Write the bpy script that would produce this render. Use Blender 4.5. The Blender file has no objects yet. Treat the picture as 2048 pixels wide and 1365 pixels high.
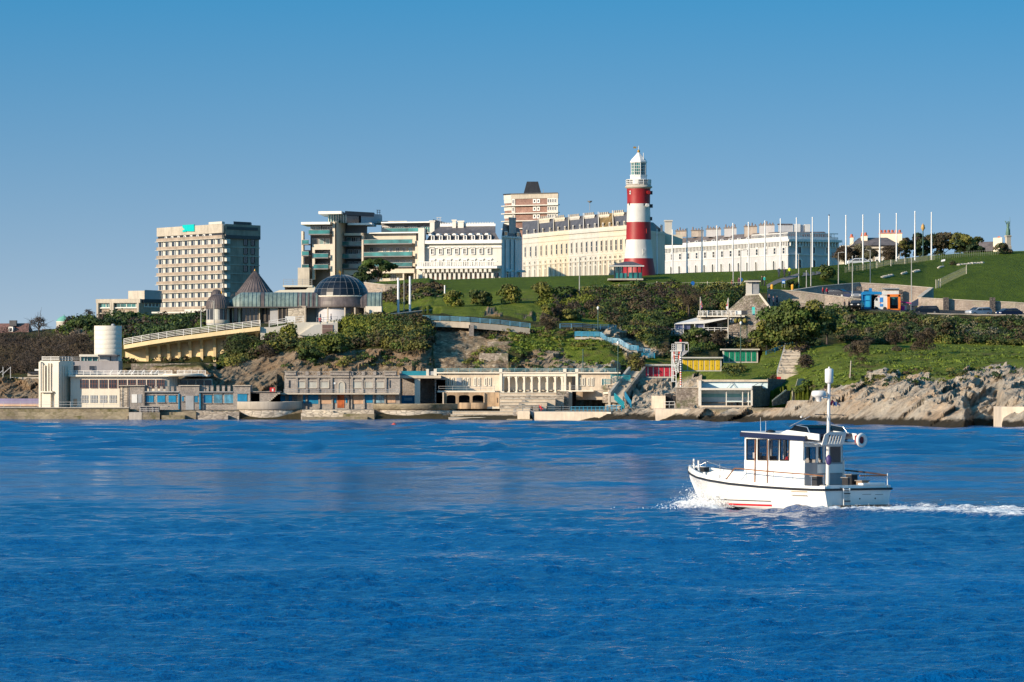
import bpy, math, random
import numpy as np
from mathutils import Vector, Matrix, noise
random.seed(7); RNG = np.random.default_rng(7)
SC = bpy.context.scene; COL = SC.collection
# the lens: 11 degrees wide, 5.5 m above the water; P() turns a bearing, a height angle and a real distance into a place
F = 10465.0; CX = 1024.0; HY = 763.0; CH = 5.5
def P(px, py, Y): return Vector(((px-CX)*Y/F, Y, CH-(py-HY)*Y/F))
def XX(px, Y): return (px-CX)*Y/F
def ZZ(py, Y): return CH-(py-HY)*Y/F
def lerp(a, b, t): return a+(b-a)*t
# ---------------------------------------------------------------- materials
MATS = {}
def nodes(name):
 m = bpy.data.materials.new(name); m.use_nodes = True
 nt = m.node_tree; b = nt.nodes['Principled BSDF']
 return m, nt, b
def N(nt, t, **kw):
 n = nt.nodes.new(t)
 for k, v in kw.items(): setattr(n, k, v)
 return n
def ramp(nt, fac, stops):
 r = N(nt, 'ShaderNodeValToRGB'); e = r.color_ramp.elements
 e[0].position, e[0].color = stops[0][0], (*stops[0][1], 1)
 e[1].position, e[1].color = stops[-1][0], (*stops[-1][1], 1)
 for p, c in stops[1:-1]:
  q = e.new(p); q.color = (*c, 1)
 nt.links.new(fac, r.inputs[0]); return r.outputs[0]
def noise_node(nt, scale, detail=4, rough=.6, vec=None, dist=0):
 n = N(nt, 'ShaderNodeTexNoise'); n.inputs['Scale'].default_value = scale
 n.inputs['Detail'].default_value = detail; n.inputs['Roughness'].default_value = rough
 n.inputs['Distortion'].default_value = dist
 if vec is not None: nt.links.new(vec, n.inputs['Vector'])
 return n.outputs[0]
def pos(nt, sx=1, sy=1, sz=1, rz=0, ry=0):
 g = N(nt, 'ShaderNodeNewGeometry'); m = N(nt, 'ShaderNodeMapping')
 m.inputs['Scale'].default_value = (sx, sy, sz); m.inputs['Rotation'].default_value = (0, ry, rz)
 nt.links.new(g.outputs['Position'], m.inputs['Vector']); return m.outputs[0]
def mixc(nt, fac, a, b, mode='MIX'):
 m = N(nt, 'ShaderNodeMix', data_type='RGBA', blend_type=mode)
 for s, v in ((m.inputs[0], fac), (m.inputs[6], a), (m.inputs[7], b)):
  if hasattr(v, 'is_linked'): nt.links.new(v, s)
  elif isinstance(v, (int, float)): s.default_value = v
  else: s.default_value = (*v, 1)
 return m.outputs[2]
def bump(nt, b, h, strength, dist=.1):
 n = N(nt, 'ShaderNodeBump'); n.inputs['Strength'].default_value = strength
 n.inputs['Distance'].default_value = dist
 nt.links.new(h, n.inputs['Height']); nt.links.new(n.outputs[0], b.inputs['Normal'])
def paint(name, c, rough=.6, var=.18, scale=.5, metal=0, bmp=0, streak=True, spec=None):
 """weathered coat: colour varies with broad blotches and thin vertical streaks of dirt"""
 if name in MATS: return MATS[name]
 m, nt, b = nodes(name)
 n1 = noise_node(nt, scale, 5, .65, pos(nt))
 n2 = noise_node(nt, 1.6, 4, .7, pos(nt, 1.3, 1.3, .12)) if streak else noise_node(nt, scale*5, 4, .7, pos(nt))
 lo = tuple(max(0, x*(1-var*1.6)) for x in c); hi = tuple(min(1, x*(1+var*.55)) for x in c)
 a = ramp(nt, n1, [(.32, lo), (.68, hi)])
 w = ramp(nt, n2, [(.35, (1-var*1.2,)*3), (.6, (1,)*3)])
 o = mixc(nt, 1.0, a, w, 'MULTIPLY')
 nt.links.new(o, b.inputs['Base Color'])
 b.inputs['Roughness'].default_value = rough; b.inputs['Metallic'].default_value = metal
 if spec is not None: b.inputs['Specular IOR Level'].default_value = spec
 if bmp: bump(nt, b, noise_node(nt, 3, 6, .7, pos(nt)), bmp, .15)
 MATS[name] = m; return m
def stone(name, cols, cell=.9, flat=1.6, rough=.9, bmp=.8, moss=None, joint=.45):
 """rubble or coursed masonry: stones of differing colour with darker joints"""
 if name in MATS: return MATS[name]
 m, nt, b = nodes(name)
 v = N(nt, 'ShaderNodeTexVoronoi'); v.inputs['Scale'].default_value = 1/cell
 nt.links.new(pos(nt, 1, 1, flat), v.inputs['Vector'])
 v2 = N(nt, 'ShaderNodeTexVoronoi', feature='DISTANCE_TO_EDGE'); v2.inputs['Scale'].default_value = 1/cell
 nt.links.new(pos(nt, 1, 1, flat), v2.inputs['Vector'])
 sp = N(nt, 'ShaderNodeSeparateColor'); nt.links.new(v.outputs['Color'], sp.inputs[0])
 k = len(cols)-1
 c = ramp(nt, sp.outputs[0], [(i/k, cols[i]) for i in range(k+1)])
 j = ramp(nt, v2.outputs[0], [(0.0, (joint,)*3), (.12, (1,)*3)])
 o = mixc(nt, 1.0, c, j, 'MULTIPLY')
 big = ramp(nt, noise_node(nt, .22, 5, .65, pos(nt)), [(.35, (.62, .6, .6)), (.65, (1.12, 1.1, 1.05))])
 o = mixc(nt, 1.0, o, big, 'MULTIPLY')
 if moss:
  o = mixc(nt, ramp(nt, noise_node(nt, .5, 5, .7, pos(nt)), [(.52, (0,)*3), (.66, (1,)*3)]), o, moss)
 nt.links.new(o, b.inputs['Base Color']); b.inputs['Roughness'].default_value = rough
 bump(nt, b, v2.outputs[0], bmp, .25)
 MATS[name] = m; return m
def glass(name, c=(.02, .03, .04), rough=.12):
 if name in MATS: return MATS[name]
 m, nt, b = nodes(name)
 a = ramp(nt, noise_node(nt, .45, 3, .5, pos(nt)), [(.35, tuple(x*.5 for x in c)), (.7, tuple(min(1, x*1.8) for x in c))])
 nt.links.new(a, b.inputs['Base Color']); b.inputs['Roughness'].default_value = rough
 b.inputs['IOR'].default_value = 1.5
 MATS[name] = m; return m
def leafmat():
 m, nt, b = nodes('foliage')
 at = N(nt, 'ShaderNodeAttribute', attribute_name='Col')
 r = ramp(nt, noise_node(nt, .9, 4, .7, pos(nt)), [(.3, (.6, .6, .55)), (.7, (1.3, 1.3, 1.2))])
 nt.links.new(mixc(nt, 1.0, at.outputs[0], r, 'MULTIPLY'), b.inputs['Base Color'])
 b.inputs['Roughness'].default_value = .7; b.inputs['Specular IOR Level'].default_value = .25
 return m
LEAF = leafmat()
# ---------------------------------------------------------------- mesh builder
ORIG = {}
class MB:
 def __init__(s): s.v = []; s.f = []; s.m = []; s.mats = []; s.sm = []
 def mi(s, mat):
  if mat not in s.mats: s.mats.append(mat)
  return s.mats.index(mat)
 def add(s, vs, fs, mat, smooth=False):
  o = len(s.v); s.v += [tuple(v) for v in vs]; k = s.mi(mat)
  for f in fs: s.f.append([i+o for i in f]); s.m.append(k); s.sm.append(smooth)
 def hexa(s, c, mat):
  s.add(c, [(0, 3, 2, 1), (4, 5, 6, 7), (0, 1, 5, 4), (1, 2, 6, 5), (2, 3, 7, 6), (3, 0, 4, 7)], mat)
 def box(s, x0, x1, y0, y1, z0, z1, mat):
  s.hexa([(x0, y0, z0), (x1, y0, z0), (x1, y1, z0), (x0, y1, z0), (x0, y0, z1), (x1, y0, z1), (x1, y1, z1), (x0, y1, z1)], mat)
 def tube(s, a, b, r0, r1=None, mat=None, n=6, smooth=True):
  a = Vector(a); b = Vector(b); r1 = r0 if r1 is None else r1
  d = (b-a).normalized(); u = d.orthogonal().normalized(); w = d.cross(u)
  vs = []
  for p, r in ((a, r0), (b, r1)):
   for i in range(n):
    t = 2*math.pi*i/n; vs.append(p+u*math.cos(t)*r+w*math.sin(t)*r)
  fs = [(i, (i+1) % n, n+(i+1) % n, n+i) for i in range(n)]
  s.add(vs, fs, mat, smooth); s.add(vs, [tuple(range(n))[::-1], tuple(range(n, 2*n))], mat)
 def bar(s, a, b, w, mat): s.tube(a, b, w, w, mat, 4, False)
 def lathe(s, c, prof, mat, n=24, smooth=True, a0=0, a1=2*math.pi, yaw=0):
  c = Vector(c); full = abs(a1-a0-2*math.pi) < 1e-6; k = n if full else n+1
  vs = []
  for r, z in prof:
   for i in range(k):
    t = a0+(a1-a0)*i/n+yaw; vs.append(c+Vector((r*math.cos(t), r*math.sin(t), z)))
  fs = []
  for j in range(len(prof)-1):
   for i in range(n):
    i2 = (i+1) % k; fs.append((j*k+i, j*k+i2, (j+1)*k+i2, (j+1)*k+i))
  s.add(vs, fs, mat, smooth)
  if full and prof[-1][0] > .01: s.add(vs[-k:], [tuple(range(k))], mat)
 def prism(s, pts, d, mat):
  """pts: polygon in space, d: thickness vector"""
  n = len(pts); d = Vector(d); a = [Vector(p) for p in pts]; b = [p+d for p in a]
  s.add(a+b, [tuple(range(n))[::-1], tuple(range(n, 2*n))]+[(i, (i+1) % n, n+(i+1) % n, n+i) for i in range(n)], mat)
 def loft(s, rings, mat, smooth=True, cap=True, closed=True):
  n = len(rings[0]); vs = [p for r in rings for p in r]; fs = []
  for j in range(len(rings)-1):
   for i in range(n if closed else n-1):
    fs.append((j*n+i, j*n+(i+1) % n, (j+1)*n+(i+1) % n, (j+1)*n+i))
  s.add(vs, fs, mat, smooth)
  if cap: s.add(rings[0], [tuple(range(n))[::-1]], mat); s.add(rings[-1], [tuple(range(n))], mat)
 def obj(s, name, parent=None, rel=True, fix=True):
  o0 = Vector((0, 0, 0))
  if parent is not None and rel: o0 = ORIG[parent.name]
  me = bpy.data.meshes.new(name)
  me.from_pydata([(v[0]-o0.x, v[1]-o0.y, v[2]-o0.z) for v in s.v], [], s.f)
  for m in s.mats: me.materials.append(m)
  me.polygons.foreach_set('material_index', s.m); me.polygons.foreach_set('use_smooth', s.sm)
  me.update()
  if fix: fixn(me)
  o = bpy.data.objects.new(name, me); COL.objects.link(o)
  if parent is not None: o.parent = parent
  ORIG[o.name] = o0
  return o
def fixn(me):
 import bmesh
 bm = bmesh.new(); bm.from_mesh(me); bmesh.ops.recalc_face_normals(bm, faces=bm.faces); bm.to_mesh(me); bm.free()
def thing(name, label, cat, loc=(0, 0, 0), rz=0, group=None):
 o = bpy.data.objects.new(name, None); COL.objects.link(o)
 o.location = loc; o.rotation_euler = (0, 0, rz); o.empty_display_size = .5
 o['label'] = label; o['category'] = cat; ORIG[o.name] = Vector(loc) if not rz else Vector((0, 0, 0))
 if group: o['group'] = group
 return o
def tag(o, label, cat, group=None, kind=None):
 o['label'] = label; o['category'] = cat
 if group: o['group'] = group
 if kind: o['kind'] = kind
 return o
def one(mb, name, label, cat, loc, group=None, rz=0):
 """a thing that is a single mesh, its origin at its base; mb is in world coordinates"""
 loc = Vector(loc)
 mb.v = [tuple(Vector(v)-loc) for v in mb.v]
 o = mb.obj(name); o.location = loc
 return tag(o, label, cat, group)
def kidmap():
 d = {}
 for o in bpy.data.objects:
  if o.parent: d.setdefault(o.parent, []).append(o)
 return d
def dup(root, loc, rz=None, label=None, kids=None, scale=None):
 kids = kids or kidmap()
 r = root.copy(); COL.objects.link(r); r.location = loc
 if rz is not None: r.rotation_euler = (0, 0, rz)
 if scale: r.scale = (scale,)*3
 if label: r['label'] = label
 for c in kids.get(root, []):
  d = c.copy(); COL.objects.link(d); d.parent = r
  for g in kids.get(c, []):
   e = g.copy(); COL.objects.link(e); e.parent = d
 return r
ORD = ['first', 'second', 'third', 'fourth', 'fifth', 'sixth', 'seventh', 'eighth', 'ninth', 'tenth', 'eleventh', 'twelfth', 'thirteenth', 'fourteenth', 'fifteenth', 'sixteenth', 'seventeenth', 'eighteenth', 'nineteenth', 'twentieth']
class Fac:
 """a vertical facade plane from bearing pa at distance Ya to bearing pb at distance Yb"""
 def __init__(s, pa, Ya, pb, Yb):
  s.A = Vector((XX(pa, Ya), Ya, 0)); s.B = Vector((XX(pb, Yb), Yb, 0))
  s.d = (s.B-s.A); s.L = s.d.length; s.d.normalize(); s.n = Vector((s.d.y, -s.d.x, 0)); s.Ya = Ya; s.Yb = Yb
 def u(s, px):
  k = (px-CX)/F  # X = k*Y
  t = (k*s.A.y-s.A.x)/(s.d.x-k*s.d.y); return t
 def Y(s, px): return s.A.y+s.d.y*s.u(px)
 def z(s, px, py): return ZZ(py, s.Y(px))
 def pt(s, u, z, off=0):
  # party walls and wings run straight back from the street front
  v = s.n if (off >= 0 and -s.n.y > .4) else Vector((0, -1, 0))
  p = s.A+s.d*u+v*off; return Vector((p.x, p.y, z))
 def ub(s, mb, u0, u1, z0, z1, d0, d1, mat):
  q = [s.pt(u, z, d) for z in (z0, z1) for (u, d) in ((u0, d1), (u1, d1), (u1, d0), (u0, d0))]
  mb.hexa(q, mat)
 def pb(s, mb, x0, x1, y0, y1, d0, d1, mat):
  c = (x0+x1)/2; s.ub(mb, s.u(x0), s.u(x1), s.z(c, y1), s.z(c, y0), d0, d1, mat)
 def win(s, parent, u0, u1, z0, z1, frame, pane, name='window', bars=(1, 1), arch=False, fr=.14, deep=.12, base=0, head=None):
  """one window: proud surround, pane, glazing bars"""
  mb = MB(); w = u1-u0
  if arch:
   zc = z1-w/2; seg = 8
   arc = [(u0+w/2-math.cos(math.pi*i/seg)*w/2, zc+math.sin(math.pi*i/seg)*w/2) for i in range(seg+1)]
   out = [(u0, z0)]+arc+[(u1, z0)]
   mb.prism([s.pt(u, z, base+.02) for u, z in out], s.n*.03, pane)
   g = fr; o2 = [(u0-g, z0)]+[(u0+w/2-math.cos(math.pi*i/seg)*(w/2+g), zc+math.sin(math.pi*i/seg)*(w/2+g)) for i in range(seg+1)]+[(u1+g, z0)]
   for i in range(len(out)-1):
    mb.prism([s.pt(*out[i], base+.02), s.pt(*out[i+1], base+.02), s.pt(*o2[i+1], base+.02), s.pt(*o2[i], base+.02)], s.n*deep, frame)
  else:
   s.ub(mb, u0, u1, z0, z1, base+.02, base+.05, pane)
   s.ub(mb, u0-fr, u0, z0-fr, z1+fr, base+.0, base+deep, frame); s.ub(mb, u1, u1+fr, z0-fr, z1+fr, base+.0, base+deep, frame)
   s.ub(mb, u0, u1, z1, z1+fr, base+.0, base+deep, frame); s.ub(mb, u0, u1, z0-fr, z0, base+.0, base+deep+.05, frame)
  for i in range(1, bars[0]): u = u0+w*i/bars[0]; s.ub(mb, u-.035, u+.035, z0, z1 if not arch else z1-w/4, base+.04, base+.08, frame)
  for i in range(1, bars[1]): z = z0+(z1-z0)*i/bars[1]; s.ub(mb, u0, u1, z-.035, z+.035, base+.04, base+.085, frame)
  if head: s.ub(mb, u0-.3, u1+.3, z1+fr+.02, z1+fr+.2, base, base+.3, head)
  return mb.obj(name, parent)
def solid(mb, pts, z0, z1, mat):
 """plan polygon (x, y) extruded from z0 to z1"""
 mb.prism([(p[0], p[1], z0) for p in pts], (0, 0, z1-z0), mat)
def body(mb, f, depth, z0, z1, mat, inset=0):
 """the block behind a facade"""
 a = f.pt(0, 0, -inset); b = f.pt(f.L, 0, -inset); back = -f.n*depth
 solid(mb, [a, b, b+back, a+back], z0, z1, mat)
# ---------------------------------------------------------------- foliage
def leafmesh(name, pts, nrm, size, cols, parent=None, loc=None, aspect=1.0, wid=1.0):
 """many leaf-sized faces; pts, nrm (n,3) cols (n,3) linear colours"""
 n = len(pts)
 t = RNG.normal(size=(n, 3)); t -= (t*nrm).sum(1)[:, None]*nrm; t /= np.linalg.norm(t, axis=1)[:, None]+1e-9
 b = np.cross(nrm, t); s = size*(0.6+.8*RNG.random(n))[:, None]
 q = np.stack([pts-t*s*aspect-b*s*.35*wid, pts+t*s*.1-b*s*.6*wid, pts+t*s*aspect+b*s*.25*wid, pts-t*s*.1+b*s*.6*wid], 1).reshape(-1, 3)
 if loc is not None: q = q-np.array(loc)
 me = bpy.data.meshes.new(name)
 me.vertices.add(4*n); me.vertices.foreach_set('co', q.astype(np.float32).ravel())
 me.loops.add(4*n); me.loops.foreach_set('vertex_index', np.arange(4*n, dtype=np.int32))
 me.polygons.add(n); me.polygons.foreach_set('loop_start', np.arange(0, 4*n, 4, dtype=np.int32))
 me.polygons.foreach_set('loop_total', np.full(n, 4, dtype=np.int32))
 me.update(calc_edges=True)
 a = me.attributes.new('Col', 'FLOAT_COLOR', 'POINT')
 c = np.concatenate([np.repeat(cols, 4, 0), np.ones((4*n, 1))], 1).astype(np.float32); a.data.foreach_set('color', c.ravel())
 me.materials.append(LEAF)
 o = bpy.data.objects.new(name, me); COL.objects.link(o)
 if parent is not None: o.parent = parent
 elif loc is not None: o.location = loc
 return o
def blob_points(c, r, n, fill=.35, up=True):
 d = RNG.normal(size=(n, 3)); d /= np.linalg.norm(d, axis=1)[:, None]
 if up: d[:, 2] = np.where(d[:, 2] < -.35, -d[:, 2], d[:, 2])
 rad = (1-fill*RNG.random(n)**1.3)[:, None]
 p = np.array(c)+d*np.array(r)*rad
 nn = d+RNG.normal(size=(n, 3))*.5; nn /= np.linalg.norm(nn, axis=1)[:, None]
 return p, nn
GREENS = {
 'dark': [(0.028, 0.05, 0.016), (0.047, 0.072, 0.02), (0.018, 0.036, 0.016)],
 'mid': [(0.06, 0.104, 0.019), (0.089, 0.124, 0.026), (0.045, 0.069, 0.019)],
 'bright': [(0.121, 0.175, 0.025), (0.162, 0.213, 0.025), (0.081, 0.125, 0.025)],
 'olive': [(0.125, 0.127, 0.03), (0.179, 0.165, 0.036), (0.083, 0.083, 0.024)],
 'brown': [(.075, .055, .030), (.10, .075, .042), (.05, .038, .022)],
 'yellow': [(.16, .17, .02), (.12, .14, .02), (.08, .10, .015)],
 'pale': [(.18, .165, .11), (.12, .12, .07), (.22, .2, .14)],
 'mauve': [(.055, .04, .032), (.075, .055, .045), (.035, .027, .022)],
}
def pick(pal, n):
 a = np.array([GREENS[p][i % 3] for p in pal for i in range(3)])
 return a[RNG.integers(0, len(a), n)]*(.8+.4*RNG.random((n, 1)))
def crown(blobs, n, size, pal):
 """blobs: (centre, radii) pairs; leaves spread by volume; each lobe its own tint"""
 P_, N_, C_ = [], [], []; tot = sum((r[0]*r[2])+.01 for c, r in blobs)
 for c, r in blobs:
  k = max(6, int(n*(r[0]*r[2])/tot)); p, q = blob_points(c, r, k)
  base = pick(pal, 1); cc = base*(.7)+pick(pal, k)*.3
  P_.append(p); N_.append(q); C_.append(cc)
 return np.concatenate(P_), np.concatenate(N_), np.concatenate(C_)
def lumps(c, R, k, lo=.28, hi=.5, flat=.8, hole=0):
 """lobes spread through an ellipsoid crown"""
 out = []
 for i in range(k):
  d = Vector((random.gauss(0, 1), random.gauss(0, 1), random.gauss(0, 1))).normalized(); q = random.uniform(.35, .82)
  r = random.uniform(lo, hi)*min(R)
  out.append(((c[0]+d.x*q*R[0], c[1]+d.y*q*R[1], c[2]+d.z*q*R[2]), (r*1.15, r*1.15, r*flat)))
 return out
BARK = None
def tree(name, label, base, h, R, pal, cat='tree', n=1500, size=.3, k=16, group=None, lift=.35, trunk=.22, lean=0, bare=False):
 """base point, height, crown radii (rx, ry); trunk with limbs reaching into lobes"""
 base = Vector(base); t = thing(name, label, cat, base, 0, group)
 cz = base.z+h*(lift+(1-lift)/2); c = (base.x+lean, base.y, cz); RR = (R[0], R[1], h*(1-lift)/2)
 bl = lumps(c, RR, k, .42, .7) if min(RR) < 2 else lumps(c, RR, k)
 mb = MB(); m = paint('bark', (.09, .07, .055), .9, .3, 2)
 top = Vector((base.x+lean*.6, base.y, base.z+h*(lift+.2)))
 mb.tube(base-Vector((0, 0, .5)), top, trunk, trunk*.6, m, 7)
 for b, r in bl[:10]:
  s = base.lerp(top, random.uniform(.5, 1)); e = Vector(b); mid = s.lerp(e, .5)+Vector((0, 0, .1*h*random.random()))
  mb.tube(s, mid, trunk*.45, trunk*.28, m, 5); mb.tube(mid, e, trunk*.28, trunk*.1, m, 4)
 if bare:
  for i in range(bare):
   b, r = random.choice(bl); s = Vector(b); d = (s-Vector(c)).normalized()+Vector((random.gauss(0, .5), random.gauss(0, .5), random.gauss(.2, .5)))
   mb.tube(s-d*.5, s+d*random.uniform(.5, 1.6), .05, .015, m, 3)
 mb.obj('trunk', t)
 tw = pal[0] in ('mauve', 'brown'); p, q, cc = crown(bl, int(n*(1.6 if tw else 1)), size, pal); leafmesh('crown', p, q, size, cc, t, base, 1.7 if tw else 1, .3 if tw else 1)
 return t
def shrub(name, label, base, R, pal, n=500, size=.28, k=9, cat='bush', group=None):
 base = Vector(base)
 bl = lumps((base.x, base.y, base.z+R[2]*.45), (R[0]*.8, R[1]*.8, R[2]*.55), k, .45, .75)
 tw = pal[0] in ('mauve', 'brown'); n = int(n*1.6); p, q, cc = crown(bl, n, size*.85, pal)
 return tag(leafmesh(name, p, q, size*.85, cc, None, base, 1.5 if tw else 1, .4 if tw else 1), label, cat, group)
# ---------------------------------------------------------------- camera, sky, sun
cam = bpy.data.objects.new('camera', bpy.data.cameras.new('camera')); COL.objects.link(cam)
cam.location = (0, 0, CH); cam.rotation_euler = (math.pi/2, 0, 0)
cam.data.sensor_width = 36; cam.data.lens = 36*F/2048; cam.data.shift_y = (HY-682.5)/2048
cam.data.clip_start = 1; cam.data.clip_end = 30000; SC.camera = cam
SC.render.resolution_x = 1024; SC.render.resolution_y = 682
AZ = math.radians(55); EL = math.radians(19)
SUN = Vector((-math.sin(AZ)*math.cos(EL), -math.cos(AZ)*math.cos(EL), math.sin(EL)))
SKY_K, SKY_H, SKY_0 = 14.0, .55, .3; SKY_HUE, SAT0, SAT1 = .480, .42, 1.2
w = bpy.data.worlds.new('World'); SC.world = w; w.use_nodes = True; nt = w.node_tree
bg = nt.nodes['Background']; bg.inputs[1].default_value = .15
sky = nt.nodes.new('ShaderNodeTexSky'); sky.sky_type = 'NISHITA'; sky.sun_disc = False
sky.sun_elevation = EL; sky.sun_rotation = math.atan2(SUN.x, SUN.y)
sky.air_density = 1.0; sky.dust_density = .8; sky.ozone_density = 2.8; sky.altitude = 0
tc = nt.nodes.new('ShaderNodeTexCoord'); sx = nt.nodes.new('ShaderNodeSeparateXYZ'); cx = nt.nodes.new('ShaderNodeCombineXYZ')
nt.links.new(tc.outputs['Generated'], sx.inputs[0])
# the clear winter sky deepens quickly above the skyline
mx_ = nt.nodes.new('ShaderNodeMath'); mx_.operation = 'MAXIMUM'; mx_.inputs[1].default_value = 0
ma = nt.nodes.new('ShaderNodeMath'); ma.operation = 'MULTIPLY'; ma.inputs[1].default_value = -SKY_K
ex = nt.nodes.new('ShaderNodeMath'); ex.operation = 'EXPONENT'; pw = nt.nodes.new('ShaderNodeMath'); pw.operation = 'MULTIPLY_ADD'; pw.inputs[1].default_value = -SKY_H; pw.inputs[2].default_value = SKY_H+SKY_0
nt.links.new(sx.outputs[2], mx_.inputs[0]); nt.links.new(mx_.outputs[0], ma.inputs[0]); nt.links.new(ma.outputs[0], ex.inputs[0]); nt.links.new(ex.outputs[0], pw.inputs[0])
nt.links.new(sx.outputs[0], cx.inputs[0]); nt.links.new(sx.outputs[1], cx.inputs[1]); nt.links.new(pw.outputs[0], cx.inputs[2])
nm = nt.nodes.new('ShaderNodeVectorMath'); nm.operation = 'NORMALIZE'
nt.links.new(cx.outputs[0], nm.inputs[0]); nt.links.new(nm.outputs[0], sky.inputs[0])
# thin sea haze pales the lowest band of sky, the air above it is very clear
hs = nt.nodes.new('ShaderNodeHueSaturation'); hs.inputs['Hue'].default_value = SKY_HUE; sa = nt.nodes.new('ShaderNodeMath'); sa.operation = 'MULTIPLY_ADD'; sa.inputs[1].default_value = -(SAT1-SAT0)*1.7; sa.inputs[2].default_value = SAT0+(SAT1-SAT0)*1.7
mi = nt.nodes.new('ShaderNodeMath'); mi.operation = 'MINIMUM'; mi.inputs[1].default_value = SAT1+.12
va = nt.nodes.new('ShaderNodeMath'); va.operation = 'MULTIPLY_ADD'; va.inputs[1].default_value = -.42; va.inputs[2].default_value = 1.32; nt.links.new(ex.outputs[0], va.inputs[0]); nt.links.new(va.outputs[0], hs.inputs['Value'])
nt.links.new(ex.outputs[0], sa.inputs[0]); nt.links.new(sa.outputs[0], mi.inputs[0]); nt.links.new(mi.outputs[0], hs.inputs['Saturation']); nt.links.new(sky.outputs[0], hs.inputs['Color']); nt.links.new(hs.outputs[0], bg.inputs[0])
sl = bpy.data.lights.new('sun', 'SUN'); so = bpy.data.objects.new('sun', sl); COL.objects.link(so)
sl.energy = 5.0; sl.angle = math.radians(.5); sl.color = (1, .83, .62)
so.rotation_euler = SUN.to_track_quat('Z', 'Y').to_euler(); so.location = (0, 0, 100)
SC.view_settings.view_transform = 'Standard'; SC.view_settings.look = 'None'; SC.view_settings.exposure = .4; SC.view_settings.gamma = 1
# ---------------------------------------------------------------- terrain
# stations: bearing, then (height angle, distance) for: waterline, foreshore top, promenade back, lower cliff, cliff top, terrace back, bank top, crest
ST = [
 (-9000, (840, 755), (816, 757), (812, 790), (757, 800), (745, 830), (700, 880), (682, 930), (674, 1000)),
 (-300, (840, 755), (816, 757), (812, 790), (757, 800), (745, 830), (700, 880), (682, 930), (674, 1000)),
 (0, (840, 755), (817, 757), (812, 790), (757, 800), (745, 830), (705, 880), (682, 930), (674, 1000)),
 (90, (840, 755), (817, 757), (812, 790), (757, 800), (740, 830), (700, 870), (680, 920), (671, 1000)),
 (150, (840, 755), (817, 757), (812, 790), (750, 800), (715, 825), (685, 860), (664, 900), (648, 1000)),
 (200, (840, 755), (817, 757), (812, 790), (745, 796), (715, 815), (685, 850), (660, 900), (648, 1050)),
 (250, (840, 755), (818, 757), (812, 788), (735, 796), (724, 807), (690, 808.5), (655, 880), (645, 1100)),
 (300, (840, 753), (820, 756), (814, 780), (733, 792), (724, 807), (676, 808), (650, 880), (642, 1100)),
 (400, (840, 753), (822, 756), (816, 772), (733, 782), (716, 806), (662, 807), (640, 880), (632, 1100)),
 (440, (840, 753), (822, 756), (816, 772), (765, 778), (706, 805), (656, 806), (637, 880), (625, 1050)),
 (530, (840, 752), (822, 755), (816, 772), (765, 780), (676, 799), (645, 824), (632, 880), (615, 1000)),
 (600, (840, 752), (820, 755), (815, 773), (745, 781), (662, 801), (641, 825), (630, 890), (600, 1000)),
 (700, (840, 751), (820, 755), (815, 773), (742, 781), (648, 803), (640, 828), (628, 890), (575, 980)),
 (760, (840, 750), (820, 755), (815, 773), (742, 781), (640, 803), (633, 845), (600, 900), (562, 965)),
 (842, (840, 749), (822, 753), (816, 773), (742, 780), (640, 798), (630, 830), (578, 890), (560, 955)),
 (858, (840, 748), (826, 752), (818, 773), (742, 782), (650, 801), (632, 820), (575, 890), (560, 955)),
 (872, (840, 748), (828, 752), (818, 775), (742, 784), (655, 802), (630, 818), (590, 880), (560, 955)),
 (1000, (841, 742), (828, 750), (820, 775), (742, 785), (655, 804), (630, 818), (582, 880), (558, 955)),
 (1050, (841, 740), (828, 748), (818, 775), (742, 784), (658, 806), (640, 815), (580, 878), (557, 955)),
 (1150, (841, 735), (826, 742), (816, 770), (742, 782), (664, 806), (648, 815), (578, 875), (555, 945)),
 (1220, (842, 728), (824, 735), (812, 760), (745, 779), (680, 800), (655, 815), (577, 872), (554, 945)),
 (1270, (843, 722), (816, 730), (806, 748), (758, 776), (712, 796), (665, 818), (576, 870), (553, 935)),
 (1345, (844, 712), (817, 720), (808, 735), (757, 782), (712, 798), (660, 820), (577, 868), (550, 925)),
 (1395, (844, 706), (818, 712), (812, 730), (750, 774), (712, 806), (655, 828), (578, 868), (546, 915)),
 (1450, (845, 702), (818, 708), (812, 730), (757, 750), (715, 808), (655, 832), (580, 866), (543, 905)),
 (1500, (846, 697), (815, 704), (808, 728), (757, 748), (712, 806), (655, 840), (580, 862), (541, 895)),
 (1548, (847, 690), (806, 698), (808, 722), (757, 748), (705, 805), (640, 845), (588, 864), (538, 890)),
 (1600, (848, 675), (800, 686), (786, 708), (757, 738), (692, 808), (604, 850), (594, 868), (535, 888)),
 (1700, (852, 647), (800, 658), (757, 682), (742, 705), (690, 818), (620, 842), (600, 880), (526, 905)),
 (1780, (855, 632), (798, 644), (750, 672), (740, 700), (690, 820), (621, 840), (601, 885), (519, 925)),
 (1850, (856, 620), (798, 632), (752, 662), (740, 695), (692, 820), (627, 840), (618, 872), (513, 955)),
 (1932, (858, 609), (800, 622), (750, 652), (736, 690), (693, 820), (628, 842), (621, 868), (507, 957)),
 (1946, (857, 622), (806, 629), (749, 652), (735, 690), (694, 820), (628, 842), (622, 868), (506, 958)),
 (1996, (857, 622), (806, 629), (742, 652), (730, 690), (694, 821), (630, 842), (624, 868), (504, 959)),
 (2006, (859, 601), (800, 612), (741, 652), (729, 690), (694, 821), (630, 842), (624, 868), (504, 959)),
 (2048, (860, 597), (800, 610), (738, 650), (725, 690), (694, 822), (632, 842), (626, 868), (503, 960)),
 (2350, (861, 590), (800, 602), (738, 650), (722, 690), (694, 822), (632, 842), (626, 868), (500, 960)),
 (9000, (861, 590), (800, 602), (738, 650), (722, 690), (694, 822), (632, 842), (626, 868), (500, 960)),
]
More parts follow.
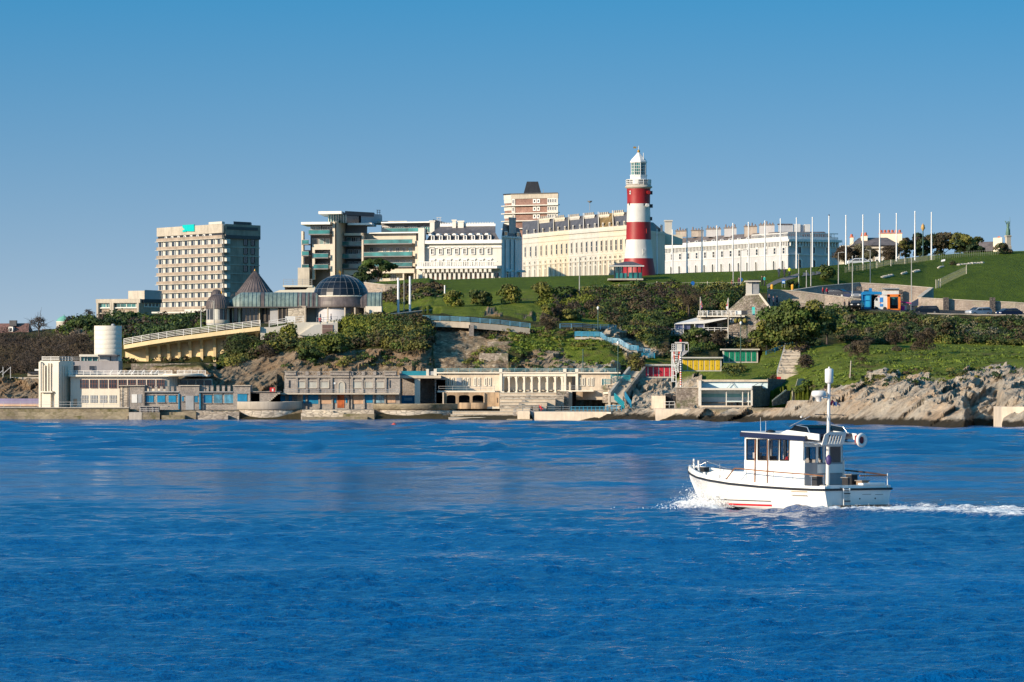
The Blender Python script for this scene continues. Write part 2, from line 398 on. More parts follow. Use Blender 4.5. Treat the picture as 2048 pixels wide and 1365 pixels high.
SEG = [(3, 'u'), (24, 'f'), (24, 'p'), (24, 'c'), (36, 'h'), (30, 's'), (14, 't'), (24, 'l'), (4, 'b'), (2, 'b')]
tcols = [-9000, -4000, -1500, -700, -400]+list(np.arange(-200, 2251, 3.0))+[2400, 2700, 3500, 5000, 9000]
def station(px):
 for a, b in zip(ST, ST[1:]):
  if a[0] <= px <= b[0]:
   t = (px-a[0])/(b[0]-a[0]); return [(lerp(p[0], q[0], t), lerp(p[1], q[1], t)) for p, q in zip(a[1:], b[1:])]
def inpoly(x, y, poly):
 r = False; n = len(poly)
 for i in range(n):
  x0, y0 = poly[i]; x1, y1 = poly[i-1]
  if (y0 > y) != (y1 > y) and x < (x1-x0)*(y-y0)/(y1-y0)+x0: r = not r
 return r
# ground cover, looked up by bearing and height angle. kinds: 0 lawn 1 rough grass 2 rock 3 scrub soil 4 rubble masonry 5 paving 6 asphalt
COVER = [
 (2, [(100, 690), (120, 655), (160, 650), (190, 680), (150, 700)]),
 (2, [(400, 780), (405, 745), (470, 712), (520, 720), (565, 700), (565, 780)]),
 (3, [(440, 735), (470, 680), (560, 640), (860, 620), (860, 700), (780, 700), (700, 695), (640, 700), (560, 705), (480, 735)]),
 (2, [(560, 780), (560, 700), (640, 698), (700, 692), (780, 690), (865, 690), (865, 780)]),
 (4, [(868, 780), (868, 650), (1010, 650), (1018, 690), (1015, 780)]),
 (2, [(1015, 780), (1018, 735), (1060, 705), (1120, 700), (1150, 720), (1240, 735), (1240, 790), (1015, 790)]),
 (2, [(965, 631), (975, 615), (995, 620), (1005, 632)]), (2, [(1045, 636), (1060, 624), (1075, 632), (1075, 638)]),
 (1, [(1010, 700), (1012, 652), (1080, 652), (1240, 680), (1255, 740), (1240, 740), (1150, 722), (1120, 702), (1060, 707)]),
 (2, [(1240, 760), (1215, 735), (1240, 690), (1180, 660), (1230, 655), (1310, 690), (1330, 715), (1290, 718), (1265, 760)]),
 (2, [(1220, 850), (1265, 755), (1345, 757), (1400, 745), (1400, 850)]),
 (1, [(1400, 762), (1440, 735), (1520, 700), (1700, 680), (2400, 690), (2400, 725), (2048, 735), (2000, 725), (1960, 735), (1900, 758), (1860, 745), (1780, 742), (1720, 760), (1640, 780), (1600, 790), (1570, 770)]),
]
def cover(px, py, seg):
 if px < 112 and seg in 'hstl': return 3
 for k, poly in COVER:
  if inpoly(px, py, poly): return k
 if seg in 'uf': return 2 if px > 1150 else 4
 if seg == 'p': return 5 if px < 1560 else 2
 if seg == 'c': return 4 if (px < 400 and px > 200) else (2 if px < 1395 or px > 1590 else 1)
 if seg == 'h': return 3 if px < 1240 else 1
 if seg == 's': return 3
 if seg == 't': return 1 if px < 1240 else (3 if px < 1560 else 6)
 return 0
nc = len(tcols); rows = 1+sum(n for n, _ in SEG)
TV = np.zeros((rows, nc, 3)); TK = np.zeros((rows, nc), int); TP = np.zeros((rows, nc, 2))
for ci, px in enumerate(tcols):
 st = station(px)
 pts = [(XX(px, st[0][1]-4), st[0][1]-4, -3.0)]+[(XX(px, Y), Y, ZZ(py, Y)) for py, Y in st]
 Yc = st[-1][1]; zc = ZZ(st[-1][0], Yc)
 pts += [(XX(px, 1700), 1700, zc), (XX(px, 4000), 4000, zc)]
 r = 0
 for si, (n, kind) in enumerate(SEG):
  a, b = pts[si], pts[si+1]
  for k in range(n+(1 if si == len(SEG)-1 else 0)):
   t = k/n; x = lerp(a[0], b[0], t); y = lerp(a[1], b[1], t); z = lerp(a[2], b[2], t)
   if kind == 'l': z += math.sin(t*math.pi)*1.0
   if kind in 'h' and px > 1400: z += math.sin(t*math.pi)*.6
   py = HY-(z-CH)*F/y
   kd = cover(px+noise.noise(Vector((x*.12, z*.3, 3)))*14, py+noise.noise(Vector((x*.15, z*.4, 9)))*9, kind)
   TV[r, ci] = (x, y, z); TK[r, ci] = kd; TP[r, ci] = (px, py); r += 1
flatrows = set()
r = 0
for n, kind in SEG:
 for k in range(n):
  if kind == 'b': flatrows.add(r)
  r += 1
 flatrows.add(r)
TB = TV.copy()
for r in range(rows):
 for ci in range(nc):
  kd = TK[r, ci]; x, y, z = TB[r, ci]
  if z < -2.5 or r >= rows-6: continue
  v = Vector((x, y, z))
  if kd == 2:
   # tilted beds of limestone: ridges run up to the right, broken by joints
   ca, sa = .72, .69
   al = x*ca+z*1.15*sa+y*.25; ac = -x*sa+z*1.15*ca+y*.12
   wv = noise.noise(Vector((x*.12, y*.12, z*.12)))*2.2
   s1 = noise.ridged_multi_fractal(Vector((al*.10, ac*.42+wv*.25, 1.3+y*.05)), .9, 2.2, 5, 1.0, 2.0)
   s2 = noise.noise(Vector((al*.55, ac*1.5, 5)))
   s3 = abs(noise.noise(Vector((al*.35, ac*.22, 8.5))))
   big = noise.fractal(Vector((x*.06, y*.06, z*.09)), .9, 2, 3)
   gain = min(1, max(.2, (z+.6)/2.5))*(1.0 if x > 12 else .6)
   s4 = noise.noise(Vector((x*1.1, y*.9, z*1.4)))*.34+noise.noise(Vector((al*1.2, ac*3.1, 2)))*.30; s5 = noise.cell(Vector((al*.22+wv*.1, ac*.5+wv*.2, 3)))
   d = ((s1-1.0)*1.0+s2*.6-s3*1.3+.3+big*.9+s4*.8+s5*1.0-.4)*gain
   TV[r, ci] += np.array((d*.12, -d*1.0, d*.5))
  elif kd in (1, 3):
   d = noise.fractal(v*.12, .9, 2, 4)*.8
   TV[r, ci] += np.array((0, -d*.5, d*.7))
  elif kd == 4 and y > 775:
   d = noise.fractal(v*.22, .8, 2, 5)*1.0; TV[r, ci] += np.array((0, -d*1.2, d*.3))
  elif kd == 0:
   TV[r, ci, 2] += noise.noise(Vector((x*.03, y*.02, 0)))*.35
# level pads cut for buildings and paths: (bearing range, distance range, height)
PADS = [(1276, 1358, 772, 785, ZZ(756.5, 782)), (1357, 1449, 786, 800, ZZ(744, 797)), (1440, 1522, 800, 813, ZZ(727, 810)), (1338, 1462, 815, 828, ZZ(672, 823)), (1392, 1510, 708, 733, ZZ(815, 728)),
  (1504, 1576, 716, 734, ZZ(817, 726)), (1560, 1628, 700, 718.5, ZZ(803, 716)), (1200, 1264, 748, 770, ZZ(808, 764)), (1100, 1210, 742, 776, 1.3), (884, 1110, 730, 774, .6), (1300, 1400, 716, 735, ZZ(818, 729)),
  (225, 560, 757, 775, 1.25), (556, 880, 757, 781, 1.4), (520, 600, 795, 804, ZZ(680, 800)), (596, 680, 792, 806, ZZ(676, 803)), (455, 770, 815, 860, ZZ(650, 838)), (1440, 1560, 834, 838, ZZ(646, 838)), (1480, 1530, 838, 846, ZZ(592, 842)),
  (842, 1062, 797, 812, ZZ(649, 800)), (1325, 1375, 735, 745, ZZ(800, 741)), (75, 145, 757, 786, 1.3), (141, 240, 757, 786, 1.3)]
# what stands on the slope is kept clear of the ground in front of it: (bearings, height angles, distance)
KEEP = [(1281, 1352, 727, 756, 783), (1361, 1446, 712, 743, 798), (1444, 1519, 696, 726, 811), (1344, 1472, 612, 671, 822), (1395, 1542, 758, 814, 729), (1505, 1575, 757, 816, 728), (1562, 1622, 757, 801, 718), (1700, 1832, 575, 620, 841),
  (1828, 2048, 608, 629, 842), (868, 1012, 652, 744, 803), (247, 436, 690, 724, 804), (436, 530, 655, 680, 803), (1535, 1702, 580, 600, 845), (1438, 1535, 586, 640, 838), (1142, 1312, 668, 716, 792), (1203, 1264, 757, 808, 764), (1564, 1602, 706, 762, 800), (600, 690, 640, 666, 804), (770, 880, 596, 628, 840), (1340, 1378, 670, 700, 818)]
for x0, x1, y0, y1, yo in KEEP:
 if y1-y0 < 12 or (x0, x1) in ((1564, 1602), (1142, 1312), (868, 1012)): continue
 lim = CH-(y1-HY)*TV[..., 1]/F; mk = (TP[..., 0] >= x0) & (TP[..., 0] <= x1) & (TB[..., 1] < yo) & (TB[..., 1] > yo-60) & (TV[..., 2] > lim); TV[..., 2][mk] = lim[mk]
for x0, x1, y0, y1, zp in PADS:
 mk = (TP[..., 0] >= x0) & (TP[..., 0] <= x1) & (TB[..., 1] >= y0) & (TB[..., 1] <= y1) & (TV[..., 2] > zp)
 TV[..., 2][mk] = zp; TV[..., 1][mk] = TB[..., 1][mk]
me = bpy.data.meshes.new('hillside')
fs = []
for r in range(rows-1):
 for c in range(nc-1): fs.append((r*nc+c, r*nc+c+1, (r+1)*nc+c+1, (r+1)*nc+c))
me.from_pydata([tuple(p) for p in TV.reshape(-1, 3)], [], fs)
kf = TK.reshape(-1); me.polygons.foreach_set('use_smooth', [not (kf[q[0]] == 2 and kf[q[2]] == 2) for q in fs])
KC = {0: (1, 0, 0), 1: (.5, 0, 0), 2: (0, 1, 0), 3: (0, 0, 1), 4: (0, .5, 0), 5: (0, 0, .5), 6: (.5, .5, .5)}
for nm_, ks in (('lawn', [0]), ('grass', [1]), ('rock', [2]), ('soil', [3]), ('masonry', [4]), ('paving', [5]), ('asphalt', [6])):
 a = me.attributes.new(nm_, 'FLOAT', 'POINT'); a.data.foreach_set('value', np.isin(TK, ks).astype(np.float32).ravel())
me.update()
hill = bpy.data.objects.new('hillside', me); COL.objects.link(hill); hill['kind'] = 'structure'; hill['label'] = 'grassy headland with limestone cliffs, lawns and shore rocks'
def hill_material():
 m, nt, b = nodes('hillside_ground')
 L = nt.links
 def at(n): return N(nt, 'ShaderNodeAttribute', attribute_name=n).outputs['Fac']
 lawn = ramp(nt, noise_node(nt, .12, 6, .65, pos(nt, 1, .4, 1)), [(.3, (.075, .125, .010)), (.7, (.13, .19, .016))])
 lawn = mixc(nt, ramp(nt, noise_node(nt, .9, 5, .7, pos(nt, 1, .3, 1)), [(.38, (0,)*3), (.7, (.75,)*3)]), lawn, (.055, .09, .01))
 grass = ramp(nt, noise_node(nt, .55, 6, .7, pos(nt)), [(.3, (.08, .11, .012)), (.5, (.15, .20, .02)), (.68, (.22, .25, .045))])
 grass = mixc(nt, ramp(nt, noise_node(nt, .16, 5, .7, pos(nt)), [(.56, (0,)*3), (.66, (.8,)*3)]), grass, (.13, .10, .045))
 # rock: beds and cracks
 vec = pos(nt, 1, 1, 1, 0, .62)
 m2 = N(nt, 'ShaderNodeMapping'); m2.inputs['Scale'].default_value = (.35, .5, 1.6); L.new(vec, m2.inputs['Vector'])
 n1 = noise_node(nt, .7, 8, .72, m2.outputs[0], .6)
 n2 = noise_node(nt, .16, 5, .6, pos(nt))
 rock = ramp(nt, n1, [(.28, (.10, .085, .075)), (.38, (.36, .315, .27)), (.50, (.58, .52, .45)), (.70, (.78, .73, .65))])
 warm = ramp(nt, n2, [(.46, (1, .98, .96)), (.64, (1.06, .9, .76))])
 rock = mixc(nt, 1.0, rock, warm, 'MULTIPLY'); rock = mixc(nt, 1.0, rock, (1.0, .965, .89), 'MULTIPLY')
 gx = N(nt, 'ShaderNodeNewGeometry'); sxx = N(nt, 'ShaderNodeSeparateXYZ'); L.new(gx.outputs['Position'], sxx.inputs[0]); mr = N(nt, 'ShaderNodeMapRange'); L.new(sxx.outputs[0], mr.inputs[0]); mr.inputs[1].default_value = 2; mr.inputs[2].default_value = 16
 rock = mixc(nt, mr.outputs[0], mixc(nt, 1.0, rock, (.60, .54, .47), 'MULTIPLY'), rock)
 rock = mixc(nt, ramp(nt, noise_node(nt, .45, 6, .75, pos(nt)), [(.60, (0,)*3), (.70, (.75,)*3)]), rock, (.07, .075, .03))
 # wet, weed-dark band at the tide line
 g = N(nt, 'ShaderNodeNewGeometry'); s = N(nt, 'ShaderNodeSeparateXYZ'); L.new(g.outputs['Position'], s.inputs[0])
 ad = N(nt, 'ShaderNodeMath', operation='MULTIPLY_ADD'); L.new(noise_node(nt, .5, 5, .7, pos(nt)), ad.inputs[0]); ad.inputs[1].default_value = -1.6; L.new(s.outputs[2], ad.inputs[2])
 tide = ramp(nt, ad.outputs[0], [(.0, (1,)*3), (.35, (0,)*3)])
 rock = mixc(nt, tide, rock, (.055, .045, .03))
 soil = ramp(nt, noise_node(nt, .4, 6, .7, pos(nt)), [(.35, (.03, .035, .012)), (.5, (.07, .075, .02)), (.65, (.10, .075, .04))])
 v = N(nt, 'ShaderNodeTexVoronoi'); v.inputs['Scale'].default_value = 1.9; L.new(pos(nt, 1, 1, 1.5), v.inputs['Vector'])
 sp = N(nt, 'ShaderNodeSeparateColor'); L.new(v.outputs['Color'], sp.inputs[0])
 mas = ramp(nt, sp.outputs[0], [(0, (.22, .18, .145)), (.5, (.36, .30, .24)), (.88, (.50, .43, .35)), (1, (.75, .69, .6))])
 mas = mixc(nt, 1.0, mas, ramp(nt, noise_node(nt, .2, 5, .7, pos(nt)), [(.35, (.6, .52, .45)), (.65, (1.25, 1.12, .9))]), 'MULTIPLY')
 mas = mixc(nt, ramp(nt, noise_node(nt, .25, 6, .75, pos(nt)), [(.58, (0,)*3), (.66, (.9,)*3)]), mas, (.08, .085, .03))
 mas = mixc(nt, tide, mas, (.075, .06, .03))
 pav = ramp(nt, noise_node(nt, .6, 5, .7, pos(nt)), [(.3, (.24, .21, .17)), (.7, (.42, .37, .30))])
 pav = mixc(nt, tide, pav, (.09, .075, .04))
 asp = ramp(nt, noise_node(nt, .6, 5, .7, pos(nt)), [(.3, (.06, .06, .06)), (.7, (.10, .098, .095))])
 o = mixc(nt, at('grass'), lawn, grass); o = mixc(nt, at('soil'), o, soil); o = mixc(nt, at('asphalt'), o, asp)
 o = mixc(nt, at('paving'), o, pav); o = mixc(nt, at('masonry'), o, mas)
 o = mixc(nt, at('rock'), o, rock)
 L.new(o, b.inputs['Base Color']); b.inputs['Roughness'].default_value = .95; b.inputs['Specular IOR Level'].default_value = .15
 hm_ = N(nt, 'ShaderNodeMath', operation='MULTIPLY'); L.new(n1, hm_.inputs[0]); L.new(at('rock'), hm_.inputs[1]); h = N(nt, 'ShaderNodeMath', operation='ADD'); L.new(hm_.outputs[0], h.inputs[0]); L.new(noise_node(nt, 2.2, 5, .75, pos(nt)), h.inputs[1])
 bump(nt, b, h.outputs[0], 1.0, .9)
 return m
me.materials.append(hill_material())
TPf = TP.reshape(-1, 2); TVf = TV.reshape(-1, 3)
def ground(px, Y):
 """height of the ground on a bearing at a distance"""
 ci = int(np.clip(np.searchsorted(tcols, px), 1, nc-1)); ys = TV[:, ci, 1]; zs = TV[:, ci, 2]
 best = None
 for r in range(rows-1):
  if min(ys[r], ys[r+1]) <= Y <= max(ys[r], ys[r+1]):
   t = (Y-ys[r])/(ys[r+1]-ys[r]+1e-9); z = lerp(zs[r], zs[r+1], t); best = z if best is None else max(best, z)
 return best if best is not None else 0
def hit(px, py):
 """the nearest piece of ground seen on a bearing at a height angle"""
 ci = int(np.clip(np.searchsorted(tcols, px), 1, nc-1)); c = TV[:, ci]; pj = HY-(c[:, 2]-CH)*F/c[:, 1]
 for r in range(2, rows-8):
  if (pj[r]-py)*(pj[r+1]-py) <= 0 and pj[r] != pj[r+1]:
   t = (py-pj[r])/(pj[r+1]-pj[r]); p = c[r]+(c[r+1]-c[r])*t; return Vector((XX(px, p[1]), p[1], p[2]))
 k = int(np.argmin(abs(pj-py))); p = c[k]; return Vector((XX(px, p[1]), p[1], p[2]))
# ---------------------------------------------------------------- sea
BOAT_Y = 221.5; BOAT_TH = math.radians(50)
BOAT_O = Vector((XX(1716, BOAT_Y-1.0), BOAT_Y-1.0, 0))      # centre of the transom at the waterline
BH = Vector((-math.cos(BOAT_TH), math.sin(BOAT_TH), 0)); BP = Vector((-math.sin(BOAT_TH), -math.cos(BOAT_TH), 0))
pys = np.concatenate([np.arange(2600, 1420, -6.0), np.arange(1420, 1000, -.55), np.arange(1000, 836, -.5)])
Yr = F*CH/(pys-HY); Yr = np.concatenate([[-400, -50], Yr, [800, 5000]])
tx = np.concatenate([[-60000, -9000, -2500, -900], np.arange(-200, 2250, 4.5), [2900, 4500, 11000, 60000]])-CX
YY = np.repeat(Yr[:, None], len(tx), 1); ref = np.maximum(YY, Yr[2]); WX = tx[None]*ref/F
Z = np.zeros_like(YY); Yi = Yr[2:-2]
dY = np.interp(Yr, Yi[::1], np.abs(np.gradient(Yi))); dX = np.maximum(Yr, 60)*4.5/F
rg = np.random.default_rng(3)
def vn(x, y, s, o=0): return np.sin(x*s+1.7*np.sin(y*s*.7+o)+o)*np.sin(y*s*1.3+1.3*np.sin(x*s*.6+o*2))
# wind sea from a directional spectrum, one band of wavelengths at a time; slope per band in the second column
edge = 228-(WX+20)*.35+3*np.sin(WX*.21)
calm = np.clip(.85+.75*(vn(WX, YY, .16, 1)*.45+vn(WX, YY*.7, .41, 3)*.4+vn(WX, YY*.5, 1.1, 2)*.3), .35, 1.15)*(1-.62*np.clip((YY-edge)/6, 0, 1)*np.clip((345-YY)/30, 0, 1))*(1-.35*np.clip((YY-340)/60, 0, 1))
for lam0, lam1, slope, T in ((.4, .8, .17, 29.), (.8, 1.5, .135, 43.), (1.5, 3.2, .05, 71.), (3.2, 7.5, .018, 113.), (7.5, 16, .012, 211.), (16, 45, .012, 397.)):
 n_ = 512; kx = np.fft.fftfreq(n_, T/n_)*2*math.pi; KX, KY = np.meshgrid(kx, kx); K = np.hypot(KX, KY)+1e-9; lam = 2*math.pi/K
 band = ((lam >= lam0) & (lam < lam1))*(.12+(np.abs(KY*.97+KX*.24)/K)**2)/K**2
 Hf = (rg.normal(size=K.shape)+1j*rg.normal(size=K.shape))*band; hm = np.fft.ifft2(Hf).real
 gy, gx = np.gradient(hm, T/n_); hm *= slope/math.sqrt((gx**2+gy**2).mean())
 hm = hm+np.abs(hm)*.35                                          # sharper crests than troughs
 U = (WX/T*n_) % n_; V = (YY/T*n_) % n_; i0 = U.astype(int) % n_; j0 = V.astype(int) % n_; fu = U-np.floor(U); fv = V-np.floor(V); i1 = (i0+1) % n_; j1 = (j0+1) % n_
 hh = (hm[j0, i0]*(1-fu)+hm[j0, i1]*fu)*(1-fv)+(hm[j1, i0]*(1-fu)+hm[j1, i1]*fu)*fv
 att = np.clip(lam1/(2.2*np.maximum(dY, dX))-.8, 0, 1)[:, None]
 Z += hh*att*(calm if lam1 < 8 else 1)*(1+(5.5 if lam1 > 3.3 and lam1 < 20 else 0)*np.clip((YY-350)/70, 0, 1))
# low glassy swells crossing the middle distance
SW = [(0, 160, 901, .30), (245, 362, 896, .50), (60, 420, 887, .10), (585, 680, 900, .34), (780, 840, 903, .22), (950, 1030, 901, .36), (1180, 1290, 905, .3), (1320, 1400, 902, .2),
  (330, 900, 928, .22), (60, 300, 929, .10), (900, 1100, 932, .12), (1240, 1420, 925, .18), (1900, 2040, 908, .3), (1720, 1860, 897, .25), (-200, 60, 929, .14), (1100, 1500, 890, .1), (500, 1000, 885, .09), (1700, 2048, 886, .12), (1850, 2100, 932, .2)]
for a, b, py, h in SW:
 Y0 = F*CH/(py-HY); cx0 = XX((a+b)/2, Y0); hw = (b-a)/2*Y0/F
 env = np.exp(-((WX-cx0)/(hw*.75))**2*1.1)
 yy = YY-(Y0+1.2*np.sin((WX-cx0)/hw*2.0)+(WX-cx0)*.12)
 Z += h*.8*env*np.where(yy < 0, np.exp(-(yy/1.5)**2), np.exp(-(yy/4.2)**2))
foam = np.zeros_like(Z)
# the boat's own frame: s ahead of the transom, q to port
DX = WX-BOAT_O.x; DY = YY-BOAT_O.y
S = DX*BH.x+DY*BH.y; Q = DX*BP.x+DY*BP.y
nz = vn(WX, YY, 1.9, .5)*.5+vn(WX, YY, 4.3, 2)*.3+vn(WX, YY, 9.1, 4)*.25
def ridge(cond_s0, cond_s1, qc, wq, h, f):
 """a ridge whose offset from the keel line is qc(S)"""
 global Z, foam
 e = np.clip((S-cond_s0)/1.2, 0, 1)*np.clip((cond_s1-S)/1.2, 0, 1)
 g = e*np.exp(-((Q-qc)/wq)**2); Z += h*g*(1+.35*nz); foam = np.maximum(foam, f*g*(.75+.5*nz))
hb = np.clip((11.4-S)/11.4, 0, 1)
halfb = 2.0*np.sqrt(np.clip(hb, 0, 1))
for sg in (1, -1):
 ridge(6.4, 11.4, sg*(halfb*.92+.2), .60, .28, 1.6)
 ridge(4.6, 8.6, sg*(2.15+np.clip(8.6-S, 0, 9)*.16), .45, .13, .95)
 ridge(-1.5, 4.8, sg*(2.75+np.clip(5-S, 0, 9)*.2), .55, .16, .55)
 ridge(-40, .8, sg*(3.3-S*.2), .9, .26, .8)
 ridge(-45, -.2, sg*(1.0-S*.05), .8, .20, 1.35)
 ridge(-45, -2, sg*(5.4-S*.33), 1.5, .16, .05)
ridge(-9, .2, 0*S, .9, .12, 1.4)
rough = np.clip(foam, 0, 1)
Z += rough*.05*nz
Z[(YY > 790) | (YY < 20)] = 0
Z = np.where(YY > 700, Z*.35, Z)
wm = bpy.data.meshes.new('sea'); nr, ncw = Z.shape
idx = np.arange(nr*ncw).reshape(nr, ncw)
q = np.stack([idx[:-1, :-1], idx[:-1, 1:], idx[1:, 1:], idx[1:, :-1]], -1).reshape(-1, 4)
wm.vertices.add(nr*ncw); wm.vertices.foreach_set('co', np.stack([WX, YY, Z], -1).astype(np.float32).ravel())
wm.loops.add(q.size); wm.loops.foreach_set('vertex_index', q.astype(np.int32).ravel())
wm.polygons.add(len(q)); wm.polygons.foreach_set('loop_start', np.arange(0, q.size, 4, dtype=np.int32)); wm.polygons.foreach_set('loop_total', np.full(len(q), 4, dtype=np.int32))
wm.polygons.foreach_set('use_smooth', np.ones(len(q), bool)); wm.update(calc_edges=True)
fa = wm.attributes.new('foam', 'FLOAT', 'POINT'); fa.data.foreach_set('value', np.clip(foam, 0, 1.5).astype(np.float32).ravel())
sea = bpy.data.objects.new('sea', wm); COL.objects.link(sea); sea['kind'] = 'structure'; sea['label'] = 'rippled blue sea with low swells'
def sea_material():
 m, nt, b = nodes('sea_water'); L = nt.links
 patch = noise_node(nt, .02, 4, .6, pos(nt, .6, .5, 1))
 col = ramp(nt, patch, [(.35, (.0, .052, .17)), (.7, (.0, .085, .28))])
 fo = N(nt, 'ShaderNodeAttribute', attribute_name='foam').outputs['Fac']
 n = noise_node(nt, 2.6, 9, .8, pos(nt, 1, 1, 1), .8)
 mu = N(nt, 'ShaderNodeMath', operation='MULTIPLY_ADD'); L.new(fo, mu.inputs[0]); mu.inputs[1].default_value = .62; L.new(n, mu.inputs[2])
 fac = ramp(nt, mu.outputs[0], [(.76, (0,)*3), (.92, (1,)*3)])
 o = mixc(nt, fac, col, (.75, .78, .8)); L.new(o, b.inputs['Base Color'])
 rr = N(nt, 'ShaderNodeMapRange'); L.new(fac, rr.inputs[0]); rr.inputs[3].default_value = .09; rr.inputs[4].default_value = .8
 L.new(rr.outputs[0], b.inputs['Roughness']); b.inputs['IOR'].default_value = 1.333
 b.inputs['Roughness'].default_value = .08
 a0 = noise_node(nt, 5.0, 3, .6, pos(nt, .8, 1, 1, .25), .2)
 q = N(nt, 'ShaderNodeMath', operation='MULTIPLY_ADD'); L.new(fac, q.inputs[0]); q.inputs[1].default_value = .2; L.new(a0, q.inputs[2])
 bump(nt, b, q.outputs[0], .7, .22)
 return m
wm.materials.append(sea_material())
# ---------------------------------------------------------------- shared coats
WHITE = paint('white_render', (.61, .58, .52), .6, .07, .3)
WARMW = paint('cream_render', (.66, .59, .46), .6, .08, .3)
GREYW = paint('grey_render', (.42, .41, .42), .7, .1, .3)
CONC = paint('concrete', (.40, .32, .25), .85, .2, .3)
CONCP = paint('pale_concrete', (.52, .46, .38), .85, .15, .3)
SLATE = paint('slate_roof', (.11, .105, .115), .55, .25, .7)
SLATEB = paint('brown_slate_roof', (.17, .14, .13), .6, .25, .7)
DARKM = paint('dark_metal', (.035, .037, .045), .5, .2, 1)
GREYM = paint('grey_metal', (.35, .36, .37), .4, .12, 1)
WPAINT = paint('white_paint', (.72, .71, .68), .45, .06, .8)
GLASS = glass('window_glass', (.03, .035, .045))
GLASSW = glass('curtained_glass', (.10, .09, .08), .3)
TEALG = glass('teal_glass', (.02, .13, .13), .08)
BRICKB = stone('brown_brick', [(.25, .14, .115), (.29, .17, .14), (.34, .21, .175), (.27, .16, .135)], .5, 3, .9, .3, None, .8)
REDP = paint('red_masonry_paint', (.32, .012, .014), .5, .12, .4)
COPPER = paint('verdigris_copper', (.20, .27, .25), .5, .3, .4)
COPPERD = paint('brown_copper', (.15, .12, .115), .5, .25, .5)
LIME = stone('limestone_rubble', [(.20, .165, .14), (.29, .245, .205), (.36, .31, .26), (.52, .46, .40)], .33, 1.6, .95, .6, (.10, .11, .05), .7)
ASHLAR = stone('pale_ashlar', [(.40, .35, .29), (.48, .42, .35), (.55, .49, .41), (.5, .44, .36)], .9, 2.4, .9, .4)
def rect(mb, f, x0, x1, y0, y1, d0, d1, m): f.pb(mb, x0, x1, y0, y1, d0, d1, m)
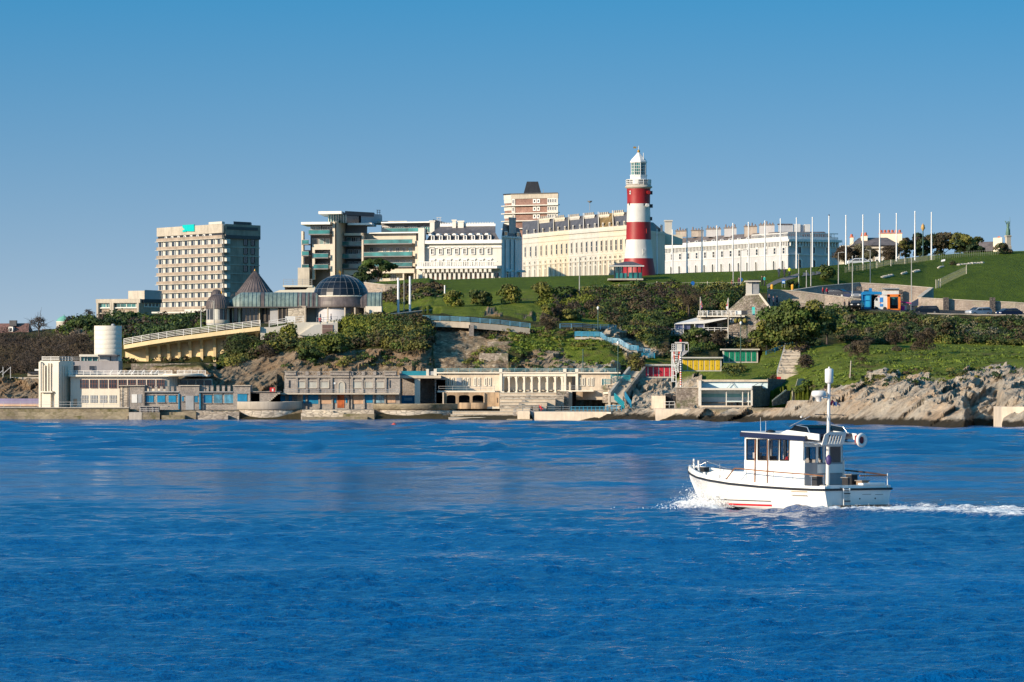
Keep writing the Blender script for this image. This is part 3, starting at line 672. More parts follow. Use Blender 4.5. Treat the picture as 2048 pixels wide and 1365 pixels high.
# ---------------------------------------------------------------- tall concrete hotel
def tall_hotel():
 f = Fac(317, 1541, 447, 1500); g = Fac(447, 1500, 518, 1516)
 o = f.pt(f.L, 10); t = thing('tower_hotel', 'tall beige concrete hotel block with white window bays in eight storeys and a turquoise sign', 'hotel', (o.x, o.y, 12))
 zt = f.z(447, 444); mb = MB(); plan = [f.pt(0, 0), f.pt(f.L, 0), g.pt(g.L, 0), g.pt(g.L, 0)-(f.B-f.A)]
 solid(mb, plan, 12, zt-1.0, CONC); mb.obj('wall', t)
 zp = f.z(447, 466); mb = MB(); f.ub(mb, -.2, f.L+.2, zp, zt-.6, .0, .5, CONCP); g.ub(mb, .5, g.L+.2, zp-1.5, zt-.6, 0, .4, CONC); mb.obj('parapet', t)
 mb = MB(); f.ub(mb, 0, f.L, zp-1.9, zp, .0, .15, DARKM); g.ub(mb, .4, g.L, f.z(447, 477), f.z(447, 470), .4, .5, DARKM); g.ub(mb, 1.2, g.L-1.3, f.z(447, 459), f.z(447, 453), .41, .5, DARKM); mb.obj('dark_band', t)
 mb = MB(); f.ub(mb, f.L-9, f.L+.2, zt-.6, zt+.1, -5, .6, WHITE); g.ub(mb, 5, 14, zt-1, zt+.3, -8, -2, DARKM); mb.obj('roof_plant', t)
 z1 = f.z(320, 490); dz = 2.53; fr = WHITE; n = 10
 bands = MB(); strips = MB()
 for r in range(9):
  zc = z1-dz*r; f.ub(bands, -.1, f.L+.3, zc+.85, zc+1.75, 0, .65, CONC); f.ub(bands, -.6, f.L+.9, zc+.78, zc+.88, 0, .9, WHITE)
  if r < 8: f.ub(strips, .4, f.L-.1, zc-.82, zc+.72, 0, .12, fr)
 mb2 = MB(); f.ub(mb2, -.5, f.L+.3, 14, z1-dz*8+.8, 0, .7, CONC); mb2.obj('plinth', t)
 bands.obj('spandrels', t); strips.obj('window_strips', t)
 for r in range(8):
  zc = z1-dz*r
  for i in range(n):
   u = f.L*(i+.5)/n; mb = MB()
   f.ub(mb, u-1.55, u+.45, zc-.72, zc+.62, .12, .17, GLASS); f.ub(mb, u+.75, u+1.55, zc-.72, zc+.62, .12, .17, GLASS)
   f.ub(mb, u+.45, u+.75, zc-.75, zc+.65, .12, .22, WPAINT); f.ub(mb, u+1.55, u+2.1, zc-.75, zc+.65, .12, .26, WPAINT)
   pass
   mb.obj('window', t)
 for i in range(8):
  u = f.L*(1.3+i*.98)/n; mb = MB(); f.ub(mb, u-.8, u+.8, zp-1.75, zp-.1, .15, .3, WPAINT); f.ub(mb, u-.35, u+.2, zp-1.45, zp-.3, .3, .34, GLASS); mb.obj('window', t)
 mb = MB()
 for r in range(9):
  zc = z1-dz*r; g.ub(mb, .2, g.L+.2, zc+.8, zc+1.05, 0, .16, CONCP); g.ub(mb, .3, 2.2, zc-.7, zc+.6, 0, .9, WHITE)
 mb.obj('floor_bands', t)
 for r in range(4):
  for u in (11.4, 15.2):
   g.win(t, u-.9, u+.9, z1-dz*r-.9, z1-dz*r+.75, DARKM, GLASS, fr=.12, deep=.16, bars=(2, 1))
 mb = MB(); us = f.u(370); ue = f.u(393); za, zb = f.z(380, 464), f.z(380, 450)
 TURQ = paint('turquoise_sign', (.0, .50, .47), .35, .04, .5)
 mb.prism([f.pt(us, zb, .52), f.pt(us, zb-.7, .52), f.pt(us+(ue-us)*.28, zb-1.6, .52), f.pt(us+(ue-us)*.42, za+.1, .52), f.pt(ue, za, .52), f.pt(ue, zb, .52)], f.n*.3, TURQ)
 mb.prism([f.pt(us, za+.05, .52), f.pt(us+(ue-us)*.36, za+.05, .52), f.pt(us+(ue-us)*.2, za+.75, .52), f.pt(us, za+.45, .52)], f.n*.32, TURQ); mb.obj('sign', t)
 # low entrance canopy at its foot
 h = Fac(307, 1440, 414, 1432); t2 = thing('entrance_canopy', 'long white flat canopy at the foot of the tall beige hotel', 'canopy', h.pt(h.L/2, 18))
 mb = MB(); rect(mb, h, 307, 372, 624, 627, -6, 1, WHITE); rect(mb, h, 372, 414, 619, 627.5, -6, .8, WHITE); mb.obj('roof', t2)
 mb = MB(); rect(mb, h, 364, 412, 627, 642, -5, -4.8, TEALG); mb.obj('glazing', t2)
 mb = MB()
 for x in (345, 364, 378, 396, 411): rect(mb, h, x, x+1.2, 627, 642, -.4, 0, WHITE)
 mb.obj('posts', t2)
tall_hotel()
def low_wing():
 f = Fac(196, 1455, 282, 1450); g = Fac(282, 1450, 320, 1456); o = f.pt(f.L/2, 12)
 t = thing('conference_wing', 'low flat-roofed concrete hotel wing with ribbon windows left of the tall block', 'hotel wing', (o.x, o.y, 12))
 mb = MB(); solid(mb, [f.pt(0, 0), f.pt(f.L, 0), g.pt(g.L, 0), f.pt(0, 0)+(g.B-g.A)], 10, ZZ(606, 1455), CONC); mb.obj('wall', t)
 mb = MB(); rect(mb, f, 194.5, 283, 598.5, 606.5, -.5, .9, CONCP); g.pb(mb, 283, 320, 599, 606.5, -.5, .8, DARKM); mb.obj('roof_edge', t)
 h = Fac(256.5, 1466, 289, 1462); mb = MB(); h.pb(mb, 256.5, 289, 582, 600, -8, 0, CONCP); h2 = Fac(289, 1462, 320, 1475); h2.pb(mb, 289.5, 320, 581, 600, -8, 0, GREYW); mb.obj('roof_storey', t)
 mb = MB()
 for x in (196, 222.5, 226.5, 277): rect(mb, f, x, x+3.6, 606, 660, 0, 1.0, CONCP)
 rect(mb, f, 200, 277, 615.5, 617.5, 0, .5, WHITE); rect(mb, f, 200, 277, 626, 628, 0, .6, CONCP); mb.obj('piers', t)
 for a, b in ((201, 212), (213, 222), (229, 253), (254, 272)): f.win(t, f.u(a), f.u(b), ZZ(615, 1455), ZZ(607.5, 1455), WPAINT, TEALG, fr=.2, bars=(2, 1))
 for a in (289, 297, 304, 311): g.win(t, g.u(a), g.u(a+5), ZZ(614, 1457), ZZ(607.5, 1457), WPAINT, GLASS, fr=.2)
low_wing()
# ---------------------------------------------------------------- modern flats
def flats():
 Y = 975; f = Fac(605, 977, 672, 975); s = Fac(672, 975, 691, 981); m = Fac(691, 980, 731, 979); r = Fac(731, 979, 832, 975); e = Fac(832, 975, 850, 974)
 o = m.pt(m.L/2, 20); t = thing('apartment_block', 'stepped modern apartment block with teal glass balconies and flat white roofs', 'apartments', (o.x, o.y, 22))
 BEI = paint('beige_panel', (.62, .54, .44), .7, .08, .3); GRY = paint('grey_panel', (.17, .165, .17), .6, .1, .4)
 mb = MB()
 def blk(ff, x0, x1, y0, d0, d1, mt): ff.pb(mb, x0, x1, y0, 572, d0, d1, mt)
 blk(f, 620, 667, 450, -14, -2.2, GRY); blk(f, 667.2, 672, 444, -14, .6, BEI); s.ub(mb, .2, s.L-.2, 22, ZZ(444, 985), -5, 0, BEI)
 blk(m, 691, 731, 447, -12, -1.5, GRY); blk(r, 731, 832, 466, -14, -1.6, WARMW if 0 else BEI); blk(e, 832, 850, 482, -14, .3, BEI)
 mb.obj('wall', t)
 mb = MB()
 f.pb(mb, 610, 668, 445, 450, -12, 2.2, WPAINT); f.pb(mb, 644, 690, 423.5, 429, -14, 2.0, WPAINT); q = Fac(690, 976, 762, 987); q.pb(mb, 690, 748, 424, 432, -9, 0, DARKM)
 m.pb(mb, 702, 750, 447, 451, -10, 2.2, WPAINT); r.pb(mb, 762, 866, 443.5, 446, -12, -1, WPAINT); r.pb(mb, 738, 842, 464.5, 467, -12, -.4, WPAINT); r.pb(mb, 748, 812, 440, 444, -14, -8, CONCP); mb.obj('roof', t)
 mb = MB(); f.pb(mb, 655, 692, 429, 446, -12, -2, TEALG); q.pb(mb, 692, 722, 432, 446, -9, -1, GLASS); q.pb(mb, 722, 762, 428, 447, -9, -.5, GREYW)
 for x in range(656, 692, 5): f.pb(mb, x, x+1, 429, 446, -2, -1.8, WPAINT)
 mb.obj('penthouse', t)
 mb = MB(); q.pb(mb, 753, 754, 419, 429, -4, -3.8, DARKM); q.pb(mb, 758, 759, 419, 429, -4, -3.8, DARKM); q.pb(mb, 752, 760, 419, 420, -4, -3.8, DARKM); q.pb(mb, 752, 760, 423, 424, -4, -3.8, DARKM); mb.obj('mast', t); mb = MB()
 r.pb(mb, 873, 874, 434, 444, -6, -5.8, GREYM); r.pb(mb, 879, 880, 434, 444, -6, -5.8, GREYM); r.pb(mb, 872, 882, 433, 434, -6, -5.8, GREYM); r.pb(mb, 872, 882, 438, 438.8, -6, -5.8, GREYM); mb.obj('mast', t)
 mb = MB(); r.pb(mb, 762, 866, 446, 466, -13, -3.2, GRY); r.pb(mb, 736, 840, 467, 483, -12, -2.6, GRY); Fac(866, 974, 905, 1005).pb(mb, 866, 905, 444, 470, -4, 0, GRY); mb.obj('upper_storeys', t)
 # left tower frame
 mb = MB(); f.pb(mb, 604, 608, 463, 570, -3, .4, BEI); f.pb(mb, 626, 668, 489, 500, -1.8, .4, BEI); f.pb(mb, 626, 631, 500, 560, -1.8, .4, BEI); f.pb(mb, 662, 667.1, 500, 560, -1.8, .4, BEI); f.pb(mb, 608.2, 622, 500, 572, -10, -3, GREYW)
 f.pb(mb, 601, 624, 536, 578, -4, 1.5, CONCP); m.pb(mb, 727.5, 731, 467, 560, -1.5, 1.4, BEI); m.pb(mb, 693, 731, 467, 472, -1.5, 1.4, BEI); m.pb(mb, 690, 733, 540, 551, -1.5, 1.0, BEI); r.pb(mb, 731.2, 832, 538, 547, -1.6, .8, BEI)
 for x in (732, 830, 808): r.pb(mb, x, x+2.5, 547, 564, -1.6, .6, BEI)
 mb.obj('frame', t)
 rows = [(f, 608.5, 622, (488, 510.5, 537)), (f, 622, 664, (468,)), (f, 632, 661, (515, 537)), (m, 688.5, 727, (491, 516, 536)), (r, 731.5, 830, (487, 512, 533)), (r, 762, 846, (463,))]
 for ff, a, b, ys in rows:
  for y in ys:
   dd = -2.2 if y == 463 else 1.3
   mb = MB(); ff.pb(mb, a, b, y-7, y+.5, dd-.08, dd, TEALG); ff.pb(mb, a, b, y-7.6, y-7, dd-.12, dd+.06, GREYM); ff.pb(mb, a, b, y+.5, y+2.6, -3.5 if dd < 0 else -2, dd+.1, GRY); mb.obj('balcony', t)
 def wins(ff, xs, w, y0, y1, base, bars=(3, 1)):
  for x in xs: ff.win(t, ff.u(x), ff.u(x+w), ff.z(x, y1), ff.z(x, y0), WPAINT if bars[0] > 1 else BEI, GLASSW if (x*7) % 3 < 1 else TEALG if (x*5) % 2 < 1 else GLASS, fr=.09, bars=bars, base=base, deep=.1)
 wins(f, (622, 632, 645, 655), 8, 453, 468, -2.2, (3, 1)); wins(f, (624, 638, 650), 8, 478, 488, -2.2, (3, 1)); wins(f, (634, 648), 11, 503, 515, -2.2, (3, 1)); wins(f, (634, 648), 11, 527, 537, -2.2, (3, 1))
 wins(m, (694, 703, 712, 720), 7, 475, 490, -1.5, (2, 1)); wins(m, (696, 708, 718), 8, 500, 515, -1.5, (2, 1)); wins(m, (696, 708, 718), 8, 524, 535, -1.5, (3, 1))
 wins(r, (765, 790, 816, 842), 17, 453, 464, -3.2, (4, 1)); wins(r, (740, 766, 791, 817), 17, 471, 482, -2.6, (4, 1))
 wins(r, (740, 753, 766, 779, 792, 805, 818), 5.5, 496, 511, -1.6, (2, 1)); wins(r, (740, 753, 766, 779, 792, 805, 818), 5.5, 521, 533, -1.6, (2, 1)); wins(r, (737, 752, 780, 813), 12, 548, 560, -1.6, (3, 1))
flats()
# ---------------------------------------------------------------- white hotel with mansard roof and arcade
def arcade_hotel():
 f = Fac(849, 965, 1003, 960); g = Fac(1003, 960, 1044, 970); o = f.pt(f.L/2, 24)
 t = thing('arcade_hotel', 'white hotel with grey mansard roof, eight dormers and a ground floor arcade', 'hotel', (o.x, o.y, 23.5))
 zc = f.z(925, 484.5); zr = f.z(925, 466); zt = f.z(925, 452)
 mb = MB(); solid(mb, [f.pt(0, 0), f.pt(f.L, 0), f.pt(f.L, 0, -9), f.pt(0, 0, -9)], 22, zc, WHITE); mb.obj('wall', t)
 mb = MB(); L = f.L
 def q(u0, u1, d, z): return [f.pt(u0, z, d), f.pt(u1, z, d)]
 rings = [[f.pt(.2, zc, -.2), f.pt(L-.2, zc, -.2), f.pt(L-.2, zc, -8.8), f.pt(.2, zc, -8.8)], [f.pt(1.2, zr, -1.3), f.pt(L-1.2, zr, -1.3), f.pt(L-1.2, zr, -8), f.pt(1.2, zr, -8)], [f.pt(3.0, zt, -4), f.pt(L-1.2, zt, -4), f.pt(L-1.2, zt, -5.4), f.pt(3.0, zt, -5.4)]]
 mb.loft(rings, SLATE, False); rf = mb.obj('roof', t)
 mb = MB(); f.ub(mb, 3.0, L-1.2, zt, zt+.45, -4.2, -3.9, WPAINT)
 for i in range(34):
  u = 3.2+i*(L-4.7)/33; mb.prism([f.pt(u-.12, zt+.45, -4.1), f.pt(u+.12, zt+.45, -4.1), f.pt(u, zt+.8, -4.1)], f.n*.2, WPAINT)
 mb.obj('ridge_crest', rf)
 for u, w, h in ((1.0, .9, 2.9), (L*.36, .7, 3.0), (L*.36+1.1, 1.1, 2.8)):
  mb = MB(); f.ub(mb, u, u+w, zt-2, zt+h-2.0, -5.5, -3.4, WHITE); f.ub(mb, u-.15, u+w+.15, zt+h-2.0, zt+h-1.75, -5.7, -3.3, WHITE); mb.obj('chimney', rf)
 mb = MB()
 f.ub(mb, -.5, L+.3, zc-.3, zc+.35, 0, .8, WPAINT); f.ub(mb, -.3, L+.1, zc-1.1, zc-.85, 0, .3, WPAINT)
 z1 = f.z(925, 536); f.ub(mb, -.9, L-.1, z1-.2, z1+.25, 0, 2.2, WPAINT)
 for i in range(44): u = -.6+i*(L-.4)/43; f.ub(mb, u-.08, u+.08, z1+.25, z1+1.0, 1.9, 2.1, WPAINT)
 f.ub(mb, -.7, L-.1, z1+1.0, z1+1.15, 1.85, 2.15, WPAINT)
 f.ub(mb, -.9, .3, 23, zc+2.6, -1.5, .9, WHITE); mb.obj('cornice', t)
 n = 15; zb = 23.6; w = (L-1.2)/n
 mb = MB()
 for i in range(n+1): u = .1+i*w; f.ub(mb, u-.22, u+.22, zb-.6, f.z(925, 547.5), 1.5, 2.0, WHITE)
 seg = 8
 for i in range(n):
  uc = .1+(i+.5)*w; rr = w/2-.2; za = f.z(925, 547.5)
  pts = [(uc+math.cos(math.pi*(1-k/seg))*rr, za+math.sin(math.pi*k/seg)*rr) for k in range(seg+1)]
  for (u0, z0), (u1, z1_) in zip(pts, pts[1:]): mb.prism([f.pt(u0, z0, 1.5), f.pt(u1, z1_, 1.5), f.pt(u1, z1-.2, 1.5), f.pt(u0, z1-.2, 1.5)], f.n*.5, WHITE)
 mb.obj('arcade', t)
 for i in range(n):
  uc = .1+(i+.5)*w; f.win(t, uc-.42, uc+.42, zb, f.z(925, 547), WPAINT, paint('red_brown_door', (.18, .07, .05), .6, .1) if i % 3 else GLASS, name='door', arch=True, fr=.08)
 f.win(t, L-1.3, L-.5, zb, zb+1.8, WPAINT, GLASS, fr=.12)
 for i in range(8):
  u = 1.62+i*1.585
  mb = MB(); f.ub(mb, u-.34, u+.34, zc+.3, zc+1.25, -1.6, .0, WPAINT); mb.prism([f.pt(u-.42, zc+1.25, -1.6), f.pt(u+.42, zc+1.25, -1.6), f.pt(u+.22, zc+1.6, -1.6), f.pt(u-.22, zc+1.6, -1.6)], f.n*1.65, WPAINT)
  f.ub(mb, u-.15, u+.15, zc+.45, zc+1.15, .0, .05, GLASS); mb.obj('dormer', rf)
  f.win(t, u-.28, u+.28, f.z(925, 508), f.z(925, 498), WPAINT, GLASSW, fr=.14, bars=(2, 2), deep=.25, head=WPAINT)
  f.win(t, u-.28, u+.28, f.z(925, 532), f.z(925, 521.5), WPAINT, GLASSW if i % 2 else GLASS, fr=.14, bars=(2, 2), deep=.25, head=WPAINT)
 # side face and linked porch bays, in shade
 mb = MB(); GS = paint('shaded_side_render', (.72, .72, .74), .7, .06, .3)
 solid(mb, [g.pt(.05, 0), g.pt(g.L, 0), g.pt(g.L, 0, -4), g.pt(.05, 0, -4)], 22, ZZ(482, 990), GS)
 for a in (.2, .45, .66): g.ub(mb, a*g.L, a*g.L+.5, 23, ZZ(487, 990), 0, .6, GS)
 g.ub(mb, 0, g.L, ZZ(484, 990), ZZ(481, 990), -3, .8, GS); mb.obj('side_wing', t)
 mb = MB(); mb.loft([[g.pt(.1, ZZ(481, 990), .2), g.pt(g.L, ZZ(481, 990), .2), g.pt(g.L, ZZ(481, 990), -5), g.pt(.1, ZZ(481, 990), -5)], [g.pt(.8, ZZ(456, 990), -1.5), g.pt(g.L-1.5, ZZ(463, 990), -1.5), g.pt(g.L-1.5, ZZ(463, 990), -4), g.pt(.8, ZZ(456, 990), -4)]], SLATE, False); mb.obj('side_roof', t)
 mb = MB(); g.ub(mb, g.L*.36, g.L*.7, ZZ(480, 990), ZZ(446, 990), -3.2, -.4, GREYW); g.ub(mb, g.L*.34, g.L*.72, ZZ(446, 990), ZZ(443.5, 990), -3.4, -.2, GREYW); mb.obj('chimney', t)
 for u in (g.L*.22, g.L*.82): g.win(t, u-.7, u+.7, ZZ(479, 990), ZZ(473, 990), WPAINT, GLASSW, fr=.15, base=.2)
 for u in (g.L*.27, g.L*.84):
  mb = MB(); mb.prism([g.pt(u-.95, ZZ(550, 990), .1), g.pt(u+.95, ZZ(550, 990), .1), g.pt(u, ZZ(545.5, 990), .1)], g.n*1.2, WHITE); mb.obj('pediment', t)
  g.win(t, u-.35, u+.35, 23.4, 25.3, WPAINT, GLASS, arch=True, fr=.12)
arcade_hotel()
# ---------------------------------------------------------------- curved terrace of seven houses
def terrace_houses():
 xs = [1045, 1077, 1108, 1138, 1168, 1198, 1227, 1257]
 def Yf(x): return 1040-63*((x-1045)/212)-4*math.sin((x-1045)/212*math.pi)
 tops = [470, 437.5, 436, 433.5, 430.5, 429.5, 425.5]
 cols = [WHITE, paint('yellow_cream_render', (.66, .60, .48), .6, .07, .3), WARMW, WHITE, WHITE, paint('ivory_render', (.64, .58, .48), .6, .06, .3), WARMW]
 lab = ['leftmost white house of the curved terrace, beside the grey linked side wing', 'yellow-cream house with yellowish chimney stack, second from the left in the curved terrace',
   'cream house with broad yellowish chimney stack, third from the left in the curved terrace', 'middle house of the curved terrace, white with a white chimney stack',
   'white house in the curved terrace with a satellite dish beside its tall white stack', 'ivory house in the curved terrace with an orange lichened slate roof', 'tallest stack cream house of the curved terrace, touching the lighthouse in view']
 for k in range(7):
  f = Fac(xs[k], Yf(xs[k]), xs[k+1], Yf(xs[k+1])); o = f.pt(f.L/2, 24)
  t = thing('terraced_house', lab[k], 'house', (o.x, o.y, 24), 0, 'houses of the curved terrace'); c = cols[k]; L = f.L
  zc = ZZ(475.6, 1040)  # common cornice height
  zp = zc+.6
  mb = MB(); solid(mb, [f.pt(0.01, 0), f.pt(L-.01, 0), f.pt(L-.01, 0, -13), f.pt(0.01, 0, -13)], 22, zc, c)
  for z, h, d in ((zc-1.3, .35, .35), (zc-4.6, .15, .15), (28.3, .35, .5), (zc-8.4, .12, .12)): f.ub(mb, 0, L, z, z+h, 0, d, c)
  f.ub(mb, -.0, L, zc-.25, zc+.2, -1, .75, c); f.ub(mb, .02, L-.02, zc+.2, zp, -.5, .1, c); mb.obj('wall', t)
  zr = zc+3.3; RS = SLATE if k != 5 else paint('lichened_slate', (.26, .17, .06), .8, .35, .5)
  mb = MB(); mb.loft([[f.pt(0, zc+.6, -.6), f.pt(L, zc+.6, -.6), f.pt(L, zc+.6, -12.6), f.pt(0, zc+.6, -12.6)], [f.pt(.01, zr, -6.3), f.pt(L-.01, zr, -6.3), f.pt(L-.01, zr, -6.9), f.pt(.01, zr, -6.9)]], RS, False)
  rf = mb.obj('roof', t)
  mb = MB()
  for sd in (L-.35,): mb.prism([f.pt(sd, zc+.5, -.3), f.pt(sd, zc+1.1, -.3), f.pt(sd, zr+.5, -6.6), f.pt(sd, zr-.3, -6.6)], f.d*.34, c)
  mb.obj('party_wall', rf)
  if k > 0:
   ub = .06*L; ue = ub+.66*L; zt = ZZ(tops[k], Yf(xs[k])+6); mb = MB()
   f.ub(mb, ub, ue, zc+1, zt-.5, -6.8, -4.8, c); f.ub(mb, ub-.2, ue+.2, zt-.5, zt-.15, -7.0, -4.6, c)
   pass
   for j in range(7): f.ub(mb, lerp(ub, ue, (j+.3)/7), lerp(ub, ue, (j+.7)/7), zt-.8, zt-.5, -4.8, -4.62, c)
   for j in range(5): p = f.pt(lerp(ub, ue, (j+.5)/5), zt-.15, -5.8); mb.lathe(p, [(.2, 0), (.16, .5)], CONCP, 6)
   mb.obj('chimney', rf)
  if k == 4:
   mb = MB(); p = f.pt(1.0+2.6, zc+5.6, -6); mb.lathe(p, [(.05, 0), (.35, .15), (.5, .4)], GREYM, 10); mb.tube(p-Vector((0, 0, 1.5)), p, .05, .05, GREYM, 5); mb.obj('satellite_dish', rf)
  n = 3; w = L/n
  for i in range(n):
   u = (i+.5)*w
   f.win(t, u-.42, u+.42, zc-3.9, zc-2.0, c, GLASSW if k % 2 else GLASS, fr=.22, bars=(1, 2), deep=.2)
   f.win(t, u-.42, u+.42, zc-7.4, zc-4.95, c, GLASS, fr=.24, bars=(1, 2), deep=.22, arch=True)
   f.win(t, u-.36, u+.36, 25.5, 27.5, c, GLASS if i else GLASSW, fr=.26, bars=(1, 2), deep=.25, arch=True)
  for i in range(2):
   u = (i+.6)*L/2.2; mb = MB(); f.ub(mb, u-.42, u+.42, zc+.5, zc+1.45, -2.4, -.7, c); f.ub(mb, u-.2, u+.2, zc+.75, zc+1.3, -.7, -.65, GLASS); mb.obj('dormer', rf)
 # the end of the crescent behind the lighthouse
 f = Fac(1257, 977, 1330, 1005); o = f.pt(f.L/2, 24); t = thing('end_house', 'cream end house with hipped slate roof and square stack, right of the lighthouse', 'house', (o.x, o.y, 24))
 zc = f.z(1305, 464.5); mb = MB(); solid(mb, [f.pt(.1, 0), f.pt(f.L, 0), f.pt(f.L, 0, -10), f.pt(.1, 0, -10)], 22, zc, WARMW); f.ub(mb, 0, f.L+.3, zc-.3, zc+.2, 0, .5, WARMW); f.ub(mb, 0, f.L+.2, f.z(1305, 474), f.z(1305, 472), 0, .3, WARMW); mb.obj('wall', t)
 mb = MB(); mb.loft([[f.pt(0, zc+.1, .3), f.pt(f.L+.4, zc+.1, .3), f.pt(f.L+.4, zc+.1, -10), f.pt(0, zc+.1, -10)], [f.pt(3, f.z(1290, 441.5), -5), f.pt(f.L-9, f.z(1290, 441.5), -5), f.pt(f.L-9, f.z(1290, 441.5), -6), f.pt(3, f.z(1290, 441.5), -6)]], SLATEB, False); rf = mb.obj('roof', t)
 g = Fac(1329, 1012, 1347, 1012); mb = MB(); g.pb(mb, 1330, 1344, 443, 480, -2, 0, WHITE); g.pb(mb, 1328.5, 1345.5, 440.5, 443.5, -2.2, .2, WHITE); mb.obj('chimney', rf)
 mb = MB(); g.pb(mb, 1330, 1365, 470, 490, -3, .5, WARMW); mb.obj('rear_wing', t)
 u = f.u(1323); mb = MB(); f.ub(mb, u-1, u+1, zc+.1, zc+1.6, -1, .35, WPAINT); f.ub(mb, u-.55, u+.55, zc+.3, zc+1.4, .35, .42, GLASS); mb.obj('dormer', rf)
 f.win(t, f.u(1312), f.u(1316), f.z(1310, 474), f.z(1310, 468), WARMW, GLASSW)
terrace_houses()
# ---------------------------------------------------------------- brick tower block behind
def brick_block():
 f = Fac(1024, 1400, 1116.5, 1392); g = Fac(1009.5, 1404, 1024, 1400); o = f.pt(f.L/2, 24)
 t = thing('brick_tower_block', 'brown brick tower block with white floor bands and a black rooftop housing', 'tower block', (o.x, o.y, 24)); z = lambda y: ZZ(y, 1398)
 mb = MB(); solid(mb, [g.pt(0, 0), f.pt(0, 0), f.pt(f.L, 0), g.pt(0, 0)+(f.B-f.A)], 20, z(389), BRICKB); mb.obj('wall', t)
 mb = MB(); f.ub(mb, -.1, f.L+.1, z(398), z(388.5), 0, .25, CONCP); g.ub(mb, -.1, g.L, z(399), z(388.5), 0, .25, WHITE); f.ub(mb, -.2, f.L+.2, z(388.5), z(387), -12, .5, DARKM); g.ub(mb, 0, g.L, z(389), z(387), -1, .5, DARKM); mb.obj('parapet', t)
 mb = MB()
 for y in (411.5, 427, 442.3, 457.5): f.ub(mb, -.4, f.L+.5, z(y+.9), z(y-.9), 0, .9, WHITE); g.ub(mb, -.4, g.L+.2, z(y+.9), z(y-.9), 0, .9, WHITE)
 for y in (398, 413, 428.5, 443.8): f.ub(mb, f.u(1095.5), f.L, z(y+12.5), z(y), 0, .2, WHITE); f.ub(mb, 0, f.u(1031), z(y+12.5), z(y), 0, .2, WHITE); g.ub(mb, 0, g.L, z(y+8), z(y), 0, .2, WHITE)
 mb.obj('floor_bands', t)
 for y in (404, 419.3, 434.5, 450):
  for a in (1068, 1075.5): f.win(t, f.u(a), f.u(a+3), z(y-(-1.5)), z(y-3), WPAINT, GLASS, fr=.25)
  for a in (1096.5, 1101.5, 1106, 1110.5): f.win(t, f.u(a), f.u(a+2.4), z(y-(-2.5)), z(y-4), WPAINT, GLASS, fr=.12, base=.2)
  f.win(t, f.u(1026.3), f.u(1028.6), z(y-(-3)), z(y-4), WPAINT, GLASS, fr=.12, base=.2)
 mb = MB(); c = f.pt(f.u(1065), 0, -7); a, b = 2.4, 1.5
 mb.loft([[c+Vector((x*w, y*3.5, zz)) for x, y in ((-1, -1), (1, -1), (1, 1), (-1, 1))] for w, zz in ((a, z(388)), (b, z(363)))], DARKM, False); mb.obj('rooftop_housing', t)
 mb = MB(); mb.tube(f.pt(f.u(1087), z(388), -3), f.pt(f.u(1087), z(379), -3), .08, .05, GREYM, 5); mb.obj('aerial', t)
brick_block()
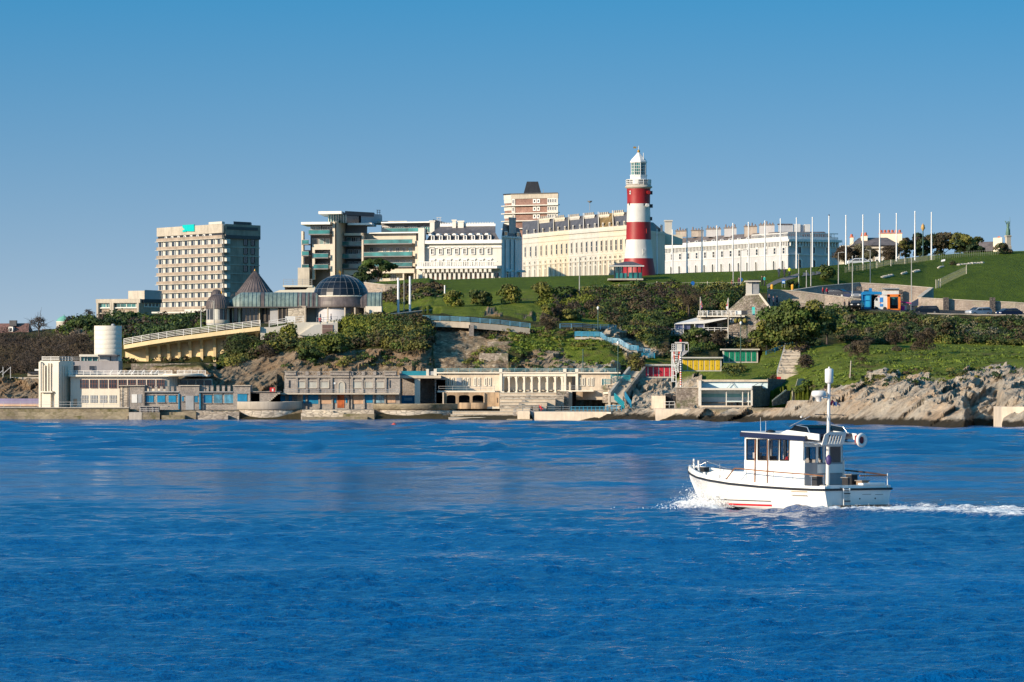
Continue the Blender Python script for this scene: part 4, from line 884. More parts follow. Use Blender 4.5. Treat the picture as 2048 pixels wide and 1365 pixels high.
# ---------------------------------------------------------------- right-hand terrace
def white_terrace():
 f = Fac(1303, 1100, 1576, 1034); g = Fac(1576, 1034, 1676.5, 1042); o = f.pt(f.L*.7, 24)
 t = thing('long_terrace', 'long white terrace with brown slate roof and stone stacks, right end in shade', 'terrace', (o.x, o.y, 24.5)); zc = ZZ(482.4, 1034); zp = ZZ(473, 1034)
 BL = paint('bluish_white_render', (.56, .56, .57), .6, .07, .3); L = f.L
 mb = MB(); back = f.pt(0, 0)+(g.B-g.A)
 solid(mb, [f.pt(0, 0), f.pt(L, 0), g.pt(g.L, 0), back], 22, zc, BL); mb.obj('wall', t)
 mb = MB()
 for ff in (f, g):
  ff.ub(mb, -.3, ff.L+.3, zc-.1, zc+.35, -1, .8, WPAINT); ff.ub(mb, .0, ff.L, zc+.35, zp, -.5, -.1, WPAINT); ff.ub(mb, 0, ff.L, zc-1.15, zc-1.0, 0, .15, WPAINT); ff.ub(mb, 0, ff.L+.1, ZZ(510.5, 1034), ZZ(508.5, 1034), 0, .2, WPAINT)
  k = int(ff.L/.75)
  for i in range(k): u = (i+.5)*ff.L/k; ff.ub(mb, u-.13, u+.13, zc-.95, zc-.1, .02, .5, WPAINT)
 mb.obj('cornice', t)
 zr = ZZ(463, 1040); mb = MB()
 ins = 5.2
 A = [f.pt(0, zp-.3, -.9), f.pt(L-.9, zp-.3, -.9), g.pt(g.L-.9, zp-.3, -.9), back+Vector((0, 0, zp-.3))]
 c0 = f.pt(0, zr, -ins); c1 = f.pt(L-ins, zr, -ins-.5); c2 = g.pt(g.L-3.5, zr, -3); c3 = back+Vector((0, 0, zr))
 mb.loft([A, [c0, c1, c2, c3]], SLATEB, False); rf = mb.obj('roof', t)
 n = 16
 for i in range(n):
  u = (i+.5)*L/n; uu = u
  f.win(t, u-.48, u+.48, ZZ(506, 1034)-.1, ZZ(498, 1034)+.25, WPAINT, GLASSW if i % 3 == 1 else GLASS, fr=.26, bars=(1, 2), deep=.22, head=WPAINT)
  f.win(t, u-.45, u+.45, 27.7, ZZ(521, 1034), WPAINT, GLASS if i % 4 else GLASSW, fr=.26, bars=(1, 2), deep=.2, arch=True)
  mb = MB(); f.ub(mb, u-.8, u+.8, zp-.5, zp+.3, -2.6, -.55, BL); f.ub(mb, u-.45, u+.45, zp-.35, zp+.2, -.55, -.45, GLASS); mb.obj('dormer', rf)
 for x in (1594, 1622, 1651): g.win(t, g.u(x), g.u(x+7), ZZ(507, 1037), ZZ(495, 1037), WPAINT, GLASS, fr=.28, bars=(2, 1), deep=.25)
 for x in (1594, 1622.5, 1652): g.win(t, g.u(x), g.u(x+7), 28.0, ZZ(520, 1037), WPAINT, GLASS, fr=.3, bars=(2, 1), deep=.25, arch=True)
 mb = MB(); uu = [g.u(1593), g.u(1652)]
 for u in uu:
  for i in range(5): g.ub(mb, u+i*.3, u+i*.3+.15, zp-.1+.1, zp+.7, -.4, -.2, WPAINT)
 g.ub(mb, 0, g.L, zp+.6, zp+.78, -.55, -.1, WPAINT); f.ub(mb, L-18, L, zp+.6, zp+.78, -.55, -.1, WPAINT)
 for ff, a, b in ((g, 0, g.L), (f, L-18, L)):
  for i in range(int((b-a)/.6)): ff.ub(mb, a+i*.6, a+i*.6+.14, zp, zp+.6, -.45, -.2, WPAINT)
 mb.obj('balustrade', t)
 ST_ = paint('stack_render', (.40, .34, .29), .85, .2, .6); POT = paint('clay_pots', (.30, .20, .15), .8, .2, 2)
 for x0, x1, y0, m in ((1352, 1374, 461, ST_), (1383, 1407, 460, ST_), (1413, 1442, 457, GREYW), (1449, 1473, 455, GREYW), (1489, 1514, 452, ST_), (1519, 1549, 449, GREYW)):
  Yc = f.Y((x0+x1)/2)+5; h = Fac(x0, Yc, x1, Yc-1.5); mb = MB(); h.pb(mb, x0, x1, y0, 474, -1.6, 0, m); h.pb(mb, x0-1, x1+1, y0, y0+1.7, -1.8, .2, SLATEB); mb.hexa
  k = int((x1-x0)/5.5)
  for i in range(k):
   p = h.pt((i+.5)*h.L/k, h.z(x0, y0), -.8); mb.lathe(p, [(.14, 0), (.12, .3+.3*((i*7+int(x0)) % 3 == 0))], POT, 6)
  mb.obj('chimney', rf)
 h = Fac(1554, 1045, 1622, 1046); mb = MB(); h.pb(mb, 1558, 1586, 449.5, 466, -3, 0, BL); h.pb(mb, 1556, 1585, 447.8, 449.6, -3.2, .2, SLATEB); h.pb(mb, 1588, 1600, 448.5, 466, -2, .4, WPAINT); h.pb(mb, 1600, 1608, 450, 466, -3, 0, BL); h.pb(mb, 1609, 1620, 449, 466, -2, .3, WPAINT); mb.obj('roof_block', rf)
white_terrace()
# ---------------------------------------------------------------- lighthouse
def lighthouse():
 Y = 900; s = Y/F; c = Vector((XX(1277.2, Y), Y, 0)); t = thing('lighthouse', 'red and white banded lighthouse with glazed lantern, standing on the lawn', 'lighthouse', (c.x, c.y, ZZ(556, Y)))
 z = lambda y: ZZ(y, Y)
 pr = [(560, 36.5), (553, 35), (540, 32.6), (528, 30.6), (517.4, 29), (505, 27.5), (492, 26.2), (480, 25.2), (462, 24.6), (444.8, 24.1), (425, 23.3), (408, 22.9), (392, 23), (377.5, 23.8)]
 def rad(y):
  for (a, ra), (b, rb) in zip(pr, pr[1:]):
   if b <= y <= a: return lerp(ra, rb, (a-y)/(a-b))*s
  return pr[-1][1]*s
 WL = paint('white_masonry_paint', (.66, .64, .60), .5, .08, .4)
 mb = MB(); br = [560, 517.4, 480, 444.8, 408, 377.5]; mm = [REDP, WL, REDP, WL, REDP]
 for k in range(5):
  ys = [lerp(br[k], br[k+1], i/5) for i in range(6)]; mb.lathe(c, [(rad(y), z(y)) for y in ys], mm[k], 48)
 mb.obj('tower', t)
 mb = MB(); mb.lathe(c, [(23.8*s, z(378)), (27.3*s, z(375.5)), (27.5*s, z(374)), (25*s, z(371.5)), (24*s, z(369.5)), (16*s, z(369.4))], CONCP, 48); ga = mb.obj('gallery', t)
 mb = MB()
 for i in range(16):
  a = 2*math.pi*i/16; d = Vector((math.cos(a), math.sin(a), 0)); mb.tube(c+d*24.6*s+Vector((0, 0, z(370))), c+d*25*s+Vector((0, 0, z(360))), .05, .05, WPAINT, 5)
 for y in (360, 364, 367.5): mb.lathe(c, [(25*s, z(y)-.05), (25.1*s, z(y)), (25*s, z(y)+.05), (24.8*s, z(y)), (25*s, z(y)-.05)], WPAINT, 32)
 mb.obj('railing', ga)
 mb = MB()
 for a0 in (2.4, 5.5, 4.2):
  mb.lathe(c, [(25.2*s, z(369)), (25.6*s, z(360.5))], WPAINT, 4, a0=a0, a1=a0+.45)
 mb.obj('gallery_screen', ga)
 mb = MB(); mb.lathe(c, [(17.0*s, z(370)), (17.0*s, z(353.5)), (17.6*s, z(352.5)), (17.6*s, z(350.3)), (15.4*s, z(350.2))], WPAINT, 8, False, yaw=.2); mb.obj('lantern_base', t)
 mb = MB(); mb.lathe(c, [(14.8*s, z(350.5)), (14.8*s, z(326))], TEALG, 8, False, yaw=.2); gl = mb.obj('lantern_glass', t)
 mb = MB()
 for i in range(8):
  a = 2*math.pi*i/8+.2; a2 = a+2*math.pi/8; p = Vector((math.cos(a), math.sin(a), 0))*15.2*s; q = Vector((math.cos(a2), math.sin(a2), 0))*15.2*s
  mb.bar(c+p+Vector((0, 0, z(350.5))), c+p+Vector((0, 0, z(325))), .09, WPAINT)
  for k in (1, 2): e = p.lerp(q, k/3); mb.bar(c+e+Vector((0, 0, z(350.5))), c+e+Vector((0, 0, z(325))), .035, WPAINT)
  for y in (344, 338, 332): mb.bar(c+p+Vector((0, 0, z(y))), c+q+Vector((0, 0, z(y))), .035, WPAINT)
 mb.obj('glazing_bars', gl)
 mb = MB(); mb.lathe(c, [(4.0*s, z(349)), (6*s, z(344)), (6.5*s, z(338)), (5*s, z(331)), (2*s, z(328))], paint('lamp_lens', (.5, .55, .5), .15, .1), 12); mb.obj('lamp', t)
 mb = MB(); mb.lathe(c, [(15.3*s, z(326.5)), (17.4*s, z(326)), (17.2*s, z(323.5)), (14.2*s, z(319)), (9.5*s, z(314)), (5*s, z(309)), (2.6*s, z(305.5))], WPAINT, 8, False, yaw=.2); dm = mb.obj('dome', t)
 mb = MB(); GOLD = paint('gilt', (.5, .28, .06), .35, .1, 1, .6); mb.lathe(c, [(1.6*s, z(306)), (2.6*s, z(304.5)), (2.9*s, z(302.8)), (2.2*s, z(301)), (.8*s, z(299.6))], GOLD, 12); mb.obj('finial', dm)
 mb = MB(); mb.tube(c+Vector((0, 0, z(300))), c+Vector((0, 0, z(292))), .06, .04, WPAINT, 6); w = c+Vector((0, 0, z(295.5))); mb.bar(w, w-Vector((9*s, 0, 0)), .03, GOLD); mb.prism([w+Vector((-10.5*s, -.03, -.16)), w+Vector((-5*s, -.03, -.16)), w+Vector((-5*s, -.03, .16)), w+Vector((-10.5*s, -.03, .16))], (0, .06, 0), GOLD)
 mb.obj('weathervane', dm)
 mb = MB(); p = c+Vector((9.5*s, -10*s, 0)); mb.tube(p+Vector((0, 0, z(323))), p+Vector((0, 0, z(306.5))), .06, .05, WPAINT, 5); mb.obj('aerial', dm)
 # dishes and boxes bracketed to the shaft, window recesses
 for px, y, hw, hh, m, d in ((1296, 386, 4.8, 4.0, REDP, .5), (1293.5, 411.5, 3.6, 3.8, WPAINT, .55)):
  mb = MB(); rr = rad(y); x = (px-1277.2)*s; yy = -math.sqrt(max(.1, rr*rr-min(x, rr*.98)**2)); p = c+Vector((x, yy, z(y)))
  mb.tube(p+Vector((-.1, .1, 0)), p+Vector((.1, -d, 0)), hh*s, hh*s*.9, m, 12); mb.obj('aerial_dish', t)
 for a, y in ((1302, 386), (1302.5, 412.5), (1301.5, 438)):
  mb = MB(); x = (a-1277.2)*s; mb.box(c.x+x-.25, c.x+x+.25, c.y-.5, c.y+.3, z(y)-.3, z(y)+.3, DARKM); mb.tube(c+Vector((x-.5, 0, z(y))), c+Vector((x, 0, z(y))), .05, .05, DARKM, 5); mb.obj('bracket_box', t)
 for px, y, h, w, m in ((1260.5, 386, 7, 3.2, WPAINT), (1259, 408.5, 6, 1.8, DARKM), (1287.5, 410, 5, 1.8, DARKM), (1293, 463, 10, 3, REDP), (1288, 505, 12, 8, WL)):
  mb = MB(); x = (px-1277.2)*s; rr = rad(y); a = math.asin(max(-.95, min(.95, x/rr))); n_ = Vector((math.sin(a), -math.cos(a), 0)); tt = Vector((math.cos(a), math.sin(a), 0)); p = c+n_*(rr-.05)+Vector((0, 0, z(y)))
  for dd, k, mt in ((.14, 1.0, m), (.17, .5, GLASS if m != WL else WL)):
   mb.prism([p+tt*(-w*s/2*k)+Vector((0, 0, -h*s/2*k)), p+tt*(w*s/2*k)+Vector((0, 0, -h*s/2*k)), p+tt*(w*s/2*k)+Vector((0, 0, h*s/2*k)), p+tt*(-w*s/2*k)+Vector((0, 0, h*s/2*k))], n_*dd, mt)
  mb.obj('window', t)
 # seafront shelter in front of it
 f = Fac(1222, 884, 1286, 884); t2 = thing('seafront_shelter', 'open glazed shelter with hipped slate roof on the lawn before the lighthouse', 'shelter', f.pt(f.L/2, ZZ(558, 884)))
 mb = MB(); z2 = lambda y: ZZ(y, 884); y0 = 884
 mb.loft([[Vector((XX(a, y0), y0+b, z2(531.5))) for a, b in ((1219, -.6), (1288, -.6), (1288, 4.4), (1219, 4.4))], [Vector((XX(a, y0), y0+b, z2(523))) for a, b in ((1251, 1.8), (1265, 1.8), (1265, 2.2), (1251, 2.2))]], SLATE, False)
 mb.box(XX(1219, y0), XX(1288, y0), y0-.62, y0+4.4, z2(533.5), z2(531.6), WPAINT); mb.obj('roof', t2)
 mb = MB()
 for a in (1229, 1237, 1246, 1255, 1265, 1275, 1284):
  for b in (0, 3.8): mb.bar((XX(a, y0), y0+b, z2(558)), (XX(a, y0), y0+b, z2(533)), .07, DARKM)
 mb.obj('posts', t2)
 mb = MB(); mb.box(XX(1228.5, y0), XX(1253, y0), y0+.1, y0+.2, z2(557), z2(546.5), TEALG); mb.box(XX(1257, y0), XX(1284, y0), y0+.1, y0+.2, z2(557), z2(545.5), TEALG)
 mb.box(XX(1253.3, y0), XX(1253.8, y0), y0+.1, y0+3.6, z2(557), z2(546), GLASS); mb.obj('glazed_screens', t2)
 mb = MB(); mb.box(XX(1233, y0), XX(1250, y0), y0+1.2, y0+1.8, z2(555), z2(552), DARKM); mb.obj('bench', t2)
 mb = MB(); mb.box(XX(1216, y0), XX(1286, y0), y0-1.5, y0+4.6, z2(561), z2(557.6), CONCP); mb.obj('plinth', t2)
lighthouse()
# ---------------------------------------------------------------- behind the right-hand lawn
def villas():
 Y = 1010; f = Fac(1684, Y, 1815, Y-4); o = f.pt(f.L/2, 25); t = thing('stone_villa', 'stone villa with hipped slate roof and red-topped chimneys half hidden by trees', 'villa', (o.x, o.y, 27))
 VS = stone('villa_stone', [(.3, .25, .2), (.4, .34, .27), (.5, .43, .33)], .9, 1.5, .9, .4); RT = paint('terracotta', (.55, .15, .08), .8, .15, 2); YC = paint('cream_stack', (.82, .72, .55), .7, .1, .5)
 mb = MB(); f.pb(mb, 1700, 1800, 497, 540, -12, 0, VS); f.pb(mb, 1698, 1802, 494, 497.5, -12.2, .5, CONCP); f.pb(mb, 1684, 1700, 491, 540, -9, -1, WARMW); mb.obj('wall', t)
 mb = MB(); z = lambda y: ZZ(y, Y); mb.loft([[f.pt(f.u(1703), z(492), .3), f.pt(f.u(1802), z(492), .3), f.pt(f.u(1802), z(492), -12), f.pt(f.u(1703), z(492), -12)], [f.pt(f.u(1722), z(475), -5), f.pt(f.u(1778), z(475), -5), f.pt(f.u(1778), z(475), -7), f.pt(f.u(1722), z(475), -7)]], SLATEB, False); rf = mb.obj('roof', t)
 f.pb(mb, 1684, 1700, 489, 491, -9, -.8, RT)
 for x0, x1, y0, pots in ((1703, 1709, 473, 1), (1725, 1737, 470, 2), (1766, 1811, 463.5, 6)):
  mb = MB(); d = -3 if x0 < 1760 else -9; f.pb(mb, x0, x1, y0+1, 500, d-2, d, YC); f.pb(mb, x0-1, x1+1, y0, y0+1.4, d-2.1, d+.1, RT)
  for i in range(pots): p = f.pt(f.u(lerp(x0, x1, (i+.5)/pots)), z(y0), d-1); mb.lathe(p, [(.28, 0), (.22, .5)], RT, 8)
  mb.obj('chimney', rf)
 for x in (1706, 1722, 1738, 1752, 1766, 1780, 1792):
  f.win(t, f.u(x), f.u(x+5), z(515), z(504), WPAINT, GLASS, fr=.2, bars=(1, 2)); f.win(t, f.u(x), f.u(x+5), z(532), z(520), WPAINT, GLASS, fr=.2, bars=(1, 2))
 f = Fac(1955, 1040, 2000, 1035); o = f.pt(f.L/2, 26); t = thing('slate_roofed_house', 'low house with dark slate roof and cream gable behind the lawn, left of the statue', 'house', (o.x, o.y, 27)); z = lambda y: ZZ(y, 1038)
 mb = MB(); f.pb(mb, 1962, 2000, 500, 520, -8, 0, VS); f.pb(mb, 1990, 2008, 476, 520, -3, .5, YC); f.pb(mb, 1997, 2001, 473, 476, -2, -.5, RT); mb.obj('wall', t)
 mb = MB(); mb.loft([[f.pt(f.u(1956), z(503), .5), f.pt(f.u(2006), z(503), .5), f.pt(f.u(2006), z(503), -8), f.pt(f.u(1956), z(503), -8)], [f.pt(f.u(1962), z(483), -4), f.pt(f.u(1998), z(483), -4), f.pt(f.u(1998), z(483), -4.5), f.pt(f.u(1962), z(483), -4.5)]], SLATEB, False); mb.obj('roof', t)
 # column with bronze figure
 Y = 1000; c = Vector((XX(2016, Y), Y, 0)); s = Y/F; z = lambda y: ZZ(y, Y); t = thing('war_memorial', 'pale stone pedestal carrying a green bronze figure with raised arm', 'monument', (c.x, c.y, z(500)))
 BZ = paint('green_bronze', (.10, .20, .15), .6, .2, 2)
 mb = MB(); mb.lathe(c, [(8*s, z(512)), (7.6*s, z(493)), (6.3*s, z(491)), (6.2*s, z(475)), (7.8*s, z(473.5)), (7.8*s, z(471.5)), (5*s, z(471))], CONCP, 4, False, yaw=.78+.3); mb.obj('pedestal', t)
 b = Vector((c.x, c.y, z(471))); mb = MB()
 mb.lathe(b, [(.42, 0), (.46, .3), (.36, 1.0), (.24, 1.5), (.3, 1.9), (.26, 2.15), (.1, 2.3), (.14, 2.45), (.13, 2.62), (.04, 2.7)], BZ, 12)
 mb.tube(b+Vector((.2, 0, 2.1)), b+Vector((.35, -.1, 2.7)), .1, .07, BZ, 6); mb.tube(b+Vector((-.2, 0, 2.05)), b+Vector((-.42, -.25, 2.5)), .1, .07, BZ, 6); mb.tube(b+Vector((.38, -.1, 0)), b+Vector((.36, -.1, 3.5)), .04, .02, BZ, 5)
 mb.tube(b+Vector((-.42, -.25, 2.5)), b+Vector((-.6, -.25, 2.75)), .12, .05, BZ, 6); mb.obj('statue', t)
villas()
# far left: a house, a low roof and a small pavilion with a green dome
def far_left():
 f = Fac(-6, 960, 62, 955); o = f.pt(f.L/2, 14); t = thing('gabled_house', 'red-brown roofed house with a dark chimney and white dormer above the bare woods', 'house', (o.x, o.y, 12)); z = lambda y: ZZ(y, 957)
 RR = paint('red_brown_tiles', (.20, .10, .08), .8, .2, 1)
 mb = MB(); f.pb(mb, -12, 58, 665, 700, -8, 0, CONCP); mb.obj('wall', t)
 mb = MB(); mb.loft([[f.pt(f.u(-14), z(667), .4), f.pt(f.u(60), z(667), .4), f.pt(f.u(60), z(667), -8), f.pt(f.u(-14), z(667), -8)], [f.pt(f.u(-10), z(646.5), -4), f.pt(f.u(54), z(646.5), -4), f.pt(f.u(54), z(646.5), -4.4), f.pt(f.u(-10), z(646.5), -4.4)]], RR, False); rf = mb.obj('roof', t)
 mb = MB(); f.pb(mb, 17, 31, 641, 652, -3.5, -1.5, DARKM); mb.obj('chimney', rf)
 mb = MB(); f.pb(mb, 19, 28, 654, 664, -2, .3, WPAINT); f.pb(mb, 21, 26, 656.5, 663, .3, .35, GLASS); mb.obj('dormer', rf)
 f = Fac(78, 985, 118, 985); z = lambda y: ZZ(y, 985); t = thing('low_barn', 'low building with a long plain brown roof beside the green dome', 'building', f.pt(f.L/2, 12))
 mb = MB(); f.pb(mb, 80, 116, 668, 690, -8, 0, CONC); mb.obj('wall', t)
 mb = MB(); mb.loft([[f.pt(f.u(79), z(671), .4), f.pt(f.u(117), z(671), .4), f.pt(f.u(117), z(671), -8), f.pt(f.u(79), z(671), -8)], [f.pt(f.u(81), z(658), -4), f.pt(f.u(116), z(658), -4), f.pt(f.u(116), z(658), -4.4), f.pt(f.u(81), z(658), -4.4)]], paint('brown_tiles', (.2, .13, .09), .85, .2, 1), False); mb.obj('roof', t)
 Y = 975; c = Vector((XX(128, Y), Y, 0)); s = Y/F; z = lambda y: ZZ(y, Y); t = thing('domed_pavilion', 'small white round pavilion with a pale green copper dome beside the bushes', 'pavilion', (c.x, c.y, z(690)))
 mb = MB(); mb.lathe(c, [(15.5*s, z(690)), (15.5*s, z(645.5)), (16.3*s, z(644.8)), (16.3*s, z(643.2)), (14*s, z(643))], WHITE, 16); mb.obj('wall', t)
 mb = MB(); mb.lathe(c, [(16*s, z(643.2)), (13*s, z(638.5)), (8*s, z(634.5)), (2*s, z(632.6)), (.6*s, z(631)), (.3*s, z(628.5))], paint('bright_verdigris', (.16, .42, .33), .6, .15, 1), 16); mb.obj('dome', t)
far_left()
# ---------------------------------------------------------------- railings and steps helpers
RAILW = paint('white_rail', (.80, .77, .72), .5, .06, 1); RAILB = paint('blue_rail', (.02, .24, .40), .45, .12, 1); RAILG = paint('galvanised_rail', (.45, .46, .46), .45, .1, 1)
BLUED = paint('blue_door', (.005, .22, .42), .5, .2, 1.2); SEAW = stone('sea_wall_stone', [(.24, .20, .14), (.28, .24, .17), (.33, .28, .2), (.26, .22, .15)], .9, 2.6, .9, .3, (.12, .11, .045), .85)
GREYS = stone('grey_bathing_stone', [(.27, .25, .24), (.34, .31, .29), (.40, .36, .33), (.30, .28, .26)], .35, 2.2, .9, .3, None, .75); PEACH = paint('peach_render', (.62, .40, .26), .75, .15, .5)
CREAMW = paint('warm_white_render', (.70, .64, .53), .6, .06, .3); COLY = paint('yellow_cream_concrete', (.78, .60, .33), .65, .08, .3); TERR = paint('terrace_render', (.62, .52, .40), .75, .14, .4); ORNG = paint('ochre_stained_render', (.52, .36, .22), .8, .3, .5)
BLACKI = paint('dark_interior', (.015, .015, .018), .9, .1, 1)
def rail(mb, pts, h, m, n=3, step=1.6, w=.05, post=.06):
 for a, b in zip(pts, pts[1:]):
  a = Vector(a); b = Vector(b)
  for k in range(n): z = h*(k+1)/n; mb.bar(a+Vector((0, 0, z)), b+Vector((0, 0, z)), w, m)
  c = max(1, int((b-a).length/step))
  for i in range(c+1): p = a.lerp(b, i/c); mb.bar(p, p+Vector((0, 0, h+.06)), post, m)
def railing(name, label, pts, h, m, parent=None, **kw):
 mb = MB(); rail(mb, pts, h, m, **kw)
 if parent is not None: return mb.obj(name, parent)
 return one(mb, name, label, 'railing', Vector(pts[0]))
def wallthing(name, label, cat, f, x0, x1, y0, y1, d0, d1, m, cap=None, group=None):
 mb = MB(); f.pb(mb, x0, x1, y0, y1, d0, d1, m)
 c = (x0+x1)/2; o = f.pt(f.u(c), f.z(c, y1))
 if cap:
  t = thing(name, label, cat, o, 0, group); mb.obj('wall', t); mb = MB(); f.pb(mb, x0-.5, x1+.5, y0-1.4, y0, d0-.12, d1+.12, cap); mb.obj('coping', t); return t
 return one(mb, name, label, cat, o, group)
# ---------------------------------------------------------------- sea wall and promenade on the left
def seawall():
 f = Fac(-260, 755.5, 258, 754); t = thing('sea_wall', 'long stained stone sea wall with two ledges below the white building', 'sea wall', f.pt(f.L*.7, 0))
 mb = MB(); f.pb(mb, -260, 257, 816.5, 850, -3.4, .0, SEAW); f.pb(mb, -260, 258.5, 824.5, 850, 0, .8, SEAW); f.pb(mb, -260, 257.5, 832, 850, .8, 1.5, SEAW); mb.obj('wall', t)
 mb = MB(); f.pb(mb, -260, 258, 815.2, 816.6, -3.6, .25, CONCP); mb.obj('coping', t)
 mb = MB()
 for x in range(-20, 250, 29): f.pb(mb, x, x+1, 817, 850, 0, .06, DARKM)
 rr = MB(); rail(rr, [f.pt(f.u(-60), f.z(0, 815), -.6), f.pt(f.u(240), f.z(200, 815), -.6)], .75, RAILG, 2, 2.2, .03, .035); rr.obj('railing', t)
 g = Fac(258, 752, 320, 752); t = thing('landing_block', 'pale concrete landing block with a low wall, right end of the left sea wall', 'landing', g.pt(g.L/2, 0))
 mb = MB(); g.pb(mb, 258, 284, 825, 850, -5, .5, CONCP); g.pb(mb, 284, 320, 825, 850, -5, .45, SEAW); g.pb(mb, 279, 316, 813.5, 825, -4, .2, GREYS); g.pb(mb, 277, 336, 812.6, 813.8, -4.1, .5, CONCP); mb.obj('block', t)
 mb = MB(); rail(mb, [g.pt(g.u(280), g.z(280, 825), .4), g.pt(g.u(318), g.z(318, 825), .4)], .8, RAILG, 3, .8, .03, .04); mb.obj('railing', t)
 # low ledges between the bastions
 for (x0, x1, y0, m, lab) in ((320, 392, 822, SEAW, 'low weed-dark stone ledge between landing block and round bastion'), (392, 478, 822, ASHLAR, 'pale broken ledge left of the first round bastion')):
  h = Fac(x0, 753, x1, 752.6); mb = MB(); h.pb(mb, x0, x1, y0+2, 850, -5, 0, m); h.pb(mb, x0, x0+30, y0, y0+2, -5, -.6, m); h.pb(mb, x0+6, x1-20, y0+9, 850, 0, 1.4, m); one(mb, 'stone_ledge', lab, 'ledge', h.pt(h.L/2, 0))
 h = Fac(604, 753, 748, 752); mb = MB(); h.pb(mb, 604, 748, 820, 850, -5, 0, ASHLAR); h.pb(mb, 604, 690, 826, 850, 0, 1.1, ASHLAR); h.pb(mb, 690, 752, 828, 850, 0, 2.0, SEAW); h.pb(mb, 610, 740, 834, 850, 1.1, 3, SEAW)
 h.pb(mb, 652, 668, 822, 826, 0, .8, ASHLAR); one(mb, 'stone_ledge', 'long pale stepped stone ledge between the two round bastions', 'ledge', h.pt(h.L/2, 0))
 for cx_, r, lab, yt in ((539, 66, 'smaller round stone bastion in front of the bathing pavilion', 804), (831, 86, 'larger round stone bastion with a mossy rim, by the dark opening', 808.5)):
  Y = 757.5; s = Y/F; c = Vector((XX(cx_, Y), Y, 0)); z = lambda y: ZZ(y, Y-r*s)
  t = thing('round_bastion', lab, 'bastion', c); R = r*s
  mb = MB(); mb.lathe(c, [(R*1.0, -1.5), (R*1.0, z(828)), (R*.97, z(823)), (R*.90, z(820.5)), (R*.90, z(819))], ASHLAR, 48); mb.obj('base', t)
  mb = MB(); mb.lathe(c, [(R*.94, z(820)), (R*.985, z(818)), (R*.985, z(yt+1)), (R*.99, z(yt)), (R*.90, z(yt)), (R*.90, z(yt+7))], CONCP if r < 70 else SEAW, 48); mb.obj('parapet', t)
seawall()
